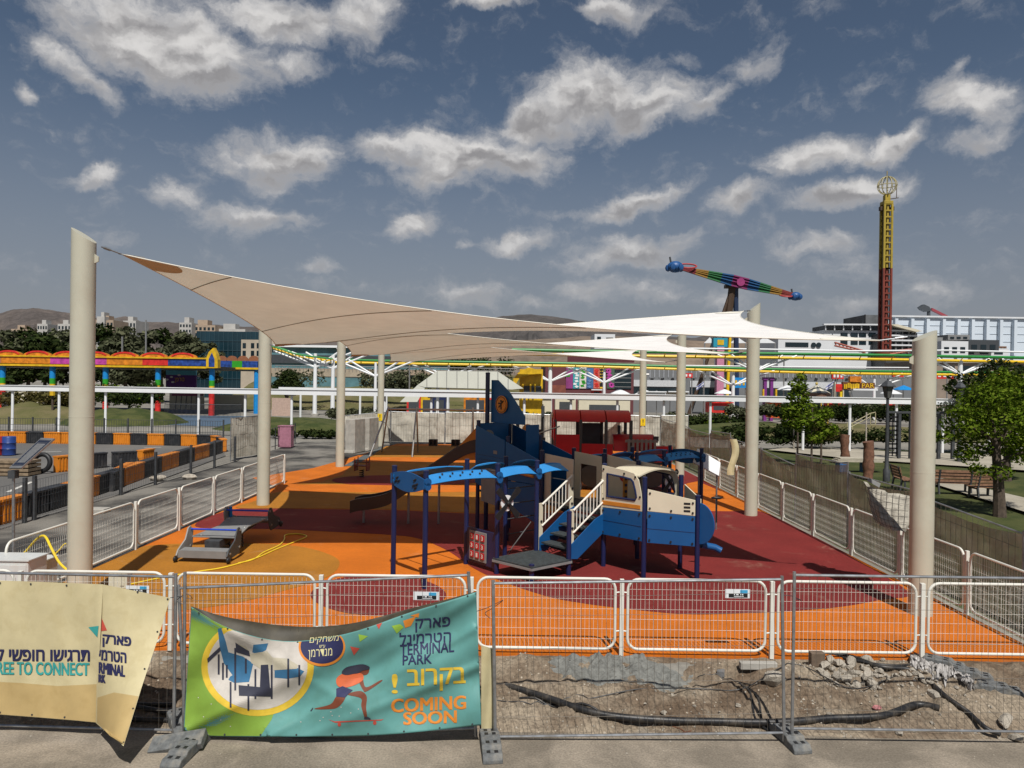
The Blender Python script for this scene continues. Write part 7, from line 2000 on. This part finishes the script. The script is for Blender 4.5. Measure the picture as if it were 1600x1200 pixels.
# ------------------------------------------------------------------ coaster: green rails, yellow spine, white tree supports
CG, CY = mat('coaster_green', (.015, .22, .035, 1), .4), mat('coaster_yellow', (.75, .48, .01, 1), .4)
def coaster(label, pts, Y, gth, yoff, sup, white=True, closed=False):
    t = thing('coaster_track', label, 'roller coaster', at(pts[0][0], pts[0][1], Y))
    P = smooth_open([at(x, y, Y + (p[0] if p else 0)) for x, y, *p in pts], 6)
    k = Y/FPX
    for off in (0, 1.2):
        mb = MB(); mb.tube([p + V((0, off, 0)) for p in P], gth*k/2, 8); mb.build('rail', CG, t, smooth=True)
    mb = MB(); mb.tube([p + V((0, .6, -yoff*k)) for p in P], gth*k*.58, 8); mb.build('spine', CY, t, smooth=True)
    mb = MB()
    for p in P[::2]: mb.tube([p, p + V((0, .6, -yoff*k))], .06, 4)
    mb.build('cross_tie', CY, t)
    for (px, pyt, pyb, wid) in sup:
        x = pr(px, Y); r = wid*k/2
        mb = MB(); mb.tube([V((x, Y+.6, GZ)), V((x, Y+.6, pz(px, pyt+6, Y)))], [r*1.1, r*.8], 12); s = mb.build('support', M['white_bright'], t, smooth=True)
        for dx in (-62, -40, 40, 62):
            mb = MB(); mb.tube([V((x, Y+.6, pz(px, pyt+28, Y))), at(px + dx, pyt + dx*.014 + 3, Y+.6)], .11, 6); mb.build('strut', M['white_bright'], s)
        mb = MB(); mb.lathe(V((x, Y+.6, GZ)), [(r*1.9, 0), (r*1.9, .25), (r*1.2, .3)], 12); mb.build('footing', M['concrete'], s)
    return t
coaster('upper green coaster rails on yellow spine across the right half', [(800, 546), (880, 547.5), (1040, 550), (1180, 552), (1300, 553.5), (1450, 556), (1620, 559), (1760, 561)], 72, 4.0, 6.5, [(1183, 552, 640, 7), (1506, 557, 648, 8)])
coaster('lower green coaster rails crossing behind the sails', [(500, 561), (600, 563.5), (700, 565), (800, 566.5), (900, 568), (1040, 572), (1180, 576), (1300, 579), (1450, 581), (1620, 583)], 84, 3.4, 4.0, [(860, 568, 645, 7), (945, 570, 640, 5), (1148, 575, 640, 6), (1370, 580, 640, 5), (700, 565, 640, 4)])
coaster('curving green coaster end beside the second pole', [(424, 541), (438, 545), (455, 551), (472, 555), (500, 558.5), (520, 561)], 80, 2.6, 3.0, [(490, 546, 650, 6.5), (518, 548, 660, 6.5), (585, 560, 645, 5)])
for pts, Y, lab, w in (([(1040, 544), (1200, 546), (1330, 548.5), (1480, 547.5), (1620, 550.5)], 74, 'white service rail above the upper coaster track', 3.0), ([(1060, 571), (1180, 572.5), (1300, 574), (1420, 574.5)], 83, 'white service rail above the lower coaster track', 2.2)):
    P = [at(x, y, Y) for x, y in pts]; mb = MB(); mb.tube(P, w*Y/FPX/2, 6); tag(mb.build('service_rail', M['white_bright'], loc=P[0], smooth=True), lab, 'rail')
# ------------------------------------------------------------------ drop tower
YD = 112; xd = pr(1381, YD)
dt = thing('drop_tower', 'tall drop tower, yellow above and red below, with a wire globe on top', 'drop tower', (xd, YD, GZ))
TYL, TRD, TDK = mat('tower_yellow', (.32, .235, .03, 1), .5, 0, .15, .8), mat('tower_red', (.17, .035, .022, 1), .5, 0, .15, .8), mat('tower_dark', (.06, .035, .02, 1), .6)
def towersec(py0, py1, m, nm):
    z0, z1 = pz(1381, py1, YD), pz(1381, py0, YD)
    hw = .56
    for dx, dy in ((-hw, -hw), (hw, -hw), (hw, hw), (-hw, hw)):
        mb = MB(); mb.box(xd+dx-.15, xd+dx+.15, YD+dy-.15, YD+dy+.15, z0, z1); mb.build(nm + '_column', m, dt)
    mb = MB(); mb.box(xd-.42, xd+.42, YD-.25, YD+.4, z0, z1); mb.build(nm + '_core', TDK, dt)
    n = int((z1-z0)/.95); mb = MB()
    for k in range(n+1):
        z = z0 + (z1-z0)*k/n; mb.box(xd-hw, xd+hw, YD-hw-.08, YD-hw+.08, z-.1, z+.1); mb.box(xd-hw, xd+hw, YD+hw-.08, YD+hw+.08, z-.1, z+.1)
    mb.box(xd-.14, xd+.14, YD-hw+.1, YD-hw+.22, z0, z1)
    mb.build(nm + '_lattice', m, dt)
towersec(420, 556, TRD, 'lower'); towersec(320, 420, TYL, 'upper')
zt = pz(1381, 320, YD)
mb = MB(); mb.box(xd-.7, xd+.7, YD-.7, YD+.7, zt, zt+.5); mb.prism([(xd-.4, YD-.4, zt+.5), (xd+.4, YD-.4, zt+.5), (xd+.4, YD+.4, zt+.5), (xd-.4, YD+.4, zt+.5)], (0, 0, 1.0)); mb.build('head', TYL, dt, bevel=.05)
for s in (-1, 1): mb = MB(); mb.box(xd+s*.85-.2, xd+s*.85+.2, YD-.3, YD+.3, zt-.9, zt-.3); mb.build('pulley', TDK, dt)
gc = V((xd+.05, YD, pz(1381, 290, YD))); gr_ = 1.36
GLB = mat('globe_wire', (.40, .35, .18, 1), .5)
for k in range(6):
    a = math.pi*k/6; mb = MB(); mb.tube([gc + V((gr_*math.cos(a)*math.sin(2*math.pi*i/32), gr_*math.sin(a)*math.sin(2*math.pi*i/32), gr_*math.cos(2*math.pi*i/32))) for i in range(32)], .06, 5, closed=True); mb.build('globe_ring', GLB, dt)
mb = MB(); mb.tube([gc + V((gr_*math.cos(2*math.pi*i/32), gr_*math.sin(2*math.pi*i/32), 0)) for i in range(32)], .06, 5, closed=True); mb.build('globe_ring', GLB, dt)
mb = MB(); mb.tube([V((xd, YD, zt+1.4)), gc + V((-.05, 0, -gr_))], .16, 6); mb.tube([gc + V((-.05, 0, gr_)), gc + V((-.05, 0, gr_+.85))], .06, 5); mb.build('mast', TYL, dt)
mb = MB(); mb.tube([(xd+.5, YD, zt+.9), (xd+1.8, YD, zt+1.1)], .07, 5); mb.tube([(xd+1.5, YD, zt+1.0), (xd+1.5, YD, zt+2.6)], .05, 5); mb.build('antenna', TDK, dt)
mb = MB(); mb.lathe(V((xd, YD, pz(1381, 552, YD))), [(1.2, -1.0), (1.6, -.8), (1.6, .2), (1.0, .5)], 14); mb.build('gondola_ring', TRD, dt, smooth=True)
# ------------------------------------------------------------------ rainbow arm ride
YP = 100
ap = thing('arm_ride', 'rainbow coloured tilted arm ride with blue gondolas against the sky', 'ride', at(1148, 560, YP))
e0, e1 = at(1064, 419, YP), at(1238, 461, YP)
ax = (e1-e0).normalized(); up_ = V((0, 0, 1)).cross(ax); upv = ax.cross(V((0, 1, 0))); upv = -upv if upv.z < 0 else upv
Ltot = (e1-e0).length
RB_ = [((0, .13), (.35, .04, .05)), ((.13, .24), (.55, .30, .05)), ((.24, .36), (.06, .30, .10)), ((.36, .46), (.03, .16, .40)), ((.46, .60), (.40, .05, .22)), ((.60, .70), (.03, .16, .40)), ((.70, .80), (.06, .30, .12)), ((.80, .9), (.55, .30, .05)), ((.9, 1.0), (.38, .06, .05))]
def hgt(t): return .14 + .62*max(0, 1 - abs(t-.52)/.52)**1.0
for (a, b), c in RB_:
    m = mat('arm_%d' % int(a*100), (c[0]*.5, c[1]*.5, c[2]*.5, 1), .5, 0, .1, 1)
    pa, pb = e0 + ax*Ltot*a, e0 + ax*Ltot*b
    mb = MB()
    for s in (-1, -.15, .45, 1):
        mb.beam(pa + upv*hgt(a)*s, pb + upv*hgt(b)*s, .5, .17 if abs(s) == 1 else .12)
    mb.prism([pa + upv*hgt(a)*.9 + V((0, .2, 0)), pb + upv*hgt(b)*.9 + V((0, .2, 0)), pb - upv*hgt(b)*.9 + V((0, .2, 0)), pa - upv*hgt(a)*.9 + V((0, .2, 0))], (0, .1, 0))
    mb.build('arm_section', m, ap)
hb = e0 + ax*Ltot*.53
mb = MB(); mb.tube([hb + V((0, -.4, 0)), hb + V((0, -.2, 0))], .55, 20); mb.build('hub_disc', mat('hub_pink', (.28, .035, .14, 1), .45), ap)
GBL = mat('gondola_blue', (.015, .075, .22, 1), .45, 0, .2, 2)
for P, s, k in ((at(1055, 417, YP), -1, 1.0), (at(1243, 463, YP), 1, .75)):
    mb = MB(); mb.ball(P, 1.0*k, 12, 0, (1.1, .9, .8)); gd = mb.build('gondola', GBL, ap, smooth=True)
    for d in range(5):
        a = 2*math.pi*d/5 + .4; c = P + V((.95*k*math.cos(a), .95*k*math.sin(a), -.15*k)); mb = MB(); mb.ball(c, .42*k, 8, 0, (1, 1, 1.2)); mb.build('seat', GBL, gd, smooth=True)
    mb = MB(); mb.tube([P + V((-.6*k, 0, .6*k)), P + V((-.75*k, 0, 1.35*k))], .13, 6); mb.build('fin', M['darkgrey'], gd)
    mb = MB(); mb.tube([P - V((s*.6*k, 0, 0)) + V((-s*1.1*k + 1.2*k*math.cos(2*math.pi*i/16), .7*math.sin(2*math.pi*i/16), .15 + .38*k*math.sin(2*math.pi*i/16))) for i in range(16)], .11, 5, closed=True); mb.build('yoke', mat('yoke_red', (.4, .05, .05, 1), .45), gd)
hub = at(1144, 447, YP + .8)
mb = MB(); mb.box(hub.x-1.0, hub.x+1.0, hub.y-.5, hub.y+.5, hub.z-.3, hub.z+.15); mb.build('bearing', TDK, ap)
for px, w, m in ((1106, .24, TDK), (1130, .5, TDK), (1139, .22, CY), (1150.5, .36, mat('leg_navy', (.02, .035, .08, 1), .5))):
    b = at(px, 560, YP + (.8 if px != 1150.5 else 1.6)); b.z = GZ if px > 1200 else b.z
    tpz = hub + V(((.5 if px == 1150.5 else 0), 0, -.2)); d = (b - tpz); b = tpz + d*((GZ - tpz.z)/d.z)
    mb = MB(); mb.tube([b, tpz], w, 8); mb.build('leg', m, ap, smooth=True)
arb = slab_thing('ride_booth', 'turquoise and pink ride tower sign under the white sail', 'sign', 1114, 1136, 528, 542, 96, 1.0, mat('booth_turquoise', (.02, .26, .36, 1), .5)); fbox(arb, 'emblem', 1120, 1130, 531, 539, 96, AY_, .05, .05); fbox(arb, 'pink_column', 1120, 1131, 542, 620, 96, mat('booth_pink', (.5, .2, .3, 1), .5), 0, 1.0)
YT = 120
for a, b, lab in ((1100, 1118, 'white tent peak left of the turquoise sign'), (1140, 1166, 'white tent peak right of the turquoise sign'), (1178, 1212, 'white tent peak behind the second right pole')):
    mb = MB(); mx = (a+b)/2; mb.add([at(mx, 527, YT)] + [at(a, 536, YT), at(b, 536, YT), at(b, 536.4, YT+4), at(a, 536.2, YT+4)] , [(0,1,2),(0,2,3),(0,3,4),(0,4,1),(1,4,3,2)])
    t = thing('tent', lab, 'tent', at(mx, 545, YT)); mb.build('roof', M['white_bright'], t)
    for px in (a+1, b-1): mb = MB(); mb.tube([at(px, 536, YT), (pr(px, YT), YT, GZ)], .12, 5); mb.build('pole', M['steel'], t)
# ------------------------------------------------------------------ right skyline: terrace block, white mall, crane
YW = 175
WHB = mat('white_render', (.60, .61, .62, 1), .7, 0, .05, .1)
tb_, x0, x1, zt = bld('terrace_building', 'white stepped building with dark windows left of the drop tower', 'building', 1286, 1372, 516, YW, 25, WHB)
for px in (1312, 1328, 1341, 1356):
    for py in (520, 532):
        fbox(tb_, 'window', px, px+11, py, py+6.5, YW, M['glassdark'], .1, .1)
fbox(tb_, 'roof_terrace', 1288, 1378, 509, 515, YW, M['darkgrey'], .5, 8)
mb = MB()
for k in range(7): mb.tube([at(1290 + 14*k, 516, YW-.8), at(1290 + 14*k, 506.5, YW-.8)], .14, 5)
mb.beam(at(1286, 507, YW-.8), at(1380, 507.5, YW-.8), 1.2, .35); mb.build('pergola', WHB, tb_)
t2, x0, x1, zt = bld('low_white_building', 'low white hotel with porthole windows right of the second pole', 'building', 1215, 1300, 531, 160, 18, WHB)
fbox(t2, 'window_band', 1226, 1262, 535, 542, 160, M['glassdark'], .1, .1)
for px in (1271, 1279):
    c = at(px, 539, 159.9); mb = MB(); mb.tube([c, c + V((0, -.15, 0))], .55, 14); mb.build('porthole', M['glassdark'], t2)
t3, x0, x1, zt = bld('open_frame_building', 'grey unfinished open floors between the drop tower and the front right pole', 'building', 1384, 1432, 520, 168, 15, M['darkgrey'])
for k in range(4): fbox(t3, 'floor_slab', 1384, 1436, 516 + 7.5*k, 518.4 + 7.5*k, 168, WHB, 1.0, 4)
for k in range(5): fbox(t3, 'column', 1386 + 10*k, 1388 + 10*k, 518, 552, 168, M['grey'], .6, .5)
mb = MB(); mb.prism([at(1392, 507, 166), at(1402, 506.5, 166), at(1438, 516, 166), at(1434, 519, 166), at(1400, 510, 166)], (0, 5, 0)); mb.build('canopy_roof', M['creampanel'], t3)
YL = 260
MW = mat('mall_white', (.56, .62, .68, 1), .6, 0, .04, .05)
mw, x0, x1, zt = bld('white_mall', 'huge pale ribbed mall wall on the right skyline', 'building', 1386, 1780, 497, YL, 60, MW)
for k, px in enumerate((1397, 1422, 1446, 1471, 1494, 1516, 1539, 1560, 1582, 1606, 1630)):
    fbox(mw, 'pilaster', px-3.2, px+1.5, 498 + (px-1386)*.014, 556, YL, MW, 1.6, 1.6)
    fbox(mw, 'joint', px+1.8, px+3.0, 498 + (px-1386)*.014, 556, YL, mat('joint_grey', (.2, .24, .28, 1), .7), .3, .3)
fbox(mw, 'parapet', 1386, 1780, 495.5, 498, YL, WHB, .8, 1.0)
for k in range(3): fbox(mw, 'panel_line', 1386, 1780, 510 + 12*k, 510.5 + 12*k, YL, mat('joint_light', (.42, .48, .54, 1), .7), .15, .15)
gbx, x0, x1, zt = bld('scaffold_block', 'dark grey netted block left of the drop tower on the skyline', 'building', 1350, 1372, 492, 230, 15, mat('net_grey', (.11, .115, .12, 1), .8, 0, .25, .3)); fbox(gbx, 'corner_post', 1349, 1350.5, 491.5, 540, 230, M['black'], .3, .4)
for i, (a, b, y0_, y1_, m) in enumerate(((1470, 1512, 533, 556, WHB), (1512, 1560, 531, 550, M['darkgrey']), (1500, 1575, 544, 556, WHB), (1440, 1472, 527, 556, M['grey']), (1555, 1572, 541, 546, M['wood']), (1480, 1514, 523, 531, M['grey']))):
    t = slab_thing('roof_plant', ['white roof house right of the front pole', 'dark roof shed before the mall wall', 'long white parapet before the mall', 'grey plant room just right of the front pole', 'small brown roof box', 'grey ducts on top of the white roof house'][i], 'roof house', a, b, y0_, y1_, 190 + 3*i, 8, m)
    for k in range(3): fbox(t, 'opening', a + (b-a)*(.1+.3*k), a + (b-a)*(.28+.3*k), y0_ + (y1_-y0_)*.4, y0_ + (y1_-y0_)*.8, 190 + 3*i, M['glassdark'], .1, .1)
cr = thing('crane', 'dark crane head with red jib above the white mall', 'crane', at(1451, 497, 280))
mb = MB(); mb.tube([at(1451, 497, 280), at(1451, 484, 280)], .7, 6); mb.build('mast', M['darkgrey'], cr)
mb = MB(); mb.prism([at(x, y, 279) for x, y in ((1437, 480), (1444, 475.5), (1452, 479), (1456, 485), (1448, 487), (1441, 484))], (0, 2, 0)); mb.build('cab', M['darkgrey'], cr)
mb = MB(); mb.beam(at(1455, 483, 280), at(1479, 495, 280), 1.0, .9); mb.build('jib', mat('crane_red', (.25, .04, .05, 1), .6), cr)
# red lattice coaster dip behind
rc = thing('lattice_ride', 'red lattice ride structure in front of the drop tower base', 'ride', at(1330, 548, 105))
RL = mat('lattice_red', (.35, .10, .07, 1), .6)
for a, b, y0_, y1_ in ((1304, 1352, 535, 549), (1390, 1424, 549, 546)):
    mb = MB()
    for o in (0, 5): mb.tube([at(a, y0_+o, 105), at(b, y1_+o*.4, 105)], .13, 5)
    for k in range(8):
        t = k/8; mb.tube([at(a + (b-a)*t, y0_ + (y1_-y0_)*t, 105), at(a + (b-a)*(t+.06), y0_ + (y1_-y0_)*t + 5, 105)], .08, 4)
    mb.build('lattice', RL, rc)
ww = slab_thing('white_tower', 'narrow white hotel seen between the two nearest sails', 'building', 928, 960, 522, 545, 300, 15, WHB)
fbox(ww, 'window_band', 932, 938, 526, 531, 300, M['glassdark'], .1, .1); fbox(ww, 'window_band', 946, 957, 527, 531, 300, M['grey'], .1, .1)

# parasols, masts and kiosks that fill the middle of the park
for i, (px, py, lab) in enumerate(((1008, 613, 'white parasol nearest to the panelled building'), (1026, 615, 'white parasol between the far right poles, left one'), (1047, 616, 'white parasol between the far right poles, right one'), (1132, 612, 'grey white parasol behind the bright hedge'), (968, 612, 'small white parasol below the dark glazing'), (1230, 606, 'white parasol over the young trees'), (1392, 612, 'white parasol behind the street lamp'), (1412, 606, 'green topped parasol by the front right pole'))):
    Y = 86 + 1.5*(i % 4); c = at(px, py, Y); t = thing('parasol', lab, 'parasol', V((c.x, Y, GZ)), 'parasols in the park')
    mb = MB(); mb.lathe(V((c.x, Y, c.z)), [(1.25, -.28), (1.25, -.22), (.6, .1), (.05, .32)], 10); mb.build('canopy', M['white_bright'] if i != 7 else CBLU, t)
    mb = MB(); mb.tube([V((c.x, Y, GZ)), V((c.x, Y, c.z))], .05, 6); mb.build('pole', M['steel'], t)
for i, (px, pt_, lab) in enumerate(((1100, 560, 'grey light mast between the third and second right poles'), (1225, 562, 'grey light mast left of the young trees'), (1480, 575, 'grey light mast right of the front pole'), (1010, 585, 'thin mast right of the panelled building'), (530, 545, 'thin mast beside the third pole'), (640, 560, 'thin mast behind the swing set'))):
    Y = 88; mb = MB(); mb.tube([V((pr(px, Y), Y, GZ)), at(px, pt_, Y)], .09, 6); mb.tube([at(px-4, pt_, Y), at(px+4, pt_, Y)], .09, 5)
    tag(mb.build('light_mast', M['steel'], loc=V((pr(px, Y), Y, GZ))), lab, 'mast')
for i, (a, b, y0_, y1_, m, lab) in enumerate(((1062, 1082, 583, 590, AR_, 'red sign board above the far market'), (1395, 1412, 580, 589, AR_, 'bright red sign left of the front right pole'), (1462, 1490, 580, 592, AR_, 'red and purple game sign right of the front pole'), (1490, 1502, 585, 590, CBLU, 'blue sign panel right of the front pole'), (1300, 1318, 583, 592, AR_, 'red sign behind the carousel'), (1146, 1166, 590, 606, CBLU, 'blue slanted ride frame behind the second right pole'))):
    t = slab_thing('game_sign', lab, 'sign', a, b, y0_, y1_, 92, .3, m)
    for k in range(3): fbox(t, 'sign_mark', a + (b-a)*(.12 + .3*k), a + (b-a)*(.28 + .3*k), y0_ + (y1_-y0_)*.25, y0_ + (y1_-y0_)*.75, 92, AY_ if i % 2 else M['white_bright'], .03, .03)
    for px in (a+1, b-1): mb = MB(); mb.tube([(pr(px, 92.2), 92.2, GZ), (pr(px, 92.2), 92.2, pz(px, y1_, 92.2))], .08, 5); mb.build('leg', M['steel'], t)
tm_, x0, x1, zt = bld('brown_block', 'brown low block behind the bushy tree on the right', 'building', 1430, 1640, 566, 120, 10, mat('brown_render', (.24, .19, .15, 1), .8, 0, .15, .4))
for k in range(6): fbox(tm_, 'window', 1445 + 28*k, 1463 + 28*k, 572, 580, 120, M['glassdark'], .08, .08)
fbox(tm_, 'roof_edge', 1428, 1642, 563.5, 567, 120, M['white_bright'], .4, .5)
